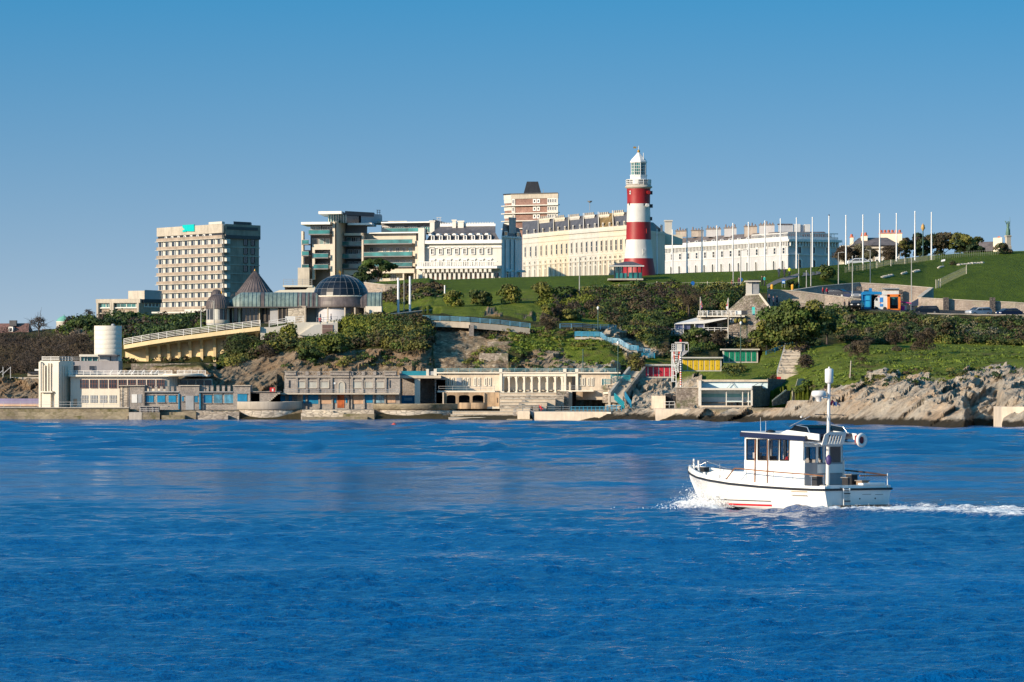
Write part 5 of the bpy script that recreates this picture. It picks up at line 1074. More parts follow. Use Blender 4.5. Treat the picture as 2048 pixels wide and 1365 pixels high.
# ---------------------------------------------------------------- white art deco lido building
def lido():
 Y = 772; f = Fac(80, Y, 120, Y-1); s = Fac(120, Y-1, 142, Y+3); w = Fac(141, Y+1, 345, Y-1)
 t = thing('seafront_building', 'cream-white art deco building with fluted tower, square brown windows and roof terrace', 'building', w.pt(0, 1.4))
 mb = MB(); f.pb(mb, 80, 120, 722, 818, -7, 0, CREAMW); solid(mb, [s.pt(0.01, 0), s.pt(s.L, 0), s.pt(s.L, 0, -4), s.pt(0.01, 0, -4)], 1, ZZ(722, Y), CREAMW)
 for x in (82, 89.5, 96, 101, 107): f.pb(mb, x, x+(5 if x in (82, 107) else 2.2), 727 if x not in (89.5,) else 731, 783, 0, .35, CREAMW)
 f.pb(mb, 112, 120, 724, 818, 0, .5, CREAMW); f.pb(mb, 80, 84, 724, 818, 0, .5, CREAMW); f.pb(mb, 86, 110, 783, 785.5, 0, 1.0, CREAMW); f.pb(mb, 86, 104, 787, 818, 0, .5, CREAMW)
 for k in range(3): s.ub(mb, s.L*(.25+k*.22), s.L*(.25+k*.22)+.25, 1.5, ZZ(732, Y), 0, .25, CREAMW)
 mb.obj('tower', t)
 mb = MB(); f.pb(mb, 91.8, 95.9, 734, 782, 0, .1, paint('louvre_grey', (.36, .33, .28), .7, .1)); f.pb(mb, 99, 100.8, 734, 782, 0, .1, GLASS); f.pb(mb, 102.4, 106.6, 735, 782, 0, .1, paint('louvre_grey', (.36, .33, .28)))
 for k in range(22): f.pb(mb, 102.6, 106.5, 736+k*2.1, 736.8+k*2.1, .1, .16, WPAINT)
 mb.obj('tower_louvres', t)
 mb = MB(); rail(mb, [f.pt(.3, ZZ(722, Y), -.3), f.pt(f.L-.1, ZZ(722, Y), -.3), s.pt(s.L, ZZ(722, Y), -.3)], .58, RAILW, 3, 1.0, .05, .05); mb.obj('tower_railing', t)
 # main wing with a rounded end
 mb = MB(); zt = ZZ(753, Y); z0 = 1.0
 pts = [w.pt(0, 0), w.pt(w.L-1.6, 0)]
 cc = w.pt(w.L-1.6, 0)+Vector((0, 2.0, 0))
 pts += [cc+Vector((2.2*math.sin(a), -2.0*math.cos(a), 0)) for a in [i*math.pi/2/6 for i in range(1, 7)]]
 pts += [Vector((XX(357, Y+9), Y+9, 0)), Vector((XX(141, Y+9), Y+9, 0))]; solid(mb, pts, z0, zt, CREAMW); mb.obj('wall', t)
 r = Fac(357, Y+4, 420, Y+4); mb = MB(); r.pb(mb, 355, 420, 758, 818, -6, -.0, CREAMW); mb.obj('rear_wall', t)
 for k in range(4): r.win(t, r.u(360+k*16.5), r.u(374+k*16.5), r.z(370, 771.5), r.z(370, 760.5), CREAMW, GLASS, fr=.1)
 mb = MB(); w.pb(mb, 139, 346, 750.3, 753.6, -10, .7, CREAMW); r.pb(mb, 345, 418, 749.5, 753.3, -6, 3.9, CREAMW)
 c2 = Vector((XX(362, Y+1), Y+1, 0)); mb.lathe(c2, [(3.1, ZZ(753.4, Y)), (3.3, ZZ(752, Y)), (3.3, ZZ(748, Y)), (0.01, ZZ(747.9, Y))], CREAMW, 24); mb.obj('roof', t)
 BRN = paint('maroon_frame', (.16, .06, .045), .6, .1)
 for i in range(9):
  x = 161.6+i*19.0; w.win(t, w.u(x), w.u(x+14.4), w.z(250, 776), w.z(250, 760.5), BRN, GLASS, bars=(3, 2), fr=.06, deep=.1)
  if i < 4:
   mb = MB()
   for c_ in range(3):
    for r_ in range(2): w.pb(mb, x+c_*5.1, x+c_*5.1+4, 791+r_*8, 798+r_*8, 0, .09, GREYM)
   mb.obj('window', t)
 mb = MB(); w.pb(mb, 147, 154, 798, 812, 0, .08, PEACH); mb.obj('door', t)
 mb = MB(); rail(mb, [w.pt(0, ZZ(750.5, Y), .4), w.pt(w.L, ZZ(750.5, Y), .4)], .62, RAILW, 3, 1.0, .045, .05); rail(mb, [r.pt(0, ZZ(750, Y), 3), r.pt(r.L-.5, ZZ(750, Y), 3)], .62, RAILW, 3, 1.0, .045, .05); mb.obj('roof_railing', t)
 # upper storey set back
 u = Fac(142, Y+9, 238, Y+9); mb = MB(); GL = paint('mauve_grey_render', (.36, .33, .33), .7, .08, .4)
 u.pb(mb, 142, 237, 722.5, 760, -8, 0, GL); u.pb(mb, 141, 144, 722.3, 760, -.5, .3, CREAMW); mb.obj('upper_storey', t)
 for a, b, c_, d in ((147.5, 158, 732, 743), (179, 190, 732.5, 740)): u.win(t, u.u(a), u.u(b), u.z(a, d), u.z(a, c_), GL, GLASS, fr=.06)
 mb = MB(); u.pb(mb, 159, 199, 709.3, 713.8, -5, .6, CREAMW); u.pb(mb, 197, 235, 709.5, 713, -5, 1.2, SLATE); mb.obj('pavilion_roof', t)
 mb = MB(); u.pb(mb, 161, 196, 714, 722.4, -4, -.2, TEALG); u.pb(mb, 199, 232, 713.2, 722.4, -4, -.1, GREYW); u.pb(mb, 220, 222, 713.3, 722.3, -.1, 0, DARKM)
 for x in (161, 168, 174, 184, 195): u.pb(mb, x, x+1, 714, 722.4, -.2, 0, WPAINT)
 mb.obj('glazed_pavilion', t)
 mb = MB(); rail(mb, [u.pt(.2, ZZ(722.5, Y+9), -.2), u.pt(u.u(160), ZZ(722.5, Y+9), -.2)], .6, RAILG, 3, 1.1, .03, .04); mb.obj('pavilion_railing', t)
 # round drum
 Yd = 792; c = Vector((XX(216, Yd), Yd, 0)); s_ = Yd/F; t3 = thing('round_drum_tower', 'round white panelled drum with a flat top behind the white building', 'tower', (c.x, c.y, ZZ(735, Yd))); z = lambda y: ZZ(y, Yd)
 mb = MB(); R = 27.6*s_
 for k in range(9): a = z(735-9.2*k); b = z(735-9.2*(k+1)+.35); mb.lathe(c, [(R, a), (R, b), (R*.985, b+.02), (R*.985, b+.04)], CREAMW, 40)
 mb.lathe(c, [(R, z(652.3)), (R*1.005, z(652)), (R*.6, z(651.8))], CREAMW, 40); mb.obj('drum', t3)
 mb = MB(); mb.lathe(c+Vector((.8, -.5, 0)), [(.25, z(652.5)), (.3, z(650.5)), (.2, z(648.6)), (.02, z(648))], GREYM, 10); mb.obj('roof_vent', t3)
 # loungers and white furniture on the roof terrace
 for i in range(7):
  x = 212+i*15+(i % 3)*3; p = Vector((XX(x, Y+3), Y+3-(i % 2), zt+.1)); mb = MB()
  mb.box(p.x-.7, p.x+.7, p.y-.3, p.y+.3, p.z+.25, p.z+.33, WPAINT); mb.prism([p+Vector((.5, -.3, .33)), p+Vector((.75, -.3, .33)), p+Vector((1.05, -.3, .85)), p+Vector((.95, -.3, .85))], (0, .6, 0), WPAINT)
  for q in (-.6, .55): mb.box(p.x+q, p.x+q+.07, p.y-.28, p.y+.28, p.z, p.z+.25, WPAINT)
  one(mb, 'sun_lounger', '%s white sun lounger from the left on the white building\'s roof terrace' % ORD[i], 'sun lounger', p, 'white loungers on the roof terrace')
lido()
# quarry terrace left of the building
def left_bits():
 f = Fac(-60, 801, 80, 800); t = wallthing('terrace_wall', 'pale rendered terrace wall on top of the rock face, left of the tower', 'wall', f, -260, 80, 755, 763, -1, 0, CONCP)
 g = Fac(-60, 786, 80, 785); mb = MB(); g.pb(mb, -260, 80, 797.5, 808, -.2, 0, paint('lilac_screen', (.25, .22, .36), .5, .1)); g.pb(mb, -260, 80, 808, 813.5, -.3, .1, PEACH); one(mb, 'screen_fence', 'lilac grey panel fence at the foot of the quarried rock face', 'fence', g.pt(0, 1.5))
 mb = MB(); h = Fac(55, 803, 80, 803); h.pb(mb, 55, 80, 747, 755, -4, 0, CONCP); h.pb(mb, 56, 80, 744, 747.2, -4.2, .4, DARKM); h.pb(mb, 68, 80, 738.5, 742, -3, -1, WPAINT); one(mb, 'flat_roofed_hut', 'low pale flat-roofed hut on the terrace left of the tower', 'hut', h.pt(0, 7))
 for i, x in enumerate((6, 21)):
  mb = MB(); p = Vector((XX(x, 799), 799, ZZ(757, 799))); mb.bar(p, p+Vector((0, 0, 1.75)), .07, RAILG); mb.bar(p+Vector((0, 0, 1.7-(1-i)*.5)), p+Vector((-1.3, 0, .55-(1-i)*.3)), .07, RAILG); one(mb, 'davit_post', '%s grey davit post with sloping arm at the far left of the terrace' % ('left' if i == 0 else 'right'), 'post', p)
left_bits()
# ---------------------------------------------------------------- grey stone changing block with blue doors
def changing_block():
 Y = 765; f = Fac(240, Y, 525, Y-1); t = thing('changing_block', 'low grey stone changing block with blue shutters and crenellated roof posts', 'building', f.pt(f.L/2, 1.3))
 mb = MB()
 f.pb(mb, 240, 257, 772, 820, -5, .2, ASHLAR); f.pb(mb, 257, 290, 772, 820, -5, .35, GREYS); f.pb(mb, 290, 359, 783, 820, -4, 0, GREYS); f.pb(mb, 359, 399, 772, 820, -5, .4, GREYS); f.pb(mb, 399, 467, 784, 820, -4, 0, GREYS); f.pb(mb, 467, 501, 772, 820, -5, .4, GREYS); f.pb(mb, 519, 558, 784, 820, -5, -.2, GREYS)
 mb.obj('wall', t)
 mb = MB(); f.pb(mb, 239, 291, 770.8, 772.4, -5, .7, CONCP); f.pb(mb, 290, 359, 783, 785, 0, .5, GREYM); f.pb(mb, 358, 400, 770.8, 772.4, -5, .7, CONCP); f.pb(mb, 399, 467, 783.4, 785.2, 0, .5, GREYM); f.pb(mb, 466, 502, 770.8, 772.4, -5, .7, CONCP); f.pb(mb, 501, 560, 783, 784.5, -5, .1, GREYS); mb.obj('cornice', t)
 for x in (297.5, 309, 320, 331, 342, 353, 405, 412, 421, 433, 444, 455):
  mb = MB(); f.pb(mb, x, x+5.5, 773.5 if x < 400 else 772.5, 783, -.8, -.1, GREYS); f.pb(mb, x-.4, x+5.9, 772.8 if x < 400 else 771.8, 773.6 if x < 400 else 772.6, -.9, 0, GREYS); mb.obj('roof_post', t)
 for a, b, y0, y1, m in ((292.5, 307, 791, 805, BLUED), (314.5, 330, 791, 805, BLUED), (337, 352, 791, 805, BLUED), (364.5, 368, 793, 803, BLUED), (390, 396, 792, 805, BLUED), (407, 423.5, 790, 806.5, BLUED), (428, 444, 789, 806.5, paint('faded_blue', (.08, .28, .42), .7, .35, 2)), (449, 467, 789, 806.5, paint('faded_blue', (.08, .28, .42))), (475.5, 494.5, 788, 803.5, BLUED)):
  mb = MB(); d = .35 if 359 < a < 400 else (.4 if a > 470 else 0); f.pb(mb, a, b, y0, y1, d, d+.08, m); f.pb(mb, a-.8, b+.8, y0-1, y0, d, d+.2, GREYS); f.pb(mb, a-.8, b+.8, y1, y1+1, d, d+.25, GREYS); mb.obj('shutter', t)
 mb = MB(); f.pb(mb, 372, 388, 792, 820, .4, .5, GREYM); mb.obj('door', t)
 mb = MB(); f.pb(mb, 264, 275, 789, 806, .35, .42, WPAINT); mb.obj('window', t); mb = MB(); f.pb(mb, 277, 284, 789, 806, .35, .42, GREYM); mb.obj('window', t)
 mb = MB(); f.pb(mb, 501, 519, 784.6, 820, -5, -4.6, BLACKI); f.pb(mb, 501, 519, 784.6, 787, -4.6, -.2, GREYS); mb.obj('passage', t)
 for x in (357.5, 399.5): mb = MB(); f.pb(mb, x, x+2.2, 788, 819, .4, .6, BLUED); mb.obj('blue_post', t)
 for x in (241, 256, 289): mb = MB(); mb.tube(f.pt(f.u(x), f.z(x, 818), .5), f.pt(f.u(x), f.z(x, 772), .5), .05, .05, DARKM, 5); mb.obj('downpipe', t)
 g = Fac(524, 761, 558, 761); mb = MB()
 for k in range(8): g.pb(mb, 532+k*3.2, 560, 806-k*2.9, 820, -1.5-0, -.2, ASHLAR)
 one(mb, 'stone_stair', 'pale stone flight climbing right beside the grey changing block', 'stairs', g.pt(g.L/2, 1.3))
 mb = MB(); h = Fac(538, 763, 551, 763); h.pb(mb, 539.5, 550, 775.5, 784, -.2, 0, paint('red_board', (.55, .03, .03), .5, .1)); h.pb(mb, 544, 547, 778, 783, 0, .04, WPAINT); one(mb, 'red_notice_board', 'small red notice board on the grey wall between the two stone blocks', 'sign', h.pt(0, 3.5))
changing_block()
# ---------------------------------------------------------------- two-storey stone bathing pavilion
def bathing_pavilion():
 Y = 767; f = Fac(558, Y, 800, Y-1); t = thing('bathing_pavilion', 'long two-storey grey stone bathing pavilion with lattice parapet and blue boarded openings', 'building', f.pt(f.L/2, 1.4)); q = lambda v: 400+v/4.763
 mb = MB(); f.pb(mb, 569, 800, 751, 788, -5, 0, GREYS); f.pb(mb, 558, 800, 788, 820, -5, 0, GREYS); mb.obj('wall', t)
 mb = MB(); f.pb(mb, 556, 800, 786.3, 789.2, 0, 1.6, CONCP); f.pb(mb, 569, 800, 754, 755.5, 0, .3, CONCP); mb.obj('balcony', t)
 mb = MB(); rail(mb, [f.pt(f.u(570), f.z(600, 786.3), 1.5), f.pt(f.u(798), f.z(700, 786.3), 1.5)], .5, GREYM, 2, 1.5, .03, .03); mb.obj('railing', t)
 mb = MB()
 for a, b in ((810, 915), (1240, 1420), (1755, 1868)): f.pb(mb, q(a), q(b), 743.5, 751, -4, .25, GREYS); f.pb(mb, q(a)-1, q(b)+1, 742.3, 743.6, -4.1, .5, CONCP)
 for a in (1005, 1117, 1540, 1648, 1430): f.pb(mb, q(a), q(a+30), 743.2, 751, -.6, .1, GREYS)
 mb.obj('parapet', t)
 for a, b in ((930, 1005), (1035, 1117), (1147, 1240), (1460, 1540), (1570, 1648), (1678, 1755)):
  mb = MB(); x0, x1 = q(a), q(b); z0, z1 = f.z(x0, 751), f.z(x0, 744.5); n = 3
  f.ub(mb, f.u(x0), f.u(x1), z1, z1+.08, -.3, -.2, GREYS)
  for k in range(n):
   ua = lerp(f.u(x0), f.u(x1), k/n); ub_ = lerp(f.u(x0), f.u(x1), (k+1)/n)
   mb.bar(f.pt(ua, z0, -.25), f.pt(ub_, z1, -.25), .05, GREYS); mb.bar(f.pt(ub_, z0, -.25), f.pt(ua, z1, -.25), .05, GREYS)
  mb.obj('lattice', t)
 PAN = paint('grey_board', (.42, .42, .38), .7, .1, .6)
 for a, b in ((930, 1000), (1037, 1112), (1150, 1225), (1465, 1550), (1572, 1645), (1680, 1752)):
  f.win(t, f.u(q(a)), f.u(q(b)), f.z(q(a), 776), f.z(q(a), 762), CONCP, PAN, fr=.1, deep=.12)
  mb = MB(); f.pb(mb, q(a), q(b), 761, 764.5, .06, .1, GREYS); mb.obj('lintel', t)
 for x in (915, 1010, 1120, 1245, 1440, 1540, 1650, 1760): mb = MB(); f.pb(mb, q(x), q(x+18), 755.5, 786, .0, .22, GREYS); mb.obj('pilaster', t)
 f.win(t, f.u(q(1322)), f.u(q(1372)), f.z(680, 786), f.z(680, 765), CONCP, PAN, name='door', arch=True, fr=.18)
 mb = MB(); f.pb(mb, q(845), q(860), 761, 776, 0, .06, GLASS); mb.obj('slit_window', t); mb = MB(); f.pb(mb, q(1268), q(1292), 765, 769, 0, .06, WPAINT); mb.obj('notice', t)
 mb = MB(); f.pb(mb, q(1805), q(1815), 761, 776, 0, .06, GLASS); mb.obj('slit_window', t)
 RUST = paint('rusty_orange_door', (.50, .12, .03), .8, .35, 1.5); FB = paint('peeling_blue', (.30, .50, .62), .7, .5, 2.5)
 for a, b, m, y0, y1 in ((845, 877, BLUED, 790, 805), (927, 980, PEACH, 790, 805), (983, 1005, BLUED, 790, 807), (1030, 1127, BLUED, 790, 808), (1150, 1252, PEACH, 790, 808), (1280, 1296, BLUED, 797, 806), (1308, 1375, RUST, 790, 816), (1388, 1402, BLUED, 797, 806), (1458, 1555, PEACH, 790, 808), (1568, 1645, BLUED, 790, 806), (1677, 1755, FB, 790, 806), (1778, 1862, PEACH, 790, 806), (755, 812, BLUED, 792, 808)):
  mb = MB(); f.pb(mb, q(a), q(b), y0, y1, 0, .07, m); mb.obj('door' if m is RUST else 'shutter', t)
 for x in (880, 1010, 1130, 1253, 1418, 1437, 1556, 1648, 1758): mb = MB(); f.pb(mb, q(x), q(x+14), 789.2, 818, 0, .25, GREYS); mb.obj('pier', t)
 mb = MB(); mb.tube(f.pt(f.u(q(1425)), f.z(700, 818), .35), f.pt(f.u(q(1425)), f.z(700, 744), .35), .06, .06, DARKM, 5); mb.obj('downpipe', t)
bathing_pavilion()
# ---------------------------------------------------------------- covered terrace, arches, colonnade, steps
def lido_terraces():
 q = lambda v: 800+v/4.763
 Y = 771; f = Fac(800, Y, 886, Y); t = thing('covered_opening', 'deep shadowed opening under a slab with white pillar and blue parapet', 'building', f.pt(f.L/2, 1.5))
 mb = MB(); f.pb(mb, 800, 882, 751.5, 757, -9, .8, TERR); mb.obj('slab', t)
 mb = MB(); f.pb(mb, q(140), q(192), 752.5, 812, -1.2, .5, CREAMW); mb.obj('pillar', t); mb = MB(); f.pb(mb, 799, 803, 743, 812, -6, .3, GREYS); mb.obj('side_wall', t)
 mb = MB(); f.pb(mb, 803, 886, 757, 812, -8.5, -8, GREYS); mb.obj('back_wall', t)
 mb = MB(); f.pb(mb, 803, q(138), 791, 808, -2, -1.6, BLUED); f.pb(mb, q(35), q(115), 796, 802, -1.6, -1.55, paint('pale_board', (.35, .5, .6), .6, .1)); mb.obj('blue_screen', t)
 mb = MB(); f.pb(mb, q(5), q(265), 742.5, 751.5, -.2, .2, paint('teal_parapet', (.02, .27, .36), .5, .15)); f.pb(mb, q(262), q(345), 743, 750.5, -.1, .1, RAILG); f.pb(mb, q(250), q(275), 738.5, 752, -.4, .3, CREAMW); f.pb(mb, q(322), q(350), 738, 752, -.4, .3, CREAMW); mb.obj('parapet', t)
 mb = MB()
 for k in range(9): f.pb(mb, q(330+k*14), q(430), 754+k*6, 812, -2.5, -1.2, GREYS)
 mb.obj('stair', t)
 # long upper wall 870-1230
 g = Fac(870, 775, 1240, 770); t = thing('sunlit_terrace', 'long cream terrace wall with slit windows and white colonnade under a promenade', 'building', g.pt(g.L/2, 1.6))
 mb = MB(); g.pb(mb, 876, q(975), 747, 785, -4, 0, TERR); g.pb(mb, q(1680), 1232, 747, 800, -4, 0, TERR); g.pb(mb, q(975), q(1680), 745.5, 753, -5, .3, CREAMW); g.pb(mb, q(975), q(1680), 753, 790, -2.2, -1.5, CREAMW); g.pb(mb, 1212, 1240, 753, 800, -4, .2, TERR); mb.obj('wall', t)
 mb = MB(); g.pb(mb, 872, 1242, 744.8, 747.3, -5, .5, CREAMW); mb.obj('coping', t)
 mb = MB(); rail(mb, [g.pt(g.u(873), g.z(880, 744.8), .2), g.pt(g.u(1232), g.z(1200, 744.8), .2)], .55, paint('pale_blue_rail', (.15, .33, .38), .5, .1), 3, 1.6, .035, .04); mb.obj('railing', t)
 for x in (958, 1568, 1682): mb = MB(); g.pb(mb, q(x-8), q(x+22), 738, 747, -.6, .5, CREAMW); g.pb(mb, q(x-5), q(x+19), 747.3, 790 if x < 1600 else 783, 0, .45, CREAMW); mb.obj('pier', t)
 for x in (457, 497, 610, 648, 712, 750, 815, 853, 1715, 1745, 1797, 1828, 1925, 1955):
  g.win(t, g.u(q(x)), g.u(q(x+8)), g.z(q(x), 771), g.z(q(x), 757.5), CREAMW, GLASS, fr=.12, deep=.15)
 mb = MB(); g.pb(mb, q(540), q(590), 756, 771, 0, .06, GREYM); mb.obj('notice_board', t)
 for i in range(9):
  x = [985, 1040, 1110, 1185, 1257, 1330, 1405, 1480, 1545][i]
  mb = MB(); g.pb(mb, q(x-6), q(x+8), 752.5, 783, -.3, .2, CREAMW); g.pb(mb, q(x-10), q(x+12), 783, 790.5, -.5, .5, CREAMW)
  zz = g.z(q(x), 752.5)
  for sd in (-1, 1): mb.prism([g.pt(g.u(q(x))+sd*.12, zz-1.1, -.25), g.pt(g.u(q(x))+sd*.12, zz+.02, -.25), g.pt(g.u(q(x))+sd*.5, zz+.02, -.25), g.pt(g.u(q(x))+sd*.2, zz-.35, -.25)], (0, -.3, 0), CREAMW)
  mb.obj('column', t)
 mb = MB(); g.pb(mb, q(985), q(1560), 780, 782.5, -1.45, -1.0, CONCP); mb.obj('bench', t)
 mb = MB(); g.pb(mb, q(1640), q(1678), 754, 781, 0, .1, BLACKI); mb.obj('door', t)
 mb = MB(); g.pb(mb, 884, q(945), 781.8, 785, 0, 3.4, CREAMW); g.pb(mb, q(1540), q(1860), 781, 783.6, 0, 1.6, CREAMW); mb.obj('balcony', t)
 mb = MB(); rail(mb, [g.pt(g.u(886), g.z(886, 781.8), 3.3), g.pt(g.u(q(940)), g.z(990, 781.8), 3.3)], .65, GREYM, 2, 1.8, .03, .035); rail(mb, [g.pt(g.u(q(1545)), g.z(1130, 781), 1.5), g.pt(g.u(q(1855)), g.z(1180, 781), 1.5)], .65, GREYM, 2, 1.8, .03, .035); mb.obj('balcony_railing', t)
 # ochre arches below
 h = Fac(884, 768.5, 1000, 768.5); t = thing('arched_vaults', 'ochre stained wall with three dark arched vaults below the balcony', 'vaults', h.pt(h.L/2, 1.5))
 arcs = [(445, 530), (560, 664), (690, 795)]; mb = MB(); z0 = ZZ(818, 768.5); zt = ZZ(785, 768.5); prev = h.u(q(410)); seg = 10
 for a, b in arcs:
  ua, ub_ = h.u(q(a)), h.u(q(b)); h.ub(mb, prev, ua, z0, zt, -1, 0, ORNG); prev = ub_
  zs = ZZ(795, 768.5); ra = (ub_-ua)/2; hh = ZZ(790.5, 768.5)-zs
  pts = [(ua+ra-math.cos(math.pi*i/seg)*ra, zs+math.sin(math.pi*i/seg)**.6*hh) for i in range(seg+1)]
  for (u0, z_0), (u1, z_1) in zip(pts, pts[1:]): mb.prism([h.pt(u0, z_0), h.pt(u1, z_1), h.pt(u1, zt), h.pt(u0, zt)], (0, 1, 0), ORNG)
 h.ub(mb, prev, h.u(q(950)), z0, zt, -1, 0, ORNG); h.pb(mb, q(405), q(418), 785, 818, -.5, .3, TERR); h.pb(mb, q(800), q(948), 813.5, 818, 0, .8, CREAMW); h.pb(mb, q(800), q(805), 786, 814, 0, .3, TERR); h.pb(mb, q(940), q(948), 786, 814, 0, .3, TERR); mb.obj('wall', t)
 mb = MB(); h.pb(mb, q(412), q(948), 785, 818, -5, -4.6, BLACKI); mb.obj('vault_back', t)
 mb = MB(); h.pb(mb, q(925), q(930), 796, 806, 0, .06, DARKM); mb.obj('slit', t)
 mb = MB(); p = h.pt(h.u(q(640)), z0, .6); mb.lathe(p, [(1.2, 0), (1.2, .9), (1.0, .9), (1.0, .2)], ORNG, 20, a0=3.4, a1=6.1); p = h.pt(h.u(q(740)), z0, .6); mb.lathe(p, [(1.4, 0), (1.4, .9), (1.2, .9), (1.2, .2)], ORNG, 20, a0=3.4, a1=6.1); mb.obj('curved_kerb', t)
 # amphitheatre steps
 k = Fac(905, 757, 1240, 752); t = thing('amphitheatre_steps', 'broad pale stone seating steps leading down to the water, with a zigzag stair', 'steps', k.pt(k.L/2, 0))
 mb = MB(); n = 9
 for i in range(n):
  y0 = lerp(786, 836, i/(n-1)); dd = lerp(-15, 8.5, (i+1)/n); xr = lerp(q(1640), q(1240), min(1, i/5)) if i < 6 else q(1640); xl = q(952) if i < 6 else 905-(i-6)*4
  YY_ = 755-dd; zz = ZZ(y0, YY_); m = [TERR, ASHLAR, TERR][i % 3]
  mb.box(XX(xl, YY_), XX(xr if i < 6 else q(1190+i*8), YY_), YY_, YY_+16 if i < 3 else YY_+9, -1, zz, m)
  mb.box(XX(xl, YY_), XX(xr if i < 6 else q(1190+i*8), YY_), YY_-.12, YY_+.5, zz, zz+.06, CREAMW)
 mb.obj('seating', t)
 mb = MB()
 zz_ = [(1215, 873, 1245, 885), (1200, 905, 1235, 920), (1190, 930, 1225, 945), (1160, 955, 1195, 970), (1130, 985, 1160, 1000), (1100, 1015, 1130, 1032), (1080, 1040, 1110, 1058), (1075, 1065, 1105, 1085), (1085, 1090, 1115, 1125)]
 for i, (a, b, c_, d) in enumerate(zz_):
  YY_ = 770-i*2.9; mb.box(XX(q(a), YY_), XX(q(c_), YY_), YY_-.7, YY_+1, ZZ(600+d/4.763, YY_)-.3, ZZ(600+b/4.763, YY_), GREYS)
 mb.obj('zigzag_stair', t)
 mb = MB(); w = Fac(q(1440), 766, q(1605), 766); w.ub(mb, w.u(q(1490)), w.u(q(1605)), 1.5, ZZ(783, 766), -3, 0, LIME)
 for i in range(7): w.ub(mb, w.u(q(1420+i*18)), w.u(q(1500)), 1.5, ZZ(815-i*4.6, 766), -2.4, -.1, ASHLAR)
 one(mb, 'rubble_buttress', 'brown rubble buttress with side steps right of the colonnade', 'wall', w.pt(w.L/2, 1.5))
 # promenade deck and ramp
 d = Fac(1034, 738, 1262, 732); t = thing('promenade_deck', 'cream concrete waterside deck with a dark ramp cut through it', 'deck', d.pt(d.L/2, 0))
 mb = MB(); d.pb(mb, 1035, q(1235), 822.5, 855, -12, 0, TERR); d.pb(mb, q(1280), 1213, 824, 855, -12, 0, TERR); d.pb(mb, 1213, 1222, 824.5, 828, -8, .0, CREAMW); d.pb(mb, q(1040), q(1280), 838.5, 856, -5, 1, SEAW); mb.obj('deck', t)
 mb = MB(); a, b, c_, e = d.u(q(1235)), d.u(q(1280)), d.z(1060, 823), d.z(1060, 842)
 mb.prism([d.pt(a, c_, -9), d.pt(b, c_, -9), d.pt(d.u(q(1385)), e, -.6), d.pt(d.u(q(1275)), e, -.6)], (0, 0, .1), GREYS); mb.obj('ramp', t)
 rr = [(1170, 818, 1260), (1260, 818, 1400), (1400, 818, 1540), (1540, 818, 1620)]
 for i, (a, y, b) in enumerate(rr): mb = MB(); rail(mb, [d.pt(d.u(q(a)), d.z(1060, 822.5), -3), d.pt(d.u(q(b)), d.z(1060, 822.5), -3)], .62, paint('brown_blue_rail', (.14, .17, .2), .5, .2), 2, 1.9, .035, .06); mb.obj('railing', t)
 mb = MB(); rail(mb, [d.pt(d.u(q(1630)), d.z(1150, 823.5), -.4), d.pt(d.u(1216), d.z(1200, 823.5), -.4)], .66, RAILB, 2, .55, .045, .06); mb.obj('blue_railing', t)
 mb = MB(); p = d.pt(d.u(q(1345)), d.z(1080, 822.5), -2); mb.tube(p, p+Vector((0, 0, .9)), .04, .04, paint('red_cloth', (.6, .02, .03), .7, .1), 5); mb.prism([p+Vector((-.35, 0, .95)), p+Vector((.05, 0, .5)), p+Vector((.35, 0, .15)), p+Vector((-.2, 0, .4))], (0, .05, 0), paint('red_cloth', (.6, .02, .03))); one(mb, 'red_marker_flag', 'small red marker flag tilted on the waterside deck', 'flag', p)
 mb = MB(); e_ = Fac(1136, 769, 1152, 769); e_.pb(mb, q(1610), q(1637), 784, 816, -1, 0, CREAMW); e_.pb(mb, q(1595), q(1608), 784, 816, -2, -1, DARKM); e_.pb(mb, q(1640), q(1678), 784, 816, -3, -2.8, BLACKI); e_.pb(mb, q(1680), q(1740), 784, 795, -2, -.2, ORNG); one(mb, 'doorway_block', 'cream pillar beside a dark doorway below the right balcony', 'doorway', e_.pt(0, 1.6))
lido_terraces()
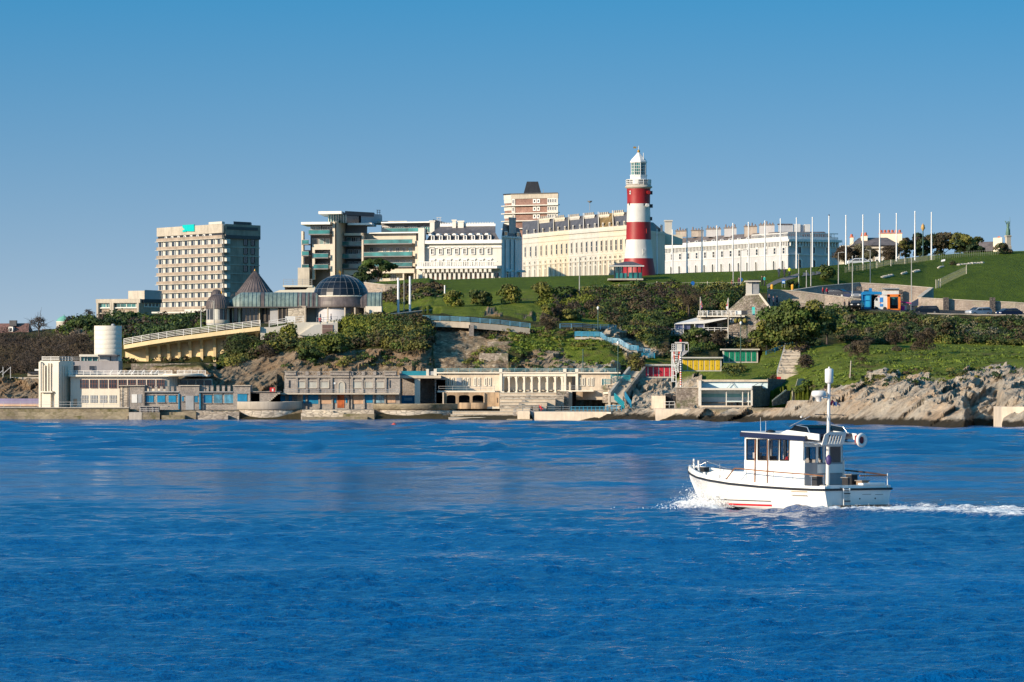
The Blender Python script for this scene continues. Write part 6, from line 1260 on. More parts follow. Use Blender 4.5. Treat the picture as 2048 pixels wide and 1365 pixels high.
# ---------------------------------------------------------------- colonnaded ramp (cream) and walls by the bar
def colonnade():
 t = thing('cantilevered_walkway', 'sloping yellow-cream concrete walkway on curved brackets with white railing', 'walkway', (XX(390, 810), 810, ZZ(722, 810)))
 line = [(247.5, 690.5, 803), (300, 681.5, 802), (350, 674, 801.5), (400, 668, 801), (450, 661.5, 800.5), (520, 653.5, 800)]
 mb = MB(); wl = MB(); sl_ = MB(); rl = MB()
 for (x0, y0, a0), (x1, y1, a1) in zip(line, line[1:]):
  A = P(x0, y0, a0); B = P(x1, y1, a1); d = Vector((0, 4.2, 0)); dn = Vector((0, 0, -.62))
  mb.add([A, B, B+d, A+d, A+dn, B+dn, B+d*.3+dn*1.6, A+d*.3+dn*1.6, B+d+dn*1.6, A+d+dn*1.6], [(0, 1, 2, 3), (4, 5, 1, 0), (4, 7, 6, 5), (7, 9, 8, 6), (0, 3, 9, 7, 4), (1, 5, 6, 8, 2)], COLY)
  wl.add([A+d*.8+dn*1.5, B+d*.8+dn*1.5, B+d*.8+Vector((0, 0, -7)), A+d*.8+Vector((0, 0, -7)), A+d+dn, B+d+dn, B+d+Vector((0, 0, -7)), A+d+Vector((0, 0, -7))], [(0, 1, 2, 3), (4, 7, 6, 5), (0, 3, 7, 4), (1, 5, 6, 2)], COLY)
  rail(rl, [A+Vector((0, .25, 0)), B+Vector((0, .25, 0))], .95, RAILW, 4, 1.15, .05, .06)
 mb.obj('deck', t); wl.obj('back_wall', t); rl.obj('railing', t)
 q = lambda v: 180+v/4.55
 for x in (292, 316, 335, 356, 378, 401, 427, 454, 484, 513):
  k = [i for i in range(len(line)-1) if line[i][0] <= x <= line[i+1][0]][0]; a, b = line[k], line[k+1]; tt = (x-a[0])/(b[0]-a[0]); yy = lerp(a[1], b[1], tt); Y0 = lerp(a[2], b[2], tt)
  A = P(x, yy, Y0)-Vector((0, 0, .6)); prof = [(0.4, 0), (3.5, 0), (3.5, -6), (2.9, -6), (2.8, -2.2), (2.5, -1.4), (1.9, -.9), (1.2, -.5)]
  m = MB(); m.prism([(A.x-.2, A.y+p_[0], A.z+p_[1]) for p_ in prof], (.42, 0, 0), COLY); m.obj('bracket', t)
 # planted ledge wall under it
 f = Fac(200, 792, 440, 790); mb = MB(); f.pb(mb, 262, 432, 727.5, 750, -3, 0, LIME); one(mb, 'rubble_wall', 'low rubble wall of the planted ledge under the sloping walkway', 'wall', f.pt(f.L/2, 5))
 # right end wall and ramp wall, tucked railing
 f = Fac(520, 801, 690, 803); t = thing('ramp_wall', 'cream ramp wall with sloping top and brown door below the domed bar', 'wall', f.pt(f.L/2, 10))
 mb = MB(); z = lambda y: ZZ(y, 802)
 def poly(pts, d0, d1, m, k=f): mb.prism([k.pt(k.u(x), z(y), d1) for x, y in pts], (0, abs(d1-d0), 0), m)
 poly([(520, 655), (545, 655), (592, 646), (608, 645), (640, 645), (674, 643), (674, 662), (640, 672), (600, 676), (520, 680)], 0, .5, CREAMW)
 poly([(596, 671), (628, 650), (674, 645.5), (674, 668), (650, 674)], 0, .9, WHITE); mb.obj('wall', t)
 mb = MB(); f.pb(mb, 643, 664, 650, 668, .9, 1.0, paint('brown_shutter', (.24, .15, .13), .7, .1)); f.pb(mb, 642, 665, 658, 658.8, 1.0, 1.05, CONCP); mb.obj('door', t)
 mb = MB(); rail(mb, [f.pt(f.u(538), z(655), .2), f.pt(f.u(572), z(649.5), .2), f.pt(f.u(606), z(645), .2)], .95, RAILW, 3, 1.0, .05, .06); mb.obj('railing', t)
 mb = MB(); rail(mb, [f.pt(f.u(632), z(645), .8), f.pt(f.u(674), z(643), .8)], .7, GREYM, 2, .9, .04, .05); mb.obj('terrace_railing', t)
 mb = MB(); g = Fac(571, 806, 592, 806); g.pb(mb, 570.5, 590.5, 633, 645, -.1, 0, WPAINT); g.pb(mb, 572, 573, 645, 650, -.1, 0, GREYM); g.pb(mb, 588, 589, 645, 650, -.1, 0, GREYM); one(mb, 'white_hoarding', 'blank white board standing behind the railing in front of the bar', 'board', g.pt(g.L/2, 14))
colonnade()
# ---------------------------------------------------------------- domed bar
def bar():
 Y = 838; z = lambda y, Y=838: ZZ(y, Y); s = Y/F
 t = thing('domed_bar', 'seaside bar with ribbed copper roofs, a cone, small domes and a dark glass dome', 'bar', (XX(600, Y), Y, z(645)))
 f = Fac(455, Y, 765, Y-3); BRZ = paint('bronze_glass_frame', (.10, .085, .08), .5, .15, 1)
 mb = MB(); f.pb(mb, 540, 576, 612, 648, -6, -.2, GREYW); f.pb(mb, 576, 612, 612, 648, -6, 0, ASHLAR); f.pb(mb, 731, 763, 613, 645, -6, 0, CREAMW); f.pb(mb, 455, 540, 612, 648, -6, -1.2, BRZ); f.pb(mb, 610, 731, 612, 648, -8, -3.0, CONCP); mb.obj('wall', t)
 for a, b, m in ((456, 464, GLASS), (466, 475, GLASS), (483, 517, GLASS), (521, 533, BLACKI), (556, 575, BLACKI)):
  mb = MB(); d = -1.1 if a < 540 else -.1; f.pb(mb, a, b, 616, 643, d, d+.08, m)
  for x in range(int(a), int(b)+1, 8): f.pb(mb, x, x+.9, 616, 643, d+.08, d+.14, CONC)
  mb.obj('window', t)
 for x in (453, 464.3, 476, 517.5): mb = MB(); f.pb(mb, x, x+(4.5 if x == 476 else 1.8), 614, 648, -1.1, -.6, TERR); mb.obj('pier', t)
 # barrel roof: quarter round in front of a flat top
 mb = MB(); x0, x1 = 456, 763; R = 2.35; rows_ = 9; n = 75; H = z(585)-z(614)
 def cs(a): return (-math.cos(a)*R, math.sin(a)*H)
 for i in range(n):
  xa = lerp(x0, x1, i/n); xb = lerp(x0, x1, (i+1)/n); m = COPPER if (530 < xa < 590) or (xa < 520) or xa > 732 else (COPPER if (i*7) % 5 < 2 and xa < 640 else COPPERD)
  endk = min(1, (xa-x0)/26)**.5 if xa < x0+26 else 1; endk2 = min(1, (xb-x0)/26)**.5 if xb < x0+26 else 1
  pa, pb_ = [], []
  for k in range(rows_):
   a = math.pi/2*k/(rows_-1); dy, dz = cs(a); ex = .06 if i % 2 else 0
   pa.append((XX(xa, Y), Y+1.0+dy*endk-ex, z(614)+dz*endk)); pb_.append((XX(xb, Y), Y+1.0+dy*endk2-ex, z(614)+dz*endk2))
  for P_, Q_ in ((pa, pb_),):
   vs = P_+Q_; mb.add(vs, [(k, rows_+k, rows_+k+1, k+1) for k in range(rows_-1)], m, False)
  if i % 2 == 0: mb.add([pa[k] for k in range(rows_)]+[(p_[0]-.05, p_[1]-.09, p_[2]+.03) for p_ in pa], [(k, k+1, rows_+k+1, rows_+k) for k in range(rows_-1)], m, False)
 mb.box(XX(x0+14, Y), XX(x1, Y), Y+1, Y+6, z(612), z(585.2), COPPERD); mb.box(XX(x0, Y), XX(x1, Y), Y-1.45, Y+4, z(616.3), z(613.8), BRZ); mb.obj('barrel_roof', t)
 # dome skirt drum
 c = Vector((XX(681, Y), Y+2.2, 0)); R = 58.5*s
 mb = MB(); mb.lathe(c, [(R, z(616)), (R*1.02, z(614)), (R*1.02, z(610)), (R*.99, z(603)), (R*.95, z(597)), (R*.93, z(593.5))], COPPERD, 60, False); mb.lathe(c, [(R*.98, z(616.2)), (R*1.03, z(616)), (R*1.03, z(613.5))], BRZ, 60)
 mb.obj('skirt_roof', t)
 mb = MB(); mb.lathe(c, [(R*.93, z(594.5)), (R*.955, z(593)), (R*.94, z(591.5)), (R*.9, z(591.3))], CREAMW, 60); mb.obj('dome_ring', t)
 Rd = 57*s*.97; H = z(549)-z(592.5); prof = [(Rd*math.cos(math.pi/2*k/9), z(592.5)+H*math.sin(math.pi/2*k/9)**1.0) for k in range(10)]
 NAVY = glass('dark_dome_glass', (.006, .008, .014), .3); mb = MB(); mb.lathe(c, prof, NAVY, 24, False); dm = mb.obj('glass_dome', t)
 mb = MB()
 for i in range(24):
  a = 2*math.pi*i/24
  for k in range(8): p, q_ = prof[k], prof[k+1]; mb.bar(c+Vector((p[0]*math.cos(a), p[0]*math.sin(a), p[1])), c+Vector((q_[0]*math.cos(a), q_[0]*math.sin(a), q_[1])), .014, GREYM)
 for k in (2, 4, 6):
  for i in range(24):
   a, b = 2*math.pi*i/24, 2*math.pi*(i+1)/24; r_, zz = prof[k]; mb.bar(c+Vector((r_*math.cos(a), r_*math.sin(a), zz)), c+Vector((r_*math.cos(b), r_*math.sin(b), zz)), .014, GREYM)
 mb.obj('dome_ribs', dm)
 mb = MB(); GOLD = MATS['gilt']; p = c+Vector((-.1, 0, z(549))); mb.tube(p, p+Vector((0, 0, .3)), .06, .06, GOLD, 6); mb.prism([p+Vector((-.28, 0, .25)), p+Vector((.2, 0, .2)), p+Vector((.05, 0, .5)), p+Vector((-.22, 0, .75))], (0, .06, 0), GOLD); mb.obj('weathervane', dm)
 # glazing under the skirt
 mb = MB(); mb.lathe(c, [(R*.9, z(648)), (R*.9, z(616))], paint('silver_panels', (.50, .50, .53), .4, .06, 1), 40, False, a0=math.pi*1.02, a1=math.pi*1.55); mb.lathe(c, [(R*.9, z(648)), (R*.9, z(616))], GLASS, 16, False, a0=math.pi*1.55, a1=math.pi*1.98); mb.obj('curved_glazing', t)
 for x in (610, 659, 693, 713, 730): mb = MB(); f.pb(mb, x, x+2.4, 616, 650, 2.2 if 650 < x < 720 else .6, 2.5 if 650 < x < 720 else .9, TERR); mb.obj('pier', t)
 # rotunda with dome at the left end, a second small dome, the cone
 c = Vector((XX(436, Y), Y, 0))
 mb = MB(); mb.lathe(c, [(23*s, z(652)), (23*s, z(617))], GREYW, 32, False); mb.lathe(c, [(23.6*s, z(647)), (23.6*s, z(641)), (23*s, z(640.5))], CONCP, 32)
 mb.obj('rotunda_wall', t)
 mb = MB()
 for a in (3.6, 4.0, 4.9, 5.3): mb.lathe(c, [(23.2*s, z(640)), (23.2*s, z(619))], GLASS, 4, False, a0=a, a1=a+.34)
 mb.lathe(c, [(23.3*s, z(640)), (23.3*s, z(618))], WHITE, 4, False, a0=4.45, a1=4.8); mb.obj('rotunda_window', t)
 def ribbed(c, R, y0, y1, m, name, k=1.0, n=32, Yz=Y):
  mb = MB(); H = z(y1, Yz)-z(y0, Yz); pr = [(R*1.05, z(y0, Yz)-.15), (R*1.05, z(y0, Yz))]+[(R*math.cos(math.pi/2*j/8)**k, z(y0, Yz)+H*math.sin(math.pi/2*j/8)) for j in range(9)]
  mb.lathe(c, pr, m, n, False)
  for i in range(n):
   a = 2*math.pi*i/n
   for j in range(2, 8): p, q_ = pr[j], pr[j+1]; mb.bar(c+Vector((p[0]*math.cos(a), p[0]*math.sin(a), p[1]+.02)), c+Vector((q_[0]*math.cos(a), q_[0]*math.sin(a), q_[1]+.02)), .05, m)
  return mb.obj(name, t)
 ribbed(c, 24.5*s, 616, 588, COPPERD, 'rotunda_dome'); mb = MB(); mb.lathe(c+Vector((.6, 0, 0)), [(.1, z(588)), (.12, z(585)), (.02, z(581))], GOLD, 6); mb.obj('finial', t)
 c = Vector((XX(433, 850), 850, 0)); ribbed(c, 12*850/F, 596, 579, COPPERD, 'small_dome', 1, 20, 850); mb = MB(); mb.lathe(c, [(11*850/F, z(620, 850)), (11*850/F, z(596, 850))], GREYW, 20); mb.obj('small_drum', t)
 Yc = 850; sc = Yc/F; c = Vector((XX(510, Yc), Yc, 0)); zc = lambda y: ZZ(y, Yc)
 mb = MB(); mb.lathe(c, [(28*sc, zc(600)), (28*sc, zc(586.5))], ASHLAR, 24, False); mb.lathe(c, [(28.2*sc, zc(598)), (28.2*sc, zc(588.5))], TEALG, 3, False, a0=4.5, a1=4.85); mb.obj('cone_drum', t)
 pr = [(35.5*sc, zc(587.5)), (35.8*sc, zc(585)), (30*sc, zc(578.5)), (24*sc, zc(570.5)), (16*sc, zc(560)), (8*sc, zc(550)), (2*sc, zc(543.5)), (.8*sc, zc(542))]
 mb = MB(); mb.lathe(c, pr, COPPERD, 32, False)
 for i in range(32):
  a = 2*math.pi*i/32
  for j in range(1, 6): p, q_ = pr[j], pr[j+1]; mb.bar(c+Vector((p[0]*math.cos(a), p[0]*math.sin(a), p[1]+.03)), c+Vector((q_[0]*math.cos(a), q_[0]*math.sin(a), q_[1]+.03)), .06, COPPERD)
 cn = mb.obj('cone_roof', t); mb = MB(); mb.lathe(c, [(.12, zc(543)), (.16, zc(541)), (.04, zc(538))], GOLD, 6); mb.obj('finial', cn)
 mb = MB(); q2 = lambda v: 180+v/4.55
 for i in range(9): x = 462+i*4.2; mb.bar(P(x, 593, 846), P(x+4, 588.5+(i % 3)*2, 846), .07, DARKM); mb.bar(P(x, 598, 846), P(x, 590, 846), .06, DARKM)
 mb.obj('roof_trellis', t)
 # terraced wing with balcony behind, left of the glass dome
 g = Fac(548, 880, 625, 880); t2 = thing('hillside_terrace', 'pale concrete terrace with curved underside and railing between cone and dark dome', 'terrace', g.pt(g.L/2, 15))
 mb = MB(); zz = lambda y: ZZ(y, 880); g.pb(mb, 566, 625, 571, 574.5, -6, .5, CREAMW); g.pb(mb, 569, 618, 574.5, 581, -6, -1, BLACKI); mb.prism([g.pt(g.u(x), zz(y), .3) for x, y in ((548, 590), (548, 585), (560, 580.5), (612, 579.5), (618, 574), (630, 574), (630, 596), (548, 596))], (0, 6, 0), CREAMW); mb.obj('wall', t2)
 mb = MB(); rail(mb, [g.pt(g.u(567), zz(571), .4), g.pt(g.u(624), zz(571), .4)], 1.0, GREYM, 3, 1.3, .03, .05); mb.obj('railing', t2)
bar()
# ---------------------------------------------------------------- cliff path viaduct and blue railings
def viaduct():
 pts = [(842, 641, 799.5), (860, 642, 799.5), (900, 643, 800), (940, 645, 800), (1000, 650, 801.5), (1060, 657, 803), (1120, 658, 806), (1240, 664, 812)]
 t = thing('path_viaduct', 'cliff path carried on stone piers with a pale blue railing', 'viaduct', P(900, 700, 800))
 mb = MB()
 for a, b in zip(pts[:6], pts[1:6]):
  A = P(*a); B = P(*b); d = Vector((0, 9, 0)); dn = Vector((0, 0, -.9)); mb.hexa([A+dn, B+dn, B+d+dn, A+d+dn, A, B, B+d, A+d], TERR)
 mb.obj('deck', t)
 for x0, x1, y0, y1 in ((856, 867, 650, 750), (938, 947.5, 651, 692)):
  mb = MB(); Y = 799.7; mb.box(XX(x0, Y), XX(x1, Y), Y+.3, Y+7, ZZ(y1, Y), ZZ(y0-1, Y), GREYS); mb.obj('pier', t)
 mb = MB(); LB = paint('pale_blue_paint', (.16, .42, .60), .5, .12, 1)
 rail(mb, [P(*p) for p in pts[:6]], .72, LB, 4, 1.5, .05, .06); mb.obj('railing', t)
 mb = MB(); rail(mb, [P(x, y, Y) for x, y, Y in ((1120, 657, 804), (1165, 657, 806), (1185, 659, 808), (1232, 660, 812))], .7, LB, 3, 1.5, .05, .06); one(mb, 'blue_railing', 'pale blue railing along the upper cliff path above the stairs', 'railing', P(1120, 657, 804))
 # zigzag blue stair down the cliff
 run = [(1150, 674, 799), (1200, 675, 798), (1214, 686, 797), (1236, 688, 796), (1258, 701, 795), (1275, 703, 794.5)]
 t = thing('cliff_stair', 'cliff stair with bright blue railings zigzagging down the green slope', 'stairs', P(1214, 686, 797))
 mb = MB(); st = MB()
 rail(mb, [P(*p) for p in run], .75, RAILB, 4, .9, .06, .07); rail(mb, [P(p[0]+2, p[1]-.5, p[2]+1.4) for p in run], .75, RAILB, 4, .9, .06, .07); mb.obj('railing', t)
 for a, b in zip(run, run[1:]):
  A = P(*a); B = P(*b); k = max(1, int(abs(A.z-B.z)/.18))
  for i in range(k): p = A.lerp(B, (i+.5)/k); hx = max(.2, (B.x-A.x)/k/2+.03); st.box(p.x-hx, p.x+hx, p.y-.1, p.y+1.5, p.z-.35, p.z+.02, CONCP)
 st.obj('steps', t)
 mb = MB(); rail(mb, [P(1284, 717, 793), P(1309, 717, 793)], .78, RAILB, 4, .8, .06, .09); rail(mb, [P(1275, 704, 794.5), P(1300, 706, 795)], .6, paint('pale_blue_paint', (.16, .42, .60)), 3, .8, .05, .05); one(mb, 'blue_railing', 'bright blue railing on the lowest landing above the red huts', 'railing', P(1284, 717, 793))
 # lower blue landings by the steps
 mb = MB(); rail(mb, [P(1206, 771, 765), P(1222, 770, 765), P(1240, 763, 768), P(1260, 763, 768)], .8, paint('teal_rail', (.01, .27, .33), .5, .1), 4, .9, .06, .07); rail(mb, [P(1222, 757, 770), P(1240, 757, 770)], .6, paint('teal_rail', (.01, .27, .33)), 3, .8, .06, .07); one(mb, 'teal_railing', 'teal railing of the landing at the foot of the cliff stair', 'railing', P(1206, 771, 765))
 f = Fac(1204, 766, 1262, 764); mb = MB(); f.pb(mb, 1203, 1250, 771, 778, -2.5, 0, LIME); f.pb(mb, 1206, 1246, 778, 806, -4, -.3, LIME); f.pb(mb, 1207, 1246, 785, 788, -.3, .1, CREAMW); one(mb, 'stone_landing', 'rubble stone landing with a cream band right of the slit window wall', 'landing', f.pt(f.L/2, 2))
 # long straight flight up to the red huts
 a, b = P(1232, 794, 757), P(1272, 742, 778); t = thing('straight_stair', 'long straight stone stair with low walls rising to the red huts', 'stairs', a)
 mb = MB(); k = 22
 for i in range(k): p = a.lerp(b, i/k); mb.box(p.x-.9, p.x+1.0, p.y, p.y+2.2, p.z-.8, p.z+.1, CONCP)
 mb.obj('steps', t)
 for sd, m in ((-1.15, TERR), (1.1, LIME)):
  mb = MB(); A = a+Vector((sd, 0, .6)); B = b+Vector((sd, 0, .6)); mb.add([A, A+Vector((.35, 0, 0)), B+Vector((.35, 0, 0)), B, A-Vector((0, 0, 2)), A+Vector((.35, 0, -2)), B+Vector((.35, 0, -2)), B-Vector((0, 0, 2))], [(0, 1, 2, 3), (4, 7, 6, 5), (0, 4, 5, 1), (1, 5, 6, 2), (2, 6, 7, 3), (3, 7, 4, 0)], m); mb.obj('side_wall', t)
 mb = MB(); TR = MATS['teal_rail']; rail(mb, [P(1229, 800, 742), P(1248, 818, 735)], .9, TR, 3, .6, .07, .08); rail(mb, [P(1250, 797, 742), P(1262, 816, 735)], .9, RAILB, 3, .6, .07, .08); rail(mb, [P(1214, 822, 734), P(1243, 822, 733)], .75, RAILB, 2, .6, .05, .07); one(mb, 'blue_railing', 'pair of blue railings slanting down to the rocks beside the waterside deck', 'railing', P(1240, 818, 736))
 # far right blue rail and stone stair by the tree
 mb = MB(); rail(mb, [P(1532, 712, 805), P(1585, 694, 808)], .7, RAILB, 3, 1.6, .06, .07); one(mb, 'blue_railing', 'blue railing slanting up beside the large green tree', 'railing', P(1532, 712, 805))
 a, b = P(1578, 762, 745), P(1586, 707, 800); t = thing('garden_stair', 'worn brown stone stair climbing the bright grass slope', 'stairs', a); mb = MB(); k = 30
 G_ = lambda tt: ground(lerp(1578, 1586, tt), lerp(745, 800, tt))
 for i in range(k): p = a.lerp(b, i/k); w = lerp(1.6, 1.1, i/k); z_ = max(G_(i/k), G_((i+.5)/k)); mb.box(p.x-w, p.x+w, p.y-.1, p.y+2.2, z_-.9, z_+.22, ASHLAR if i % 2 else TERR)
 mb.obj('steps', t); mb = MB(); A0 = Vector((a.x-1.7, a.y, G_(0)+.1)); B0 = Vector((b.x-1.2, b.y, G_(1)+.1)); rail(mb, [A0, B0], .8, RAILG, 2, 2.5, .03, .05); mb.obj('handrail', t)
viaduct()
# ---------------------------------------------------------------- beach huts, white shelter, lookout
def huts():
 for lab, x0, x1, Y, yt, yb, n, dm, step, dw, start in (
  ('row of red-doored white beach huts behind the lookout', 1284, 1349, 782, 729, 754, 6, paint('red_doors', (.62, .03, .06), .5, .1, 1), 10.7, 8.2, 1286.5),
  ('row of yellow-doored white beach huts', 1364, 1443, 797, 714.5, 741.5, 7, paint('yellow_doors', (.75, .50, .02), .5, .08, 1), 10.9, 8.8, 1365.3),
  ('row of green-doored white beach huts at the right', 1446, 1516, 810, 698, 724, 6, paint('green_doors', (.01, .26, .15), .5, .1, 1), 11.0, 8.6, 1448.4)):
  f = Fac(x0, Y, x1, Y+.5); t = thing('beach_huts', lab, 'beach huts', f.pt(f.L/2, f.z(x0, yb)), 0, 'coloured rows of beach huts on the slope')
  mb = MB(); f.pb(mb, x0, x1, yt+3, yb+8, -2.4, 0, WHITE); mb.obj('wall', t)
  mb = MB(); z0 = f.z(x0, yt); a, b = -.35, f.L+.2; mb.prism([f.pt(a, z0-.2, .55), f.pt(b, z0-.2, .55), f.pt(b, z0, .55), f.pt(a, z0, .55)], (0, .01, 0), WHITE); f.ub(mb, a, b, z0-.22, z0, -2.6, .5, WPAINT); mb.obj('roof', t)
  for i in range(n):
   x = start+i*step; mb = MB(); f.pb(mb, x, x+dw, yt+5.2, yb-.8, 0, .06, dm); f.pb(mb, x+dw/2-.25, x+dw/2+.25, yt+5.2, yb-.8, .06, .09, dm); f.pb(mb, x+dw/2-.8, x+dw/2-.2, (yt+yb)/2+3, (yt+yb)/2+4.5, .09, .13, DARKM); mb.obj('door', t)
 # white concrete shelter
 Y = 728; f = Fac(1397, Y, 1504, Y-1); z = lambda y: ZZ(y, Y); t = thing('white_shelter', 'white open concrete bathing shelter with pale blue interior and terrace above', 'shelter', f.pt(f.L/2, z(812)))
 PB = paint('pale_blue_interior', (.62, .76, .80), .6, .06, .5)
 mb = MB(); f.pb(mb, 1400, 1504, 776.5, 780.5, -3, .4, WHITE); f.pb(mb, 1400, 1504, 811.5, 822, -3, .8, TERR); mb.obj('slabs', t)
 mb = MB(); f.pb(mb, 1400, 1504, 780.5, 812, -3, -2.6, PB); f.pb(mb, 1400, 1504, 788, 795, -2.6, -2.55, paint('teal_band', (.20, .50, .55), .6, .1)); mb.obj('back_wall', t)
 mb = MB(); f.pb(mb, 1397.5, 1403, 762, 812, -4.4, .3, WHITE); f.pb(mb, 1502, 1505.5, 776.5, 812, -1, .3, WHITE); mb.obj('end_wall', t)
 mb = MB(); f.pb(mb, 1403, 1538, 764, 777, -4.2, -3.8, PB); f.pb(mb, 1396, 1538, 759.8, 764, -4.4, -3.4, TERR); mb.prism([f.pt(f.u(1397), z(y), d) for y, d in ((760, -4.4), (760, .2), (776, .2), (776, -4.4))], (.35, 0, 0), TERR); mb.obj('terrace_wall', t)
 mb = MB(); V = MATS['grey_metal']
 mb.bar(f.pt(f.u(1456), z(776.5), -3.5), f.pt(f.u(1466), z(765.5), -3.5), .05, V); mb.bar(f.pt(f.u(1466), z(765.5), -3.5), f.pt(f.u(1474), z(776.5), -3.5), .05, V); mb.bar(f.pt(f.u(1506), z(774), -3), f.pt(f.u(1524), z(764), -3.5), .05, V); mb.obj('handrails', t)
 for x in (1452, 1484.5, 1496): mb = MB(); f.pb(mb, x, x+1.7, 780.5, 812, -.6, -.2, WHITE); mb.obj('post', t)
 mb = MB(); f.pb(mb, 1404, 1500, 804.5, 806, -2.5, -1.7, paint('bench_board', (.12, .10, .09), .7, .1))
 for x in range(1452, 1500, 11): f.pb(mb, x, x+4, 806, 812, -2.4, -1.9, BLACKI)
 mb.obj('bench', t)
 # side wall and curved stair wall on its right, shade put into the stone
 DS = stone('shaded_side_stone', [(.13, .12, .14), (.18, .17, .18), (.22, .2, .2)], .5, 1.6, .9, .6)
 mb = MB(); g = Fac(1505, 726, 1574, 742); zz = lambda y, Y_=730: ZZ(y, Y_); mb.prism([g.pt(g.u(x), ZZ(y, 730), 0) for x, y in ((1505.5, 772), (1536, 772), (1536, 757.5), (1572, 759), (1572, 790), (1540, 812), (1505.5, 815))], (0, 3, 0), DS); one(mb, 'shaded_stone_wall', 'dark shaded rubble wall stepping up right of the white shelter', 'wall', g.pt(g.L/2, 3))
 mb = MB(); g = Fac(1545, 716, 1610, 722); mb.prism([g.pt(g.u(x), ZZ(y, 718), 0) for x, y in ((1545, 803), (1572, 782), (1590, 781), (1596, 758.5), (1608, 758.5), (1618, 762), (1622, 770), (1622, 800), (1545, 812))], (0, .5, 0), DS)
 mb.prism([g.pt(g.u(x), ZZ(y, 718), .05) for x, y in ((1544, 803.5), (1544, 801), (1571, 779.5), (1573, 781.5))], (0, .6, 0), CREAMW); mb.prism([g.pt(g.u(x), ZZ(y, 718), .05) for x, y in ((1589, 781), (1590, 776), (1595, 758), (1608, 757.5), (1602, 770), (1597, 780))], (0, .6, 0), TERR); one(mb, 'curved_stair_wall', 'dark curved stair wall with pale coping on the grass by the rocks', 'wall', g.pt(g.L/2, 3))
 mb = MB(); g = Fac(1554, 741, 1562, 741); g.pb(mb, 1554, 1562, 754, 760, -.3, 0, paint('red_board', (.55, .03, .03))); one(mb, 'red_box', 'small bright red box at the foot of the garden stair', 'box', g.pt(0, 6))
 # rubble wall left of the shelter, masonry below the lookout
 f = Fac(1353, 729, 1398, 728.5); wallthing('rubble_wall', 'tall grey rubble wall left of the white shelter', 'wall', f, 1353, 1397.5, 776, 818, -4, 0, LIME, CONCP)
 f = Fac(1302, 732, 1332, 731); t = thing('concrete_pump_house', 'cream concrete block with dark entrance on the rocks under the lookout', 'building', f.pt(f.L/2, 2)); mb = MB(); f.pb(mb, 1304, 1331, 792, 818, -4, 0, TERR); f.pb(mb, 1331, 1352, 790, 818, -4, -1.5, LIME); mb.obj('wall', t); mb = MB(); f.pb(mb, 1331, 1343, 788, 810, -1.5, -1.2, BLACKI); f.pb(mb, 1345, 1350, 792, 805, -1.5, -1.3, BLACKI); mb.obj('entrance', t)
 mb = MB(); rail(mb, [f.pt(f.u(1331), f.z(1331, 816), .5), f.pt(f.u(1352), f.z(1350, 816), .5)], .85, RAILG, 2, .7, .04, .05); mb.obj('railing', t)
 f = Fac(1310, 716, 1500, 712); mb = MB(); f.pb(mb, 1312, 1500, 818.5, 846, -12, 0, TERR); one(mb, 'concrete_apron', 'cream concrete apron in front of the white shelter', 'apron', f.pt(f.L/2, 1))
 # lookout tower
 Y = 741; z = lambda y: ZZ(y, Y); s = Y/F; o = Vector((XX(1352, Y), Y, z(816))); t = thing('lookout_tower', 'white lookout cabin with red and white panels on a tall lattice frame', 'lookout tower', o); RP = paint('orange_red_panel', (.65, .07, .03), .5, .1)
 q = lambda v: 1220+v/8.533; w = lambda v: 680+v/8.533
 def bx(mb, a, b, c_, d, y0, y1, m): mb.box(XX(q(a), Y), XX(q(b), Y), Y+y0, Y+y1, z(w(d)), z(w(c_)), m)
 mb = MB(); bx(mb, 1120, 1225, 50, 185, -.4, .9, WHITE); bx(mb, 1225, 1280, 60, 190, -.2, 1.4, GREYW); bx(mb, 1110, 1330, 40, 52, -.6, 1.6, WPAINT); mb.obj('cabin', t)
 mb = MB(); bx(mb, 1225, 1335, 188, 205, -.5, 1.6, GREYW); mb.prism([(XX(q(a), Y), Y-.4, z(w(b))) for a, b in ((1205, 200), (1335, 200), (1230, 285), (1205, 285))], (0, 1.6, 0), GREYW); bx(mb, 1030, 1225, 183, 197, -.6, 1.2, WPAINT); mb.obj('platform', t)
 mb = MB()
 for a in (1050, 1080, 1110, 1330): bx(mb, a, a+8, 65, 190, -.5, -.4, WPAINT)
 for y in (68, 110, 150): bx(mb, 1048, 1118, y, y+8, -.5, -.4, WPAINT)
 bx(mb, 1275, 1340, 62, 70, -.5, -.4, WPAINT); mb.obj('railing', t)
 mb = MB(); bx(mb, 1062, 1095, 198, 250, -.5, -.42, RP); bx(mb, 1165, 1197, 198, 240, -.5, -.42, RP); bx(mb, 1070, 1100, 262, 330, -.5, -.42, RP); bx(mb, 1160, 1185, 262, 330, -.5, -.42, RP); bx(mb, 1085, 1100, 335, 400, -.5, -.42, RP); mb.obj('red_panels', t)
 mb = MB(); v = lambda a, b, dy=-.45: (XX(q(a), Y), Y+dy, z(w(b)))
 for a0, b0, a1, b1 in ((1052, 185, 1052, 720), (1072, 185, 1075, 720), (1055, 200, 1120, 560), (1205, 195, 1140, 560), (1125, 560, 1128, 1170), (1150, 400, 1165, 560)): mb.bar(v(a0, b0), v(a1, b1), .09, WPAINT)
 for b in (255, 345, 445, 525, 610, 712): mb.bar(v(1045, b), v(1125, b), .07, WPAINT)
 mb.obj('frame', t)
 mb = MB()
 for i in range(13): b = 205+i*30; bx(mb, 1102+i*1.5, 1160-i*1.5, b, b+13, -.55, .5, WPAINT)
 mb.obj('ladder', t)
 mb = MB(); bx(mb, 1190, 1220, -5, 38, -.2, .3, paint('red_board', (.55, .03, .03))); mb.obj('red_lamp_box', t)
 mb = MB(); p0 = Vector((XX(q(1205), Y), Y-.7, 0))
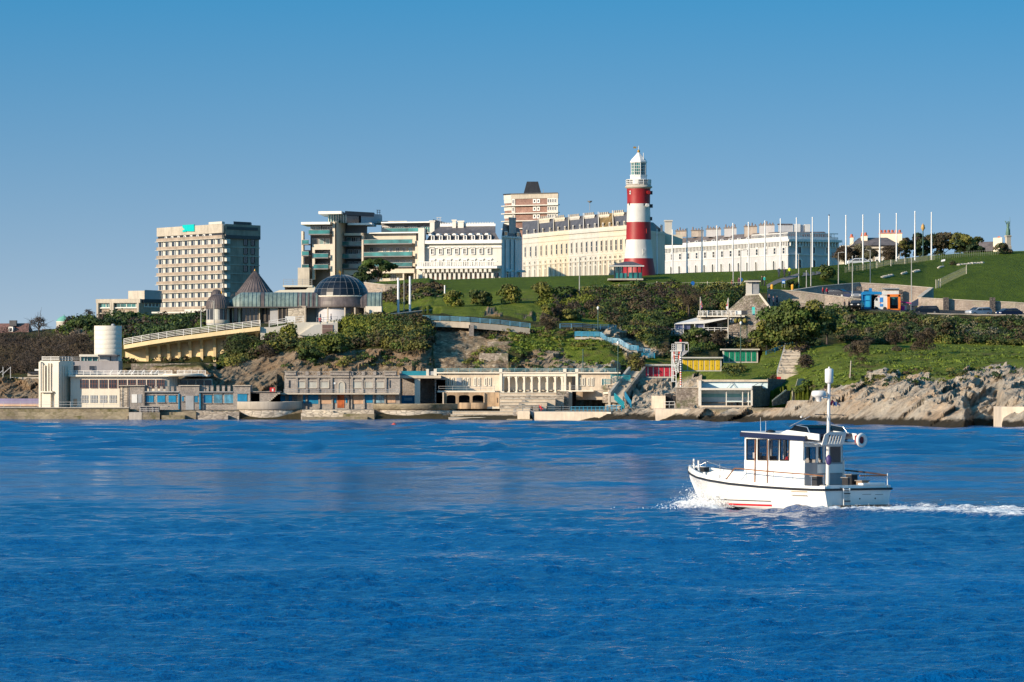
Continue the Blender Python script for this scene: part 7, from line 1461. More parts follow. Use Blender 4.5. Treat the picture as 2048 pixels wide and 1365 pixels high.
 for i in range(25): b = 290+i*20; mb.tube(p0+Vector((0, 0, z(w(b+20)))), p0+Vector((0, 0, z(w(b)))), .13, .13, RP if i % 2 and i > 12 else (paint('navy', (.02, .04, .12), .5, .1) if i % 2 else WPAINT), 8)
 mb.tube(p0+Vector((0, 0, z(816))), p0+Vector((0, 0, z(w(790)))), .12, .12, WPAINT, 8); one(mb, 'striped_pole', 'thin barber-striped pole in front of the yellow huts', 'pole', p0+Vector((0, 0, z(816))))
huts()
# ---------------------------------------------------------------- terrace cafe and kiosk on the mound
def cafe():
 Y = 823; f = Fac(1348, Y, 1455, Y-1); z = lambda y: ZZ(y, Y); q = lambda v: 1300+v/8.533; w = lambda v: 600+v/8.533
 t = thing('terrace_cafe', 'stone cafe under a sloping white canopy with upper sun terrace', 'cafe', f.pt(f.L/2, z(670)))
 mb = MB(); f.pb(mb, q(940), 1457, 637, 662, -4, -1.2, LIME); f.pb(mb, q(1330), q(1880), 632, 690, -6, -.5, LIME); f.pb(mb, q(180), q(1345), 668.5, 700, -5, 1.2, TERR if 0 else LIME); mb.obj('wall', t)
 mb = MB(); A = [f.pt(f.u(q(x)), z(w(y)), d) for x, y, d in ((425, 405, .9), (930, 395, .9), (1320, 315, .9), (1320, 285, -4), (830, 295, -4))]; mb.prism(A, (0, 0, -.12), WPAINT); mb.obj('canopy', t)
 mb = MB()
 for x in (430, 575, 770, 930): f.pb(mb, q(x)-.6, q(x)+.6, w(405), w(590), .6, .8, WPAINT)
 mb.obj('canopy_posts', t)
 for a, b in ((440, 565), (590, 690), (785, 920)): mb = MB(); f.pb(mb, q(a), q(b), w(415), w(505), .3, .38, glass('violet_glass', (.10, .11, .2), .15)); mb.obj('window', t)
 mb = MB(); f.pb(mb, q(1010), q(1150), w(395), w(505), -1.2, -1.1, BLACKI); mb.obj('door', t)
 mb = MB(); f.pb(mb, q(420), q(580), w(505), w(590), .75, .85, GREYW); mb.obj('glass_screen', t); mb = MB(); f.pb(mb, q(820), q(1345), w(268), w(290), -5, -.3, CREAMW); f.pb(mb, q(1330), q(1620), w(268), w(292), -.5, .3, CREAMW); mb.obj('fascia', t)
 mb = MB(); rail(mb, [f.pt(f.u(q(190)), z(w(580)), 1.0), f.pt(f.u(q(580)), z(w(580)), 1.0)], .8, RAILW, 2, .75, .045, .06); rail(mb, [f.pt(f.u(q(780)), z(w(545)), 1.0), f.pt(f.u(q(1330)), z(w(545)), 1.0)], .62, RAILW, 2, .9, .045, .06); mb.obj('lower_railing', t)
 mb = MB(); rail(mb, [f.pt(f.u(q(830)), z(w(268)), -.6), f.pt(f.u(q(1460)), z(w(268)), -.6)], .72, RAILW, 3, .7, .04, .06); rail(mb, [f.pt(f.u(q(1660)), z(w(262)), -.6), f.pt(f.u(q(2030)), z(w(262)), -.6)], .72, RAILG, 3, .8, .03, .04); mb.obj('upper_railing', t)
 mb = MB(); f.pb(mb, q(1370), q(1495), w(310), w(385), -.5, -.3, WPAINT)
 for x in (1385, 1425, 1462): f.pb(mb, q(x), q(x+26), w(325), w(375), -.3, -.25, GLASS)
 mb.obj('window', t)
 mb = MB(); f.pb(mb, q(1465), q(1562), w(183), w(250), -.9, -.8, WPAINT); f.pb(mb, q(1562), q(1660), w(183), w(255), -.9, -.8, DARKM); one(mb, 'menu_board', 'white and dark boards on the cafe sun terrace', 'sign', f.pt(f.u(q(1560)), z(w(262)), -.9))
 mb = MB(); f.pb(mb, q(1750), q(1800), w(120), w(260), -2.0, -1.9, paint('turquoise_door', (.05, .55, .50), .5, .06)); one(mb, 'turquoise_door', 'bright turquoise door in the stone mound below the kiosk', 'door', f.pt(f.u(q(1775)), z(w(260)), -2))
 for i, x in enumerate((1470, 1540, 1625)):
  mb = MB(); p = f.pt(f.u(q(x)), z(w(395)), .2); mb.lathe(p, [(.1, 0), (.3, .15), (.34, .4), (.22, .62), (.05, .7)], paint('basket_flowers', (.30, .26, .05), .8, .4, 5), 8); mb.tube(p+Vector((0, 0, .7)), p+Vector((0, 0, 1.1)), .02, .02, DARKM, 4); one(mb, 'hanging_basket', '%s hanging basket with yellowish plants right of the cafe window' % ['leftmost', 'middle', 'rightmost'][i], 'hanging basket', p, 'hanging baskets by the cafe')
 # parasol folded and tables on the upper terrace
 for i, x in enumerate((900, 985, 1165, 1250, 1400)):
  p = f.pt(f.u(q(x)), z(w(268)), -2); mb = MB(); mb.lathe(p, [(.25, 0), (.04, .05), (.04, .62), (.42, .64), (.42, .7)], WPAINT, 10); one(mb, 'cafe_table', '%s small white round table from the left on the cafe sun terrace' % ORD[i], 'table', p, 'tables on the cafe sun terrace')
 # two flags
 for i, (x, y0, y1, Yf_) in enumerate(((1400.5, 594, 648, 822), (1456.5, 596, 690, 820))):
  b = P(x, y1 if i else 632, Yf_); t2 = thing('flagpole_with_flag', ['pole with a drooping blue red and white flag above the cafe canopy', 'pole with a drooping white flag bearing a red cross beside the cafe'][i], 'flagpole', b, 0)
  mb = MB(); tp = P(x, y0, Yf_); mb.tube(b-Vector((0, 0, 1)), tp, .07, .05, CREAMW, 6); mb.obj('pole', t2); mb = MB()
  h = tp+Vector((0, 0, -.05)); W_ = paint('flag_white', (.78, .75, .74), .8, .05); R_ = paint('flag_red', (.6, .03, .05), .8, .05); B_ = paint('flag_blue', (.04, .06, .3), .8, .05)
  seg = 6; L_ = 1.9; dx = .34 if i == 0 else -.34
  for k in range(seg):
   za, zb = h.z-L_*k/seg, h.z-L_*(k+1)/seg; wa = dx*(k/seg*1.2+.1); wb = dx*((k+1)/seg*1.2+.1) if k < seg-1 else dx*.4
   for j, mm in enumerate(((B_, R_, W_, R_, B_, W_)[k], (R_ if k % 2 else W_), (W_, B_, R_, W_, R_, B_)[k]) if i == 0 else (W_, R_ if k in (2, 3) else W_, R_ if k == 3 else W_)):
    a0, a1 = j/3, (j+1)/3; o_ = Vector((0, .05*math.sin(k*1.5+j), 0))
    mb.add([Vector((h.x+wa*a0, h.y, za))+o_, Vector((h.x+wa*a1, h.y, za))+o_, Vector((h.x+wb*a1, h.y, zb))+o_, Vector((h.x+wb*a0, h.y, zb))+o_], [(0, 1, 2, 3)], mm)
  mb.obj('flag', t2, fix=False)
 # stone mound with kiosk on top
 g = Fac(1440, 838, 1560, 836); zz = lambda y: ZZ(y, 838); mb = MB()
 mb.prism([g.pt(g.u(x), zz(y), 0) for x, y in ((1442, 634), (1455, 622), (1470, 610), (1490, 592), (1519, 590), (1530, 604), (1546, 622), (1550, 640), (1550, 660), (1440, 660))], (0, 5, 0), LIME)
 mb.prism([g.pt(g.u(x), zz(y), .2) for x, y in ((1517, 589), (1520, 587), (1547, 622), (1543, 624))], (0, .7, 0), CREAMW); one(mb, 'stone_mound', 'rough stone retaining mound under the white kiosk', 'mound', g.pt(g.L/2, 13))
 h = Fac(1488, 842, 1522, 842); t = thing('white_kiosk', 'small square white kiosk with a dark flat roof on the stone mound', 'kiosk', h.pt(h.L/2, ZZ(592, 842))); mb = MB(); h.pb(mb, 1493, 1504, 563, 589, -2.2, .0, WHITE); h.pb(mb, 1504, 1519, 563, 589, -2.2, -.2, GREYW); h.pb(mb, 1492, 1521, 588.5, 592.5, -2.4, .3, CREAMW); mb.obj('wall', t)
 mb = MB(); h.pb(mb, 1489.5, 1521, 562, 564, -2.6, .5, CREAMW); h.pb(mb, 1496, 1518, 559.8, 562, -2.3, 0, DARKM); mb.obj('roof', t); mb = MB(); h.pb(mb, 1506, 1518, 566, 588, -.2, -.12, GREYM); mb.obj('shutter', t)
 # parapet walls along the road
 def strip(name, label, pts, hgt, m, thick=.6, cap=True):
  t = thing(name, label, 'wall', P(*pts[0]))
  mb = MB(); cp = MB()
  for a, b in zip(pts, pts[1:]):
   A = P(*a); B = P(*b); d = (B-A); nn = Vector((-d.y, d.x, 0)).normalized()*thick
   if nn.y < 0: nn = -nn
   dn = Vector((0, 0, -hgt)); mb.hexa([A+dn, B+dn, B+nn+dn, A+nn+dn, A, B, B+nn, A+nn], m)
   u_ = Vector((0, 0, .14)); e = nn.normalized()*.08; cp.hexa([A-e, B-e, B+nn+e, A+nn+e, A-e+u_, B-e+u_, B+nn+e+u_, A+nn+e+u_], CONCP)
  mb.obj('wall', t)
  if cap: cp.obj('coping', t)
 PK = stone('pink_limestone', [(.38, .31, .26), (.43, .36, .30), (.48, .41, .35), (.45, .37, .32)], .4, 1.7, .9, .4, (.3, .27, .2), .8)
 strip('road_wall', 'long pinkish stone road wall curving behind the large green tree', [(1535, 580, 846), (1600, 584, 846), (1650, 591, 846), (1700, 597, 845), (1722, 600, 845)], 2.6, PK)
 strip('lower_road_wall', 'short pinkish stone wall ending left of the blue van', [(1600, 606, 843), (1660, 612, 843), (1700, 612, 843)], 1.6, PK)
 strip('lawn_wall', 'pinkish retaining wall below the lawn behind the parked vans', [(1560, 587, 862), (1600, 580, 868), (1640, 574, 872), (1690, 569.5, 876), (1720, 567, 878), (1780, 570, 878), (1866, 577, 876)], 3.2, PK)
 strip('lawn_wall', 'pinkish retaining wall behind the cars at the right edge', [(1842, 597, 868), (1900, 600, 867), (1960, 603, 866), (2031, 606, 865), (2080, 610, 865)], 3.0, PK)
 strip('lawn_wall', 'diagonal shaded wall end beside the magenta awning', [(1866, 577, 876), (1842, 596, 870)], 3.0, PK)
 strip('parapet_wall', 'low pale parapet along the road edge at the right', [(1855, 628, 841), (1900, 629.5, 841), (2000, 631, 841), (2100, 632, 841)], .9, PK, .4)
 for i, x in enumerate((1719, 1800, 1892, 1985)):  # dark boxes stand for the shade inside the wall recesses
  Yb = (877.2, 877, 866.8, 865.4)[i]; p = P(x, (600, 606, 622, 622)[i], Yb-.6); mb = MB(); mb.box(p.x-.45, p.x+.45, p.y-.1, p.y+.5, p.z-.2, p.z+2.2, DS_ if 0 else stone('recess_shade_stone', [(.10, .09, .09), (.15, .13, .12), (.2, .18, .16)], .5, 1.6)); one(mb, 'dark_recess_box', '%s shade-dark recess from the left in the pinkish lawn walls' % ORD[i], 'recess', p, 'dark recesses in the lawn walls')
 # planting and stone walls right of the bar
 strip('roadside_wall', 'rubble wall climbing from the bar towards the lawn path', [(742, 632, 833), (800, 628, 836), (860, 621, 840), (925, 615, 846)], 1.6, LIME, .5)
 strip('rubble_wall', 'rubble wall facing the bushes below the apartment block tree', [(728, 566, 905), (770, 571, 903), (812, 571, 903), (885, 571, 905)], 1.6, PK, .5)
 strip('rubble_wall', 'broken stone garden walls between the white mast posts and the bushes', [(822, 590, 870), (842, 594, 868), (846, 612, 862)], 3.0, LIME, 1.0, False)
 strip('rubble_wall', 'low stone wall end left of the round bushes', [(868, 592, 872), (884, 592, 872)], 2.4, PK, .6, False)
 # concrete block at the far right of the rocks
 f = Fac(2003, 606, 2150, 600); mb = MB(); f.pb(mb, 2003, 2150, 814, 870, -10, 0, TERR); f.pb(mb, 2003.5, 2150, 855, 870, 0, .25, SEAW); one(mb, 'concrete_quay', 'cream concrete quay block at the right edge of the rocks', 'quay', f.pt(f.L/2, 0))
 # masonry panels on the cliff under the viaduct
 f = Fac(958, 796, 1016, 795.5);
 wallthing('retaining_wall', 'upper rubble retaining panel under the cliff path', 'wall', f, 975, 1017, 684, 704, -3, 0, LIME); wallthing('retaining_wall', 'lower rubble retaining panel under the cliff path', 'wall', Fac(958, 789.5, 1016, 789), 958, 1016, 707, 745, -4, 0, LIME)
cafe()
# ---------------------------------------------------------------- ground cover that nobody could count
def scatter(name, label, polys, per, rr, pals, size=.3, leaves=34, hgt=.8, seed=1, asp=1, wid=1):
 """clumps of leaves over the ground inside bearing/height-angle polygons; the kind of plant changes in patches"""
 rs = random.Random(seed); PP, NN, CC = [], [], []
 for poly in polys:
  xs = [p[0] for p in poly]; ys = [p[1] for p in poly]; area = abs(sum(poly[i-1][0]*poly[i][1]-poly[i][0]*poly[i-1][1] for i in range(len(poly))))/2
  for _ in range(int(area*per)):
   x = rs.uniform(min(xs), max(xs)); y = rs.uniform(min(ys), max(ys))
   if not inpoly(x, y, poly): continue
   p = hit(x, y); r = rs.uniform(*rr)*(.75+.5*rs.random())
   pj = HY-(p.z+r*hgt*.9-CH)*F/p.y
   if any(a-6 < x < b+6 and c-4 < pj < d+5 and p.y < e for a, b, c, d, e in KEEP if a != 868): continue
   k = noise.noise(Vector((p.x*.10, p.y*.08, p.z*.25+seed)))
   pal = pals[int(min(.999, max(0, k*.9+.5+rs.uniform(-.12, .12)))*len(pals))]
   h = r*hgt*(1+noise.noise(Vector((p.x*.3, p.z*.3, 4)))*.6)
   a, b = blob_points((p.x, p.y, p.z+h*.25), (r, r, h), leaves, .4); PP.append(a); NN.append(b)
   CC.append(pick([pal], 1)*.72+pick([pal], leaves)*.28)
 o = leafmesh(name, np.concatenate(PP), np.concatenate(NN), size, np.concatenate(CC), None, None, asp, wid)
 o['kind'] = 'stuff'; o['label'] = label; return o
scatter('cliff_scrub', 'dense dark green and brown scrub spilling over the cliff below the domed bar',
  [[(440, 735), (470, 690), (510, 672), (560, 668), (620, 668), (680, 655), (700, 634), (800, 636), (852, 642), (856, 700), (800, 706), (760, 690), (690, 700), (650, 720), (600, 706), (560, 702), (520, 712), (480, 735)], [(700, 634), (858, 640), (858, 698), (700, 690)]],
  .050, (.7, 1.7), [['mauve'], ['dark'], ['mid'], ['brown'], ['dark'], ['mid'], ['olive']][:0] or ['mauve', 'mid', 'olive', 'brown', 'dark', 'olive', 'mid', 'yellow'], .175, 99, .85, 1)
scatter('cliff_scrub', 'bright patchy grass scrub and gorse on the green cliff above the colonnade',
  [[(1012, 660), (1060, 664), (1150, 678), (1240, 700), (1252, 735), (1200, 738), (1150, 726), (1120, 712), (1060, 712), (1020, 735)], [(1060, 650), (1180, 662), (1240, 690), (1230, 700), (1060, 670)], [(962, 662), (1012, 658), (1016, 686), (976, 682)], [(950, 700), (972, 742), (925, 742), (932, 722)], [(965, 700), (1016, 698), (1016, 708), (965, 709)]],
  .024, (.35, 1.0), ['olive', 'mid', 'brown', 'bright', 'olive', 'mid', 'bright'], .15, 40, .55, 2)
scatter('hedge_scrub', 'dense mixed evergreen hedge bank below the lawn, from the lighthouse to the kiosk',
  [[(1130, 592), (1190, 583), (1300, 578), (1490, 580), (1485, 600), (1455, 620), (1345, 640), (1330, 670), (1318, 700), (1290, 690), (1260, 668), (1200, 640), (1130, 640), (1090, 625), (1080, 608)]],
  .055, (.7, 1.5), ['dark', 'mid', 'olive', 'dark', 'brown', 'mid', 'mauve', 'yellow'], .175, 95, .85, 3)
scatter('hedge_scrub', 'brown and dark green scrub between the cafe, beach huts and large green tree',
  [[(1316, 705), (1340, 690), (1380, 672), (1460, 668), (1470, 640), (1530, 640), (1580, 660), (1640, 690), (1600, 706), (1520, 700), (1450, 695), (1400, 708), (1345, 722)], [(1400, 760), (1430, 742), (1515, 705), (1530, 715), (1470, 755)]],
  .050, (.6, 1.3), ['brown', 'dark', 'mauve', 'olive', 'dark', 'mid'], .175, 91, .8, 4)
scatter('ivy_bank', 'ivy and bramble bank hanging below the road at the right',
  [[(1650, 622), (1720, 621), (1850, 630), (2060, 634), (2060, 692), (1960, 690), (1900, 690), (1840, 684), (1760, 690), (1680, 690)]],
  .050, (.6, 1.3), ['mid', 'olive', 'dark', 'brown', 'mid', 'dark', 'pale', 'mid'], .175, 91, .8, 5)
scatter('rough_grass', 'rough bright green grass on the slope above the right-hand rocks',
  [[(1590, 790), (1610, 745), (1660, 712), (1750, 695), (1900, 692), (2060, 694), (2060, 722), (1990, 725), (1900, 748), (1850, 742), (1760, 742), (1700, 762), (1640, 780)], [(1505, 758), (1560, 706), (1576, 706), (1570, 756)], [(1604, 745), (1610, 700), (1650, 700)]],
  .03, (.35, .9), ['bright', 'bright', 'mid', 'bright'], .13, 22, .35, 6)
scatter('bare_wood', 'dark leafless wood covering the slope at the left',
  [[(-60, 686), (60, 688), (110, 688), (150, 698), (190, 702), (190, 735), (140, 738), (60, 750), (-60, 754)]],
  .045, (1.0, 2.3), ['mauve', 'mauve', 'mauve', 'brown', 'mauve'], .2, 90, 1.1, 7, 1.8, .28)
scatter('garden_scrub', 'dark clipped shrubs on the hotel slope, left of the domed bar',
  [[(118, 668), (150, 640), (240, 636), (310, 640), (412, 632), (412, 650), (330, 676), (260, 690), (244, 690), (180, 662), (160, 650), (130, 672)]],
  .045, (.8, 1.8), ['dark', 'mid', 'dark', 'mauve'], .28, 42, .8, 8)
scatter('garden_scrub', 'brown bramble and heather round the stone garden walls right of the bar',
  [[(738, 575), (880, 572), (884, 592), (850, 596), (800, 612), (770, 605), (740, 600)]],
  .055, (.5, 1.2), ['brown', 'brown', 'mauve', 'olive', 'dark'], .24, 36, .7, 9)
scatter('planted_ledge', 'small grey-green plants along the ledge under the sloping walkway',
  [[(232, 728), (440, 724), (440, 717), (330, 720), (240, 722)], [(400, 725), (440, 712), (470, 730), (440, 738)]],
  .10, (.3, .9), ['olive', 'dark', 'brown', 'mid'], .22, 24, .7, 10)
scatter('shore_weed', 'sparse grass tufts on the limestone above the huts and colonnade',
  [[(1015, 740), (1060, 715), (1150, 722), (1240, 740)], [(560, 735), (760, 700), (858, 700), (858, 735)], [(1560, 790), (1700, 745), (2040, 735), (2040, 760), (1700, 775)], [(1235, 700), (1300, 712), (1270, 745), (1240, 745)]],
  .014, (.3, .9), ['olive', 'dark', 'mid', 'brown'], .17, 34, .5, 11)
# ---------------------------------------------------------------- shrubs one can tell apart
def bush(label, px, py, w, h, pal, n=500, size=.26, cat='bush', name='shrub', Y=None, k=10):
 b = hit(px, py) if Y is None else P(px, py, Y); s = b.y/F
 return shrub(name, label, b-Vector((0, 0, .2)), (w*s/2*1.28, w*s/2*.95, h*s*1.22), pal, n, size, k, cat)
bush('rounded yellow-green bush nearest the stone garden walls, left end of the lawn-edge row', 910, 614, 58, 31, ['yellow', 'olive'], 900)
bush('dark green bush second from the left in the lawn-edge row', 962, 611, 52, 30, ['mid', 'olive', 'dark'], 800)
bush('broad olive bush, third in the row along the lawn edge', 1018, 608, 56, 36, ['yellow', 'olive', 'mid'], 900)
bush('tall olive bush at the middle of the bank left of the white lamp post', 1082, 604, 54, 38, ['olive', 'yellow'], 900)
bush('low dark bush just left of the tall lamp post on the bank', 1128, 598, 40, 23, ['dark', 'mid'], 500)
bush('flat dark bush on the lawn edge below the seafront shelter', 1206, 584, 46, 11, ['dark', 'brown'], 400)
bush('rounded dark bush on the lawn edge below the lighthouse', 1275, 582, 36, 19, ['dark', 'mid'], 500)
bush('dark bush beside the yellow post on the lawn edge', 1345, 576, 32, 15, ['dark', 'mid'], 450)
bush('large round bush casting a shadow on the lawn below the long white terrace', 1652, 562, 44, 33, ['dark', 'mid', 'olive'], 900)
bush('dark shrub beside the bus sign post, left of the large lawn bush', 1586, 576, 26, 18, ['dark'], 300)
bush('round olive bush on the grass slope above the blue railed path', 1092, 640, 34, 32, ['olive', 'mid'], 500)
bush('reddish bush on the bank beside the olive round bush', 1118, 640, 24, 28, ['mauve', 'brown'], 350)
bush('grey-green clipped bush on the bank above the upper cliff path', 1140, 642, 40, 22, ['dark', 'olive'], 450)
bush('brown bush hanging over the blue railing of the cliff path', 1098, 664, 44, 30, ['mauve', 'brown'], 500, Y=799)
bush('dark purple twiggy bush growing on the retaining panels', 975, 690, 30, 26, ['mauve', 'dark'], 400, Y=801)
bush('large bare purple-brown thicket at the left on the right-hand grass slope', 1712, 728, 56, 62, ['mauve', 'brown'], 1100, .2)
bush('smaller brown thicket just right of the large purple one', 1738, 702, 28, 50, ['mauve', 'pale'], 500, .2)
bush('slanting brown thicket in the middle of the right-hand slope', 1790, 702, 40, 50, ['mauve', 'brown'], 700, .2)
bush('long slanting purple-brown thicket below the dark parked estate car', 1846, 712, 52, 56, ['mauve', 'brown'], 1000, .2)
bush('dark hollow bush at the right of the slanting thicket', 1885, 682, 46, 48, ['dark', 'brown'], 700)
bush('yellow-green bush at the end of the cream ramp wall', 580, 680, 40, 26, ['yellow', 'olive'], 600, Y=798)
bush('small yellow bush beneath the right end of the sloping walkway', 543, 682, 26, 20, ['yellow', 'mid'], 350, Y=797)
bush('dark red-brown bush crowning the rock beside the sloping walkway', 480, 722, 76, 48, ['mauve', 'dark', 'mid'], 1200, Y=795)
bush('brown bush on the shady rock left of the cliff corner', 530, 728, 50, 40, ['mauve', 'brown'], 800, Y=792)
bush('dark bush above the rocks behind the bathing pavilion', 620, 722, 60, 26, ['dark', 'mid'], 700)
bush('yellow-green bush low on the cliff above the bathing pavilion', 668, 716, 52, 44, ['mid', 'dark', 'yellow'], 800)
bush('pale seed-headed bush left of the white wall strip on the road bank', 1700, 660, 34, 34, ['pale', 'brown'], 500, .2)
bush('pale feathery bush on the bank below the dark parked car', 1868, 664, 44, 30, ['pale', 'olive'], 500, .2)
bush('grey-green round plant, left of the pair against the road wall', 1555, 600, 14, 14, ['pale', 'mid'], 160, .2)
bush('grey-green round plant, right of the pair against the road wall', 1566, 601, 13, 12, ['pale', 'mid'], 160, .2)
bush('palm-like dark spiky shrub below the statue on the mound', 2008, 508, 36, 20, ['dark', 'brown'], 450)
bush('low dark shrub on the lawn beside the pale stone strip', 1910, 530, 22, 9, ['mauve', 'dark'], 180)
bush('brown bush beside the lowest blue landing of the cliff stair', 1270, 745, 42, 40, ['brown', 'olive'], 700)
bush('dark bush growing against the cafe terrace wall', 1400, 700, 62, 42, ['dark', 'mid', 'brown'], 1000, Y=816)
bush('low brown bush right of the cafe terrace wall bush', 1438, 700, 46, 34, ['mauve', 'brown'], 700, Y=815)
bush('small brown bush beside the foot of the garden stair', 1548, 760, 18, 14, ['brown'], 200)
bush('brown rounded bush on the grass right of the garden stair', 1612, 740, 32, 26, ['brown', 'mauve'], 450)
# trees
def tr(name, label, px, py, w, h, pal, Y=None, n=1500, lift=.3, k=16, size=.28, bare=False, trunk=.2):
 b = hit(px, py) if Y is None else P(px, py, Y); s = b.y/F
 return tree(name, label, b, h*s, (w*s/2, w*s/2*.85), pal, 'tree', n, size, k, None, lift, trunk, 0, bare)
tr('pine_tree', 'spreading dark pine in front of the modern apartment block', 757, 582, 82, 66, ['dark', 'mid'], 960, 2600, .32, 22, .26)
tr('pine_tree', 'smaller dark evergreen left of the spreading pine by the apartments', 722, 580, 34, 42, ['dark'], 955, 900, .15, 10, .26)
tr('evergreen_tree', 'very large rounded green tree right of the kiosk, between cafe and road', 1594, 700, 142, 110, ['mid', 'olive', 'mid', 'dark'], None, 14000, .02, 46, .26, False, .35)
tr('evergreen_tree', 'green tree hanging below the large rounded tree on its left side', 1533, 706, 56, 62, ['mid', 'olive'], None, 2600, .1, 16, .28)
tr('evergreen_tree', 'dark tree in shade at the right flank of the large rounded tree', 1654, 690, 44, 76, ['dark'], None, 2200, .08, 14, .28)
tr('bare_tree', 'red-brown leafless tree on the bank left of the kiosk', 1378, 634, 54, 62, ['mauve', 'brown'], None, 1100, .3, 14, .16, 40)
tr('bare_tree', 'thin leafless tree at the far left, behind the gabled house', 78, 668, 56, 34, ['mauve'], 940, 500, .2, 12, .15, 30)
tr('bare_tree', 'twiggy leafless tree rising in front of the quarried slope', 160, 728, 70, 72, ['brown', 'mauve'], 812, 900, .2, 16, .14, 90)
tr('bare_tree', 'slim reddish leafless tree left of the low hotel wing', 179, 640, 18, 26, ['mauve'], 1000, 120, .3, 6, .16, 16)
tr('evergreen_tree', 'dark domed evergreen in front of the low hotel wing', 258, 660, 70, 38, ['dark', 'mid'], 950, 1600, .05, 18, .28)
tr('evergreen_tree', 'dark evergreen between the hotel wing and the white drum', 228, 684, 70, 44, ['dark'], 860, 1600, .05, 18, .28)
tr('evergreen_tree', 'mid green clipped evergreen at the foot of the tall hotel', 328, 652, 78, 24, ['mid', 'dark'], 1000, 1300, .05, 16, .28)
tr('evergreen_tree', 'dark mound of evergreen on the rocky knoll beside the green dome', 172, 664, 84, 26, ['dark', 'mid'], 880, 1500, .05, 16, .28)
tr('evergreen_tree', 'bright green bush-like tree at the left edge of the rocky knoll', 128, 672, 30, 20, ['mid', 'bright'], 875, 500, .05, 8, .26)
for i, (x, yb, w, h, pal, lab) in enumerate(((1884, 518, 92, 62, ['dark', 'brown'], 'largest dark round tree behind the flagpoles'), (1840, 518, 56, 52, ['dark', 'mauve'], 'dark tree left of the largest, behind the gold-topped lamp'),
  (1930, 516, 72, 50, ['dark', 'olive'], 'dark tree right of the largest, in front of the slate roof'), (1811, 520, 26, 50, ['olive', 'brown'], 'thin half-bare tree beside the red chimneys'),
  (1730, 528, 62, 44, ['brown', 'pale'], 'leafless pale-twigged tree in front of the stone villa'), (1690, 530, 46, 36, ['mauve', 'brown'], 'purple-brown thicket tree right of the long white terrace'), (1780, 524, 50, 32, ['brown', 'mauve'], 'low bare tree at the right half of the villa'), (1950, 512, 40, 24, ['dark'], 'low dark tree left of the slate roofed house'))):
 tr('background_tree', lab, x, yb, w, h, pal, 985-i, 3600 if w > 50 else 1800, .0, 20, .26, 20 if 'brown' in pal else False)
# ---------------------------------------------------------------- people: one continuous body, grown on a skeleton, plus hair
def skin_body(name, joints, bones, rad, mats, zone, parent=None):
 me = bpy.data.meshes.new('tmp'); me.from_pydata(joints, bones, []); o = bpy.data.objects.new('tmp', me); COL.objects.link(o)
 sk = o.modifiers.new('s', 'SKIN'); sk.use_smooth_shade = True; ss = o.modifiers.new('u', 'SUBSURF'); ss.levels = 1; ss.render_levels = 1
 for v, r in zip(me.skin_vertices[0].data, rad): v.radius = (r, r)
 me.skin_vertices[0].data[0].use_root = True
 dg = bpy.context.evaluated_depsgraph_get(); dg.update(); m2 = bpy.data.meshes.new_from_object(o.evaluated_get(dg)); bpy.data.objects.remove(o)
 m2.name = name; m2.materials.clear()
 for m in mats: m2.materials.append(m)
 for p in m2.polygons: p.material_index = zone(p.center)
 q = bpy.data.objects.new(name, m2); COL.objects.link(q); q.parent = parent; return q
SKIN_ = paint('skin', (.50, .29, .20), .6, .08, 4)
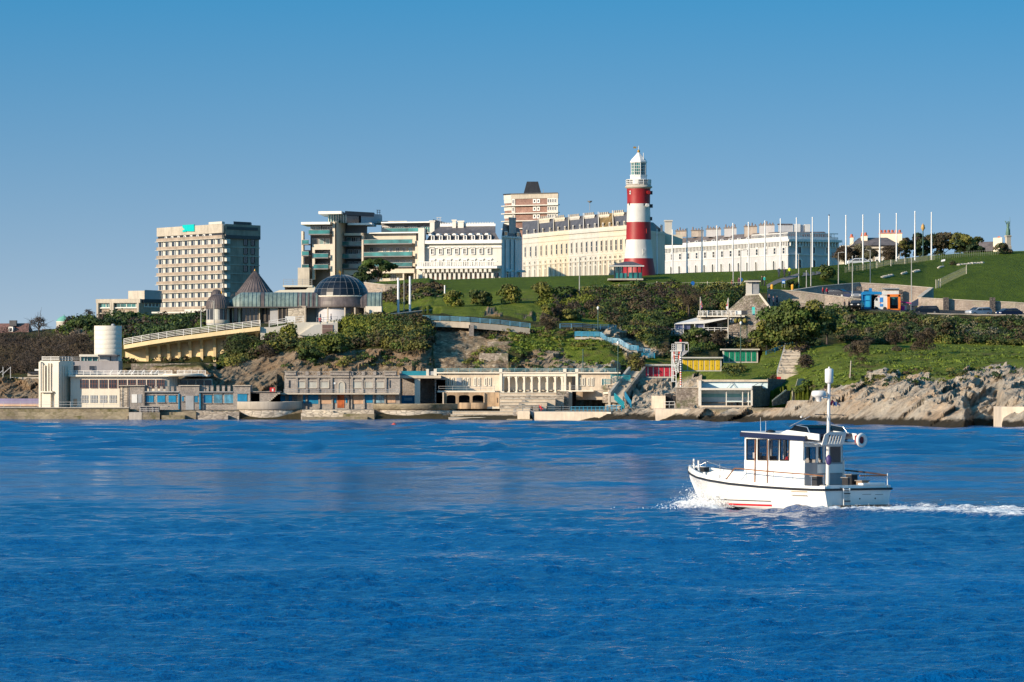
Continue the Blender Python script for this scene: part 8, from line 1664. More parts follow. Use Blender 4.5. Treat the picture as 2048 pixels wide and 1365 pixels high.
def person(label, loc, rz, coat, legs, hair, pose='stand', h=1.72, group=None, tilt=0):
 t = thing('person', label, 'person', loc, rz, group); C_ = paint('coat_%d%d%d' % tuple(int(x*99) for x in coat), coat, .8, .1, 3); L_ = paint('trousers_%d%d%d' % tuple(int(x*99) for x in legs), legs, .85, .1, 3); H_ = paint('hair_%d%d%d' % tuple(int(x*99) for x in hair), hair, .8, .1, 5)
 s = h/1.72; st = .16 if pose == 'walk' else .02
 J = [(0, 0, .92), (0, 0, 1.12), (0, -.01, 1.36), (0, -.01, 1.46), (0, -.03, 1.60), (.17, 0, 1.38), (.23, .03, 1.12), (.22, -.06, .88), (-.17, 0, 1.38), (-.23, -.03, 1.12), (-.22, -.12, .90), (.09, 0, .88), (.10, -st, .48), (.10, st*.8, .08), (-.09, 0, .88), (-.10, st, .48), (-.10, -st*.6, .08), (.10, st*.8-.13, .04), (-.10, -st*.6-.13, .04), (.22, -.1, .80), (-.22, -.17, .83)]
 B = [(0, 1), (1, 2), (2, 3), (3, 4), (2, 5), (5, 6), (6, 7), (2, 8), (8, 9), (9, 10), (0, 11), (11, 12), (12, 13), (0, 14), (14, 15), (15, 16), (13, 17), (16, 18), (7, 19), (10, 20)]
 R = [.14, .135, .15, .055, .10, .065, .05, .04, .065, .05, .04, .10, .075, .05, .10, .075, .05, .035, .035, .035, .035]
 if pose == 'sit':
  J = [(0, 0, .50), (0, .02, .72), (0, 0, .98), (0, 0, 1.07), (0, -.03, 1.21), (.18, 0, 1.0), (.25, -.08, .76), (.12, -.34, .80), (-.18, 0, 1.0), (-.25, -.08, .76), (-.12, -.34, .80), (.1, -.05, .5), (.12, -.45, .52), (.12, -.42, .08), (-.1, -.05, .5), (-.12, -.45, .52), (-.12, -.42, .08), (.12, -.55, .04), (-.12, -.55, .04), (.08, -.42, .83), (-.08, -.42, .83)]
 hz = J[4][2]*s; cz = (J[0][2]+.02)*s; wz = J[3][2]*s
 def zone(c):
  if c.z > wz-.02*s: return 2
  if pose == 'sit': return 1 if (c.z < .62*s and not (c.y > -.2 and c.z > .58*s)) else (2 if c.y < -.36*s else 0)
  if abs(c.x) > .19*s and c.z < .86*s: return 2
  return 0 if c.z > cz else 1
 skin_body('body', [(a*s, b*s, c*s) for a, b, c in J], B, [r*s for r in R], [C_, L_, SKIN_], zone, t)
 mb = MB(); rings = []
 for k in range(5): a = k/4*math.pi/2; rings.append([(math.cos(th)*.112*s*math.cos(a), (.02+math.sin(th)*.118*math.cos(a))*s+J[4][1]*s, hz+.0+math.sin(a)*.135*s) for th in [2*math.pi*i/10 for i in range(10)]])
 mb.loft(rings, H_, True, False); mb.obj('hair', t, rel=False)
 return t
# ---------------------------------------------------------------- the boat. local frame: x ahead of the transom, y to port, z up
def boat():
 ang = math.atan2(BH.y, BH.x)
 t = thing('motor_boat', 'white motor cruiser with navy wheelhouse roof and tall white mast heading left', 'motor boat', (BOAT_O.x, BOAT_O.y, 0), ang)
 G = bpy.data.materials.new; HW = paint('hull_gelcoat', (.82, .81, .77), .28, .04, .6); NV = paint('navy_gelcoat', (.012, .016, .05), .3, .1, 1); RD = paint('red_boot_stripe', (.60, .015, .02), .4, .06, 1); BK = paint('black_rubber', (.015, .015, .018), .5, .1, 2)
 TEAK = paint('varnished_teak', (.32, .13, .045), .35, .2, 3); SS = paint('stainless', (.6, .6, .6), .25, .08, 2, .8); DK = paint('grey_deck', (.50, .49, .46), .7, .08, 1); AF = paint('dark_antifoul', (.03, .02, .018), .7, .2, 1)
 def O(mb, name, par=None, fix=True): return mb.obj(name, par or t, rel=False, fix=fix)
 X_ = [0, .8, 2, 4, 6, 7.6, 8.8, 9.7, 10.25, 10.6]
 BS = [1.94, 1.96, 2.0, 2.02, 1.93, 1.66, 1.22, .72, .34, .05]
 ZS = [1.0, 1.0, 1.02, 1.08, 1.18, 1.30, 1.40, 1.50, 1.56, 1.60]
 BC = [1.72, 1.74, 1.76, 1.72, 1.5, 1.08, .62, .26, .08, .01]
 ZC = [.02, .02, .03, .06, .14, .28, .46, .72, 1.05, 1.42]
 ZK = [-.5, -.5, -.52, -.55, -.55, -.5, -.34, .12, .70, 1.30]
 def fn(A, x):
  for i in range(len(X_)-1):
   if X_[i] <= x <= X_[i+1]: q = (x-X_[i])/(X_[i+1]-X_[i]); return lerp(A[i], A[i+1], q)
  return A[-1]
 xs = sorted(set(list(np.linspace(0, 10.6, 44))+X_)); rings = []
 def sec(x):
  bs, zs, bc, zc, zk = fn(BS, x), fn(ZS, x), fn(BC, x), fn(ZC, x), fn(ZK, x); fl = .35*(x/10.6)**2
  side = [(0, zk), (bc*.5, lerp(zk, zc, .52)), (bc*.93, zc-.03), (bc, zc)]
  for k in range(1, 7): q = k/6; side.append((lerp(bc, bs, q**(1+fl)), lerp(zc, zs, q)))
  return side
 for x in xs:
  s_ = sec(x); ca = 0 if x > 0 else 0
  rings.append([(x, y, z) for y, z in s_]+[(x, -y, z) for y, z in s_[::-1][:-1]])
 mb = MB(); mb.loft(rings, HW, True, False, False); mb.add(rings[0], [tuple(range(len(rings[0])))], HW)
 hull = O(mb, 'hull')
 me = hull.data; me.materials.append(RD); me.materials.append(BK); me.materials.append(AF)
 # deck and bulwark
 mb = MB()
 for a, b in zip(xs, xs[1:]): mb.add([(a, fn(BS, a)-.02, fn(ZS, a)-.04), (b, fn(BS, b)-.02, fn(ZS, b)-.04), (b, -fn(BS, b)+.02, fn(ZS, b)-.04), (a, -fn(BS, a)+.02, fn(ZS, a)-.04)], [(0, 1, 2, 3)], DK)
 O(mb, 'deck')
 for sg in (1, -1):
  mb = MB()
  for a, b in zip(xs, xs[1:]):
   ya, yb, za, zb = fn(BS, a)*sg, fn(BS, b)*sg, fn(ZS, a), fn(ZS, b); hA = .10+.14*max(0, (a-6.5)/4); hB = .10+.14*max(0, (b-6.5)/4)
   mb.hexa([(a, ya, za-.06), (b, yb, zb-.06), (b, yb-.14*sg, zb-.06), (a, ya-.14*sg, za-.06), (a, ya*.985, za+hA), (b, yb*.985, zb+hB), (b, yb*.985-.10*sg, zb+hB), (a, ya*.985-.10*sg, za+hA)], HW)
  O(mb, 'bulwark', hull)
  mb = MB()
  for a, b in zip(xs, xs[1:]): mb.tube((a, (fn(BS, a)+.025)*sg, fn(ZS, a)-.05), (b, (fn(BS, b)+.025)*sg, fn(ZS, b)-.05), .045, .045, BK, 6)
  O(mb, 'rubbing_strake', hull)
  for zt_, zb_, m, x0, x1, nm in ((.27, .19, RD, 3.4, 9.0, 'red_stripe'), (.43, .39, BK, 3.4, 9.2, 'black_stripe'), (.12, -.3, AF, 0, 9.0, 'antifoul')):
   mb = MB(); q = [x for x in np.linspace(x0, x1, 26)]
   def yz(x, z):
    s_ = sec(x)
    for (y0, z0), (y1, z1) in zip(s_, s_[1:]):
     if z0 <= z <= z1 and z1 > z0: return lerp(y0, y1, (z-z0)/(z1-z0))
    return s_[0][0]
   for a, b in zip(q, q[1:]):
    if yz(a, zt_) <= 0.02 or yz(b, zt_) <= .02: continue
    P4 = [(a, (yz(a, zb_)+.012)*sg, zb_), (b, (yz(b, zb_)+.012)*sg, zb_), (b, (yz(b, zt_)+.012)*sg, zt_), (a, (yz(a, zt_)+.012)*sg, zt_)]; mb.add(P4, [(0, 1, 2, 3)], m)
   if mb.v: O(mb, nm, hull)
 mb = MB()
 mb.tube((-.03, -1.96, .95), (-.03, 1.96, .95), .05, .05, BK, 6); O(mb, 'transom_strake', hull)
 mb = MB(); mb.box(-.62, .0, -1.55, 1.75, .10, .20, paint('yellowed_platform', (.55, .47, .20), .6, .2, 1)); mb.box(-.6, 0, -1.5, 1.6, .02, .1, BK); O(mb, 'swim_platform')
 mb = MB(); mb.box(-.5, -.02, -1.45, 1.5, .24, .29, paint('platform_slats', (.10, .07, .05), .7, .2, 2)); O(mb, 'platform_slats')
 mb = MB()
 for y in (.92, .56): mb.tube((-.10, y, .18), (-.08, y, 1.0), .028, .028, WPAINT, 6)
 for k in range(5): mb.tube((-.11, .92, .30+k*.16), (-.11, .56, .30+k*.16), .022, .022, BK if k % 2 else WPAINT, 6)
 O(mb, 'boarding_ladder')
 for y in (-.1, -1.0): mb = MB(); mb.tube((-.012, y, .55), (.02, y, .55), .035, .035, BK, 10); O(mb, 'exhaust_outlet', hull)
 mb = MB(); mb.box(-.008, 0, -.75, -.25, .72, .735, BK); mb.box(-.008, 0, -1.45, -1.0, .70, .715, BK); O(mb, 'transom_lettering', hull)
 mb = MB()
 for z in (.86, .70): mb.box(1.05, 2.0, fn(BS, 1.5)-.015, fn(BS, 1.5)+.01, z-.012, z+.012, paint('gold_line', (.5, .38, .2), .5, .1))
 O(mb, 'side_lettering', hull)
 mb = MB(); mb.tube((7.3, 1.34, .52), (7.3, 1.42, .53), .045, .045, GREYM, 10); O(mb, 'through_hull_fitting', hull)
 # cockpit floor step, side decks, foredeck trunk
 mb = MB(); mb.box(5.75, 7.9, -1.15, 1.15, 1.0, 1.62, HW); mb.prism([(7.9, -1.15, 1.1), (7.9, -1.15, 1.62), (8.6, -1.0, 1.45), (8.6, -1.0, 1.2)], (0, 2.2, 0), HW); O(mb, 'foredeck_trunk')
 mb = MB(); mb.box(.05, .5, -1.75, 1.75, .96, 1.12, HW); mb.box(.2, .55, -1.8, -1.1, 1.1, 1.2, HW); O(mb, 'aft_locker')
 # wheelhouse with real openings
 x0, x1, yo = 2.04, 5.75, 1.20; zb, zs, zw0, zw1, zt = .98, 2.10, 2.14, 3.02, 3.10
 fr = lambda x: 1.0
 for sg in (1, -1):
  mb = MB(); def_ = None
  yb_, yt_ = yo*sg, (yo-.06)*sg
  def pan(a, b, z0, z1):
   f0 = lerp(yb_, yt_, (z0-zb)/(zt-zb)); f1 = lerp(yb_, yt_, (z1-zb)/(zt-zb)); k = -.05*sg
   mb.hexa([(a, f0, z0), (b, f0, z0), (b, f0+k, z0), (a, f0+k, z0), (a, f1, z1), (b, f1, z1), (b, f1+k, z1), (a, f1+k, z1)], HW)
  sh = lambda z: 0
  pan(x0, x1+.05, zb, zw0); pan(x0+.15, x1, zw1, zt)
  W = [(3.0, 3.56), (3.66, 4.22), (4.37, 4.95), (5.08, 5.66)]
  cut = [x0+.10]+[v for w in W for v in w]+[x1]
  for i in range(0, len(cut), 2): pan(cut[i], cut[i+1], zw0, zw1)
  O(mb, 'wheelhouse_side')
  for a, b in W:
   mb = MB(); zm = (zw0+zw1)/2; f = lerp(yb_, yt_, (zm-zb)/(zt-zb)); o_ = .006*sg; r = .07
   # dark rounded gasket
   out = [(a, zw0), (b, zw0), (b, zw1), (a, zw1)]
   for (p0, p1) in zip(out, out[1:]+out[:1]): mb.bar((p0[0], f+o_, p0[1]), (p1[0], f+o_, p1[1]), .03, BK)
   for cx_, cz_, dx, dz in ((a, zw0, r, r), (b, zw0, -r, r), (b, zw1, -r, -r), (a, zw1, r, -r)): mb.prism([(cx_, f-.02*sg, cz_), (cx_+dx, f-.02*sg, cz_), (cx_, f-.02*sg, cz_+dz)], (0, .04*sg, 0), BK)
   w_ = O(mb, 'window')
   mb = MB(); mb.add([(a, f-.012*sg, zw0), (b, f-.012*sg, zw0), (b, f-.012*sg, zw1), (a, f-.012*sg, zw1)], [(0, 1, 2, 3)], TINT); O(mb, 'pane', w_)
 mb = MB();
 for a, b in ((-1.15, -1.08), (-.42, -.34), (.34, .42), (1.08, 1.15)): mb.box(x1-.02, x1+.05, a, b, zw0, zt, HW)
 mb.box(x1-.02, x1+.05, -1.15, 1.15, zb, zw0, HW); mb.box(x1-.02, x1+.05, -1.15, 1.15, zw1, zt, HW); O(mb, 'windscreen_frame')
 mb = MB(); mb.box(x1, x1+.01, -1.08, 1.08, zw0, zw1, TINT); O(mb, 'windscreen')
 # aft bulkhead with windows and door
 mb = MB(); mb.box(x0+.1, x0+.15, -1.15, 1.15, zb, 2.05, GREYW); mb.box(x0+.1, x0+.15, -1.15, 1.15, 2.72, zt, HW)
 for a, b in ((1.06, 1.15), (.28, .4), (-.12, 0), (-1.15, -1.05)): mb.box(x0+.1, x0+.15, a, b, 2.05, 2.72, HW)
 mb.box(x0+.05, x0+.2, -1.15, .35, 1.6, 1.98, HW); O(mb, 'aft_bulkhead')
 mb = MB(); mb.box(x0+.12, x0+.13, -1.05, 1.06, 2.05, 2.72, TINT); O(mb, 'aft_window')
 # roof: navy fascia with a pale top
 mb = MB(); R0 = [(x0-.12, 2.98), (x1+.28, 3.12)]
 def plate(z0off, z1off, ex, m):
  c = []
  for zo in (z0off, z1off):
   for x, y in ((x0-.1-ex*.0, 1), (x1+.25+ex, 1), (x1+.25+ex, -1), (x0-.1, -1)): c.append((x, y*(yo+.05+ex*.3), lerp(3.0, 3.14, (x-x0)/(x1-x0))+zo))
  mb.hexa(c, m)
 plate(-.02, .18, .0, NV); plate(.18, .215, -.06, paint('roof_top', (.55, .55, .55), .5, .05, 1)); O(mb, 'wheelhouse_roof')
 mb = MB(); mb.lathe((4.6, .75, 3.32), [(.22, 0), (.2, .06), (.08, .11), (.01, .12)], BK, 16); O(mb, 'roof_hatch')
 mb = MB(); mb.tube((5.6, .4, 3.3), (5.62, .4, 3.95), .012, .006, WPAINT, 5); mb.tube((5.5, .2, 3.3), (5.5, .2, 3.8), .012, .006, WPAINT, 5); O(mb, 'whip_aerial')
 # flybridge
 mb = MB()
 for sg in (1, -1): mb.prism([(1.2, 1.12*sg, 3.0), (1.2, 1.12*sg, 3.27), (3.21, 1.1*sg, 3.43), (3.9, 1.0*sg, 3.24), (3.9, 1.0*sg, 3.20)], (0, -.06*sg, 0), HW)
 mb.prism([(3.21, -1.1, 3.43), (3.9, -1.0, 3.21), (3.85, -1.0, 3.21), (3.24, -1.1, 3.43)], (0, 2.1, 0), HW); O(mb, 'flybridge_coaming')
 mb = MB(); mb.box(1.45, 3.1, -1.02, 1.02, 3.15, 3.29, NV); mb.prism([(2.5, -.98, 3.29), (3.1, -.98, 3.29), (3.05, -.98, 3.51), (2.75, -.98, 3.51)], (0, 1.96, 0), NV); O(mb, 'flybridge_cover')
 mb = MB(); mb.prism([(3.15, -1.05, 3.41), (3.16, -1.05, 3.41), (2.72, -1.0, 3.64), (2.76, -1.0, 3.64)], (0, 2.05, 0), TINT2)
 for sg in (1, -1): mb.prism([(3.15, 1.05*sg, 3.41), (2.0, 1.08*sg, 3.35), (2.0, 1.05*sg, 3.54), (2.76, 1.0*sg, 3.64)], (0, .012*sg, 0), TINT2)
 wsn = O(mb, 'flybridge_screen')
 mb = MB(); mb.tube((2.74, -1.0, 3.64), (2.74, 1.0, 3.64), .02, .02, SS, 6)
 for sg in (1, -1): mb.tube((2.74, 1.0*sg, 3.64), (2.0, 1.05*sg, 3.55), .02, .02, SS, 6); mb.tube((2.0, 1.05*sg, 3.55), (1.75, 1.1*sg, 3.25), .025, .025, SS, 6)
 O(mb, 'screen_rail', wsn)
 # white bench with slatted back at the after end of the flybridge
 mb = MB(); mb.box(1.1, 1.55, -1.0, 1.05, 2.82, 2.9, WPAINT); ys = [.72, .56, .40, .24, .08]
 for y in ys: mb.prism([(1.02, y, 2.86), (1.02, y-.075, 2.86), (.86, y-.075, 3.28), (.86, y, 3.28)], (.03, 0, 0), WPAINT)
 mb.prism([(.88, 1.08, 3.24), (.84, .9, 3.36), (.84, -.15, 3.36), (.88, -.15, 3.24)], (.05, 0, 0), WPAINT); mb.prism([(1.02, -.0, 2.86), (1.02, -.15, 2.86), (.86, -.15, 3.3), (.86, 0, 3.3)], (.03, 0, 0), WPAINT); mb.prism([(1.04, 1.1, 2.8), (.86, 1.1, 3.26), (.86, .85, 3.26), (1.04, .85, 2.8)], (.04, 0, 0), WPAINT); O(mb, 'flybridge_bench')
 mb = MB()
 for sg in (1, -1): mb.tube((1.15, 1.1*sg, 2.85), (2.15, 1.12*sg, 2.95), .03, .03, SS, 6); pass
 O(mb, 'bench_support')
 # lifebuoy on the starboard quarter of the flybridge
 LB = thing_part = None
 mb = MB(); c = Vector((.95, -1.12, 3.0)); n = 20; Rr, rr = .23, .08; vs = []; fsx = []
 for i in range(n):
  a = 2*math.pi*i/n
  for j in range(8): b = 2*math.pi*j/8; rad = Rr+rr*math.cos(b); vs.append(c+Vector((rr*math.sin(b)*.9, rad*math.cos(a), rad*math.sin(a))))
 for i in range(n):
  for j in range(8): fsx.append((i*8+j, i*8+(j+1) % 8, ((i+1) % n)*8+(j+1) % 8, ((i+1) % n)*8+j))
 mb.add(vs, fsx, WPAINT, True); O(mb, 'lifebuoy')
 mb = MB(); mb.box(1.0, 1.2, -1.28, -.95, 2.8, 3.2, paint('maroon_cloth', (.25, .04, .05), .8, .2, 4)); O(mb, 'lifebuoy_holder')
 # mast with reflector, radar dome, flags
 mb = MB(); mb.tube((1.75, .1, .95), (1.66, .1, 5.5), .095, .06, WPAINT, 12); mast = O(mb, 'mast')
 mb = MB(); mb.lathe((1.66, .1, 5.45), [(.06, -.06), (.15, -.02), (.18, .02), (.18, .54), (.15, .58), (.04, .60), (.04, .66), (.01, .67)], WPAINT, 20); O(mb, 'radar_reflector', mast)
 mb = MB(); mb.lathe((1.95, .42, 4.86), [(.10, -.22), (.14, -.06), (.29, 0), (.32, .06), (.31, .18), (.24, .24), (.02, .25)], WPAINT, 24); mb.box(1.68, 2.0, .1, .45, 4.78, 4.84, WPAINT); O(mb, 'radar_dome', mast)
 mb = MB(); mb.tube((1.67, .35, 4.88), (1.67, -.5, 4.88), .014, .012, GREYM, 5); mb.tube((1.7, .9, 4.10), (1.7, -.95, 4.06), .02, .015, BK, 5); mb.tube((1.7, -.75, 4.06), (1.7, -.75, 4.02), .03, .03, BK, 5); O(mb, 'spreader', mast)
 mb = MB(); BLU = paint('flag_blue', (.04, .06, .3), .8, .05); REDC = paint('flag_red', (.6, .03, .05), .8, .05); WH = paint('flag_white', (.78, .75, .74), .8, .05)
 for k, (m, y0, y1, z0, z1) in enumerate(((REDC, .0, .1, 4.72, 4.5), (BLU, -.08, -.14, 4.66, 4.48), (WH, -.2, -.2, 4.66, 4.46), (REDC, -.28, -.24, 4.62, 4.52), (BLU, -.34, -.42, 4.58, 4.48))): mb.add([(1.6, y0, z0), (1.6, y0-.12, z0-.05), (1.63, y1-.12, z1-.03), (1.63, y1, z1)], [(0, 1, 2, 3)], m)
 O(mb, 'signal_flag', mast, False)
 mb = MB(); mb.tube((3.0, 1.1, 3.6), (1.9, .98, 4.02), .018, .015, SS, 5); mb.lathe((2.4, 1.02, 3.95), [(.04, 0), (.05, .05), (.01, .09)], WPAINT, 8); O(mb, 'light_bracket')
 # rails
 mb = MB()
 P_ = lambda x, up: Vector((x, fn(BS, x)*.97-.06, fn(ZS, x)+.1+up))
 seq = [P_(6.3, 0), P_(5.7, .52), P_(4.2, .52), P_(2.6, .50), P_(1.2, .48), P_(.15, .42)]
 for a, b in zip(seq, seq[1:]): mb.tube(a, b, .026, .026, TEAK, 6)
 O(mb, 'teak_handrail'); mb = MB()
 for x in (4.9, 3.2, 2.0, .9, .15): p = P_(x, 0); mb = MB(); mb.tube(p, p+Vector((0, 0, .48)), .016, .016, SS, 5); O(mb, 'rail_stanchion')
 mb = MB()
 Q_ = lambda x, up: Vector((x, -(fn(BS, x)*.97-.06), fn(ZS, x)+.1+up))
 seq = [Q_(3.2, .56), Q_(1.6, .52), Q_(.1, .42)]
 for a, b in zip(seq, seq[1:]): mb.tube(a, b, .035, .035, paint('dark_teak', (.08, .04, .03), .5, .2, 2), 6)
 mb.tube(Vector((.1, -1.7, 1.5)), Vector((.1, -.2, 1.52)), .028, .028, TEAK, 6)
 for x in (2.6, 1.5, .1): p = Q_(x, 0); mb.tube(p, p+Vector((0, 0, .5)), .02, .02, WPAINT, 6)
 O(mb, 'starboard_handrail')
 for x in (5.08, 4.30): mb = MB(); mb.tube((x, 1.24, 1.1), (x, 1.2, 3.0), .022, .022, TEAK, 6); O(mb, 'grab_post')
 for x, y in ((9.9, .35), (9.3, .62), (9.9, -.35), (9.3, -.62)):
  mb = MB(); b = Vector((x, y, fn(ZS, x)-.02)); mb.tube(b, b+Vector((.04, 0, .62 if y > 0 else .5)), .05 if y > 0 else .016, .045 if y > 0 else .016, WPAINT if y > 0 else SS, 8); O(mb, 'bow_post')
 mb = MB()
 for sg in (1, -1): mb.tube((10.5, .08*sg, 1.7), (9.9, .42*sg, 2.0), .014, .014, SS, 5); mb.tube((9.9, .42*sg, 2.0), (8.9, 1.0*sg, 1.6), .014, .014, SS, 5)
 O(mb, 'pulpit_rail')
 mb = MB(); mb.tube((9.9, 0, 1.66), (10.7, 0, 1.72), .05, .05, BK, 8); mb.box(9.5, 9.9, -.15, .15, 1.56, 1.76, BK); O(mb, 'anchor_windlass')
 for x in (8.3, 7.0): mb = MB(); p = P_(x, 0); mb.lathe((x, p.y-.1, p.z-.1), [(.07, 0), (.05, .06), (.08, .2), (.02, .22)], WPAINT, 8); O(mb, 'mooring_post')
 mb = MB(); b = P_(4.6, 0); mb.tube((7.9, 1.0, 1.75), (6.2, 1.1, 1.7), .012, .012, BK, 4); O(mb, 'stay_line')
 mb = MB(); p = Vector((1.0, .75, 2.66)); mb.tube(p, p-Vector((0, 0, .3)), .01, .01, WPAINT, 4); mb.lathe(p-Vector((0, 0, .62)), [(.02, -.08), (.10, -.03), (.12, .1), (.12, .24), (.05, .33), (.02, .36)], paint('purple_fender', (.06, .035, .16), .5, .1, 2), 12); O(mb, 'fender')
 # deck clutter
 for x, y, w, h, m in ((1.5, 1.0, .3, .35, BK), (1.35, -.9, .35, .4, BK), (.9, -1.1, .4, .15, paint('crate_tan', (.30, .22, .16), .7, .1)), (.55, .2, .12, .3, BK)):
  mb = MB(); mb.box(x-.2, x+.15, y-w/2, y+w/2, 1.0, 1.12+h, m); mb.box(x-.24, x+.2, y-w/2-.04, y+w/2+.05, 1.12+h, 1.16+h, paint('locker_lid', (.2, .19, .18), .6, .1)); O(mb, 'deck_box')
 mb = MB(); mb.box(.0, .3, -1.5, -.3, 1.12, 1.2, HW); O(mb, 'stern_seat')
 mb = MB(); mb.tube((.6, 1.3, 1.13), (-.05, .95, 1.0), .015, .015, BK, 5); mb.lathe((.75, 1.3, 1.1), [(.12, 0), (.13, .06), (.05, .09)], BK, 10); O(mb, 'coiled_rope')
 # helm inside
 mb = MB(); mb.box(4.6, 5.6, -.9, .9, 1.2, 2.15, paint('helm_brown', (.12, .07, .05), .6, .2, 2)); mb.box(4.7, 5.3, .3, .9, 2.15, 2.3, BK); O(mb, 'helm_console')
 mb = MB(); mb.box(3.5, 4.0, .1, .75, 1.1, 1.75, paint('helm_seat', (.1, .1, .12), .7, .1)); mb.box(3.4, 3.5, .1, .75, 1.6, 2.3, paint('helm_seat', (.1, .1, .12))); O(mb, 'helm_seat')
 mb = MB(); mb.box(5.2, 5.45, .7, 1.0, 2.2, 2.45, WPAINT); O(mb, 'chart_card')
 # skipper
 w = lambda x, y, z: Vector((BOAT_O.x, BOAT_O.y, 0))+BH*x+BP*(-y) if 0 else Vector((BOAT_O.x+BH.x*x+(-BH.y)*y, BOAT_O.y+BH.y*x+BH.x*y, z))
 sk = person('grey-haired person in a red jacket seated at the boat wheel', w(3.75, .42, 1.24), ang+math.pi/2, (.50, .02, .03), (.03, .03, .05), (.30, .25, .22), 'sit')
def tint(name, c, a):
 m, nt, b = nodes(name); tr_ = N(nt, 'ShaderNodeBsdfTransparent'); tr_.inputs[0].default_value = (*c, 1); mx = N(nt, 'ShaderNodeMixShader'); mx.inputs[0].default_value = a
 b.inputs['Base Color'].default_value = (.02, .02, .025, 1); b.inputs['Roughness'].default_value = .05
 nt.links.new(tr_.outputs[0], mx.inputs[1]); nt.links.new(b.outputs[0], mx.inputs[2]); nt.links.new(mx.outputs[0], nt.nodes['Material Output'].inputs[0]); return m
TINT = tint('tinted_boat_glass', (.82, .82, .84), .15); TINT2 = tint('green_perspex', (.45, .6, .55), .3)
boat()
# spray thrown up by the bow: thousands of white flecks
def spray():
 m, nt, b = nodes('spray_white'); b.inputs['Base Color'].default_value = (.85, .87, .88, 1); b.inputs['Roughness'].default_value = .6
 n = 14000; S_ = RNG.uniform(0, 1, n); sg = np.where(RNG.random(n) < .72, 1, -1)
 s = 9.5-S_*3.0+RNG.normal(0, .25, n); q = sg*(np.clip(1.9*np.sqrt(np.clip((10.6-s)/10, 0, 1)), 0, 2)*.75+.15+RNG.exponential(.62, n)*(.4+S_)); z = RNG.exponential(.15, n)*np.clip(1.7-np.abs(q)*.3, .2, 2)+.08
 P3 = np.stack([BOAT_O.x+BH.x*s+BP.x*q, BOAT_O.y+BH.y*s+BP.y*q, z], -1)
 nn = RNG.normal(size=(n, 3)); nn /= np.linalg.norm(nn, axis=1)[:, None]
 o = leafmesh('bow_spray', P3, nn, .022, np.ones((n, 3)), None, None); o.data.materials.clear(); o.data.materials.append(m); o['kind'] = 'stuff'; o['label'] = 'white spray thrown up beside the bow of the boat'
 n = 7000; s = -RNG.uniform(.2, 9, n); q = RNG.choice([1, -1], n)*(1.3-s*.10)+RNG.normal(0, .5, n); z = RNG.exponential(.05, n)+.12
 P3 = np.stack([BOAT_O.x+BH.x*s+BP.x*q, BOAT_O.y+BH.y*s+BP.y*q, z], -1); nn = RNG.normal(size=(n, 3)); nn /= np.linalg.norm(nn, axis=1)[:, None]
 o = leafmesh('wake_froth', P3, nn, .018, np.ones((n, 3)), None, None); o.data.materials.clear(); o.data.materials.append(m); o['kind'] = 'stuff'; o['label'] = 'broken white froth in the wake behind the boat'
spray()
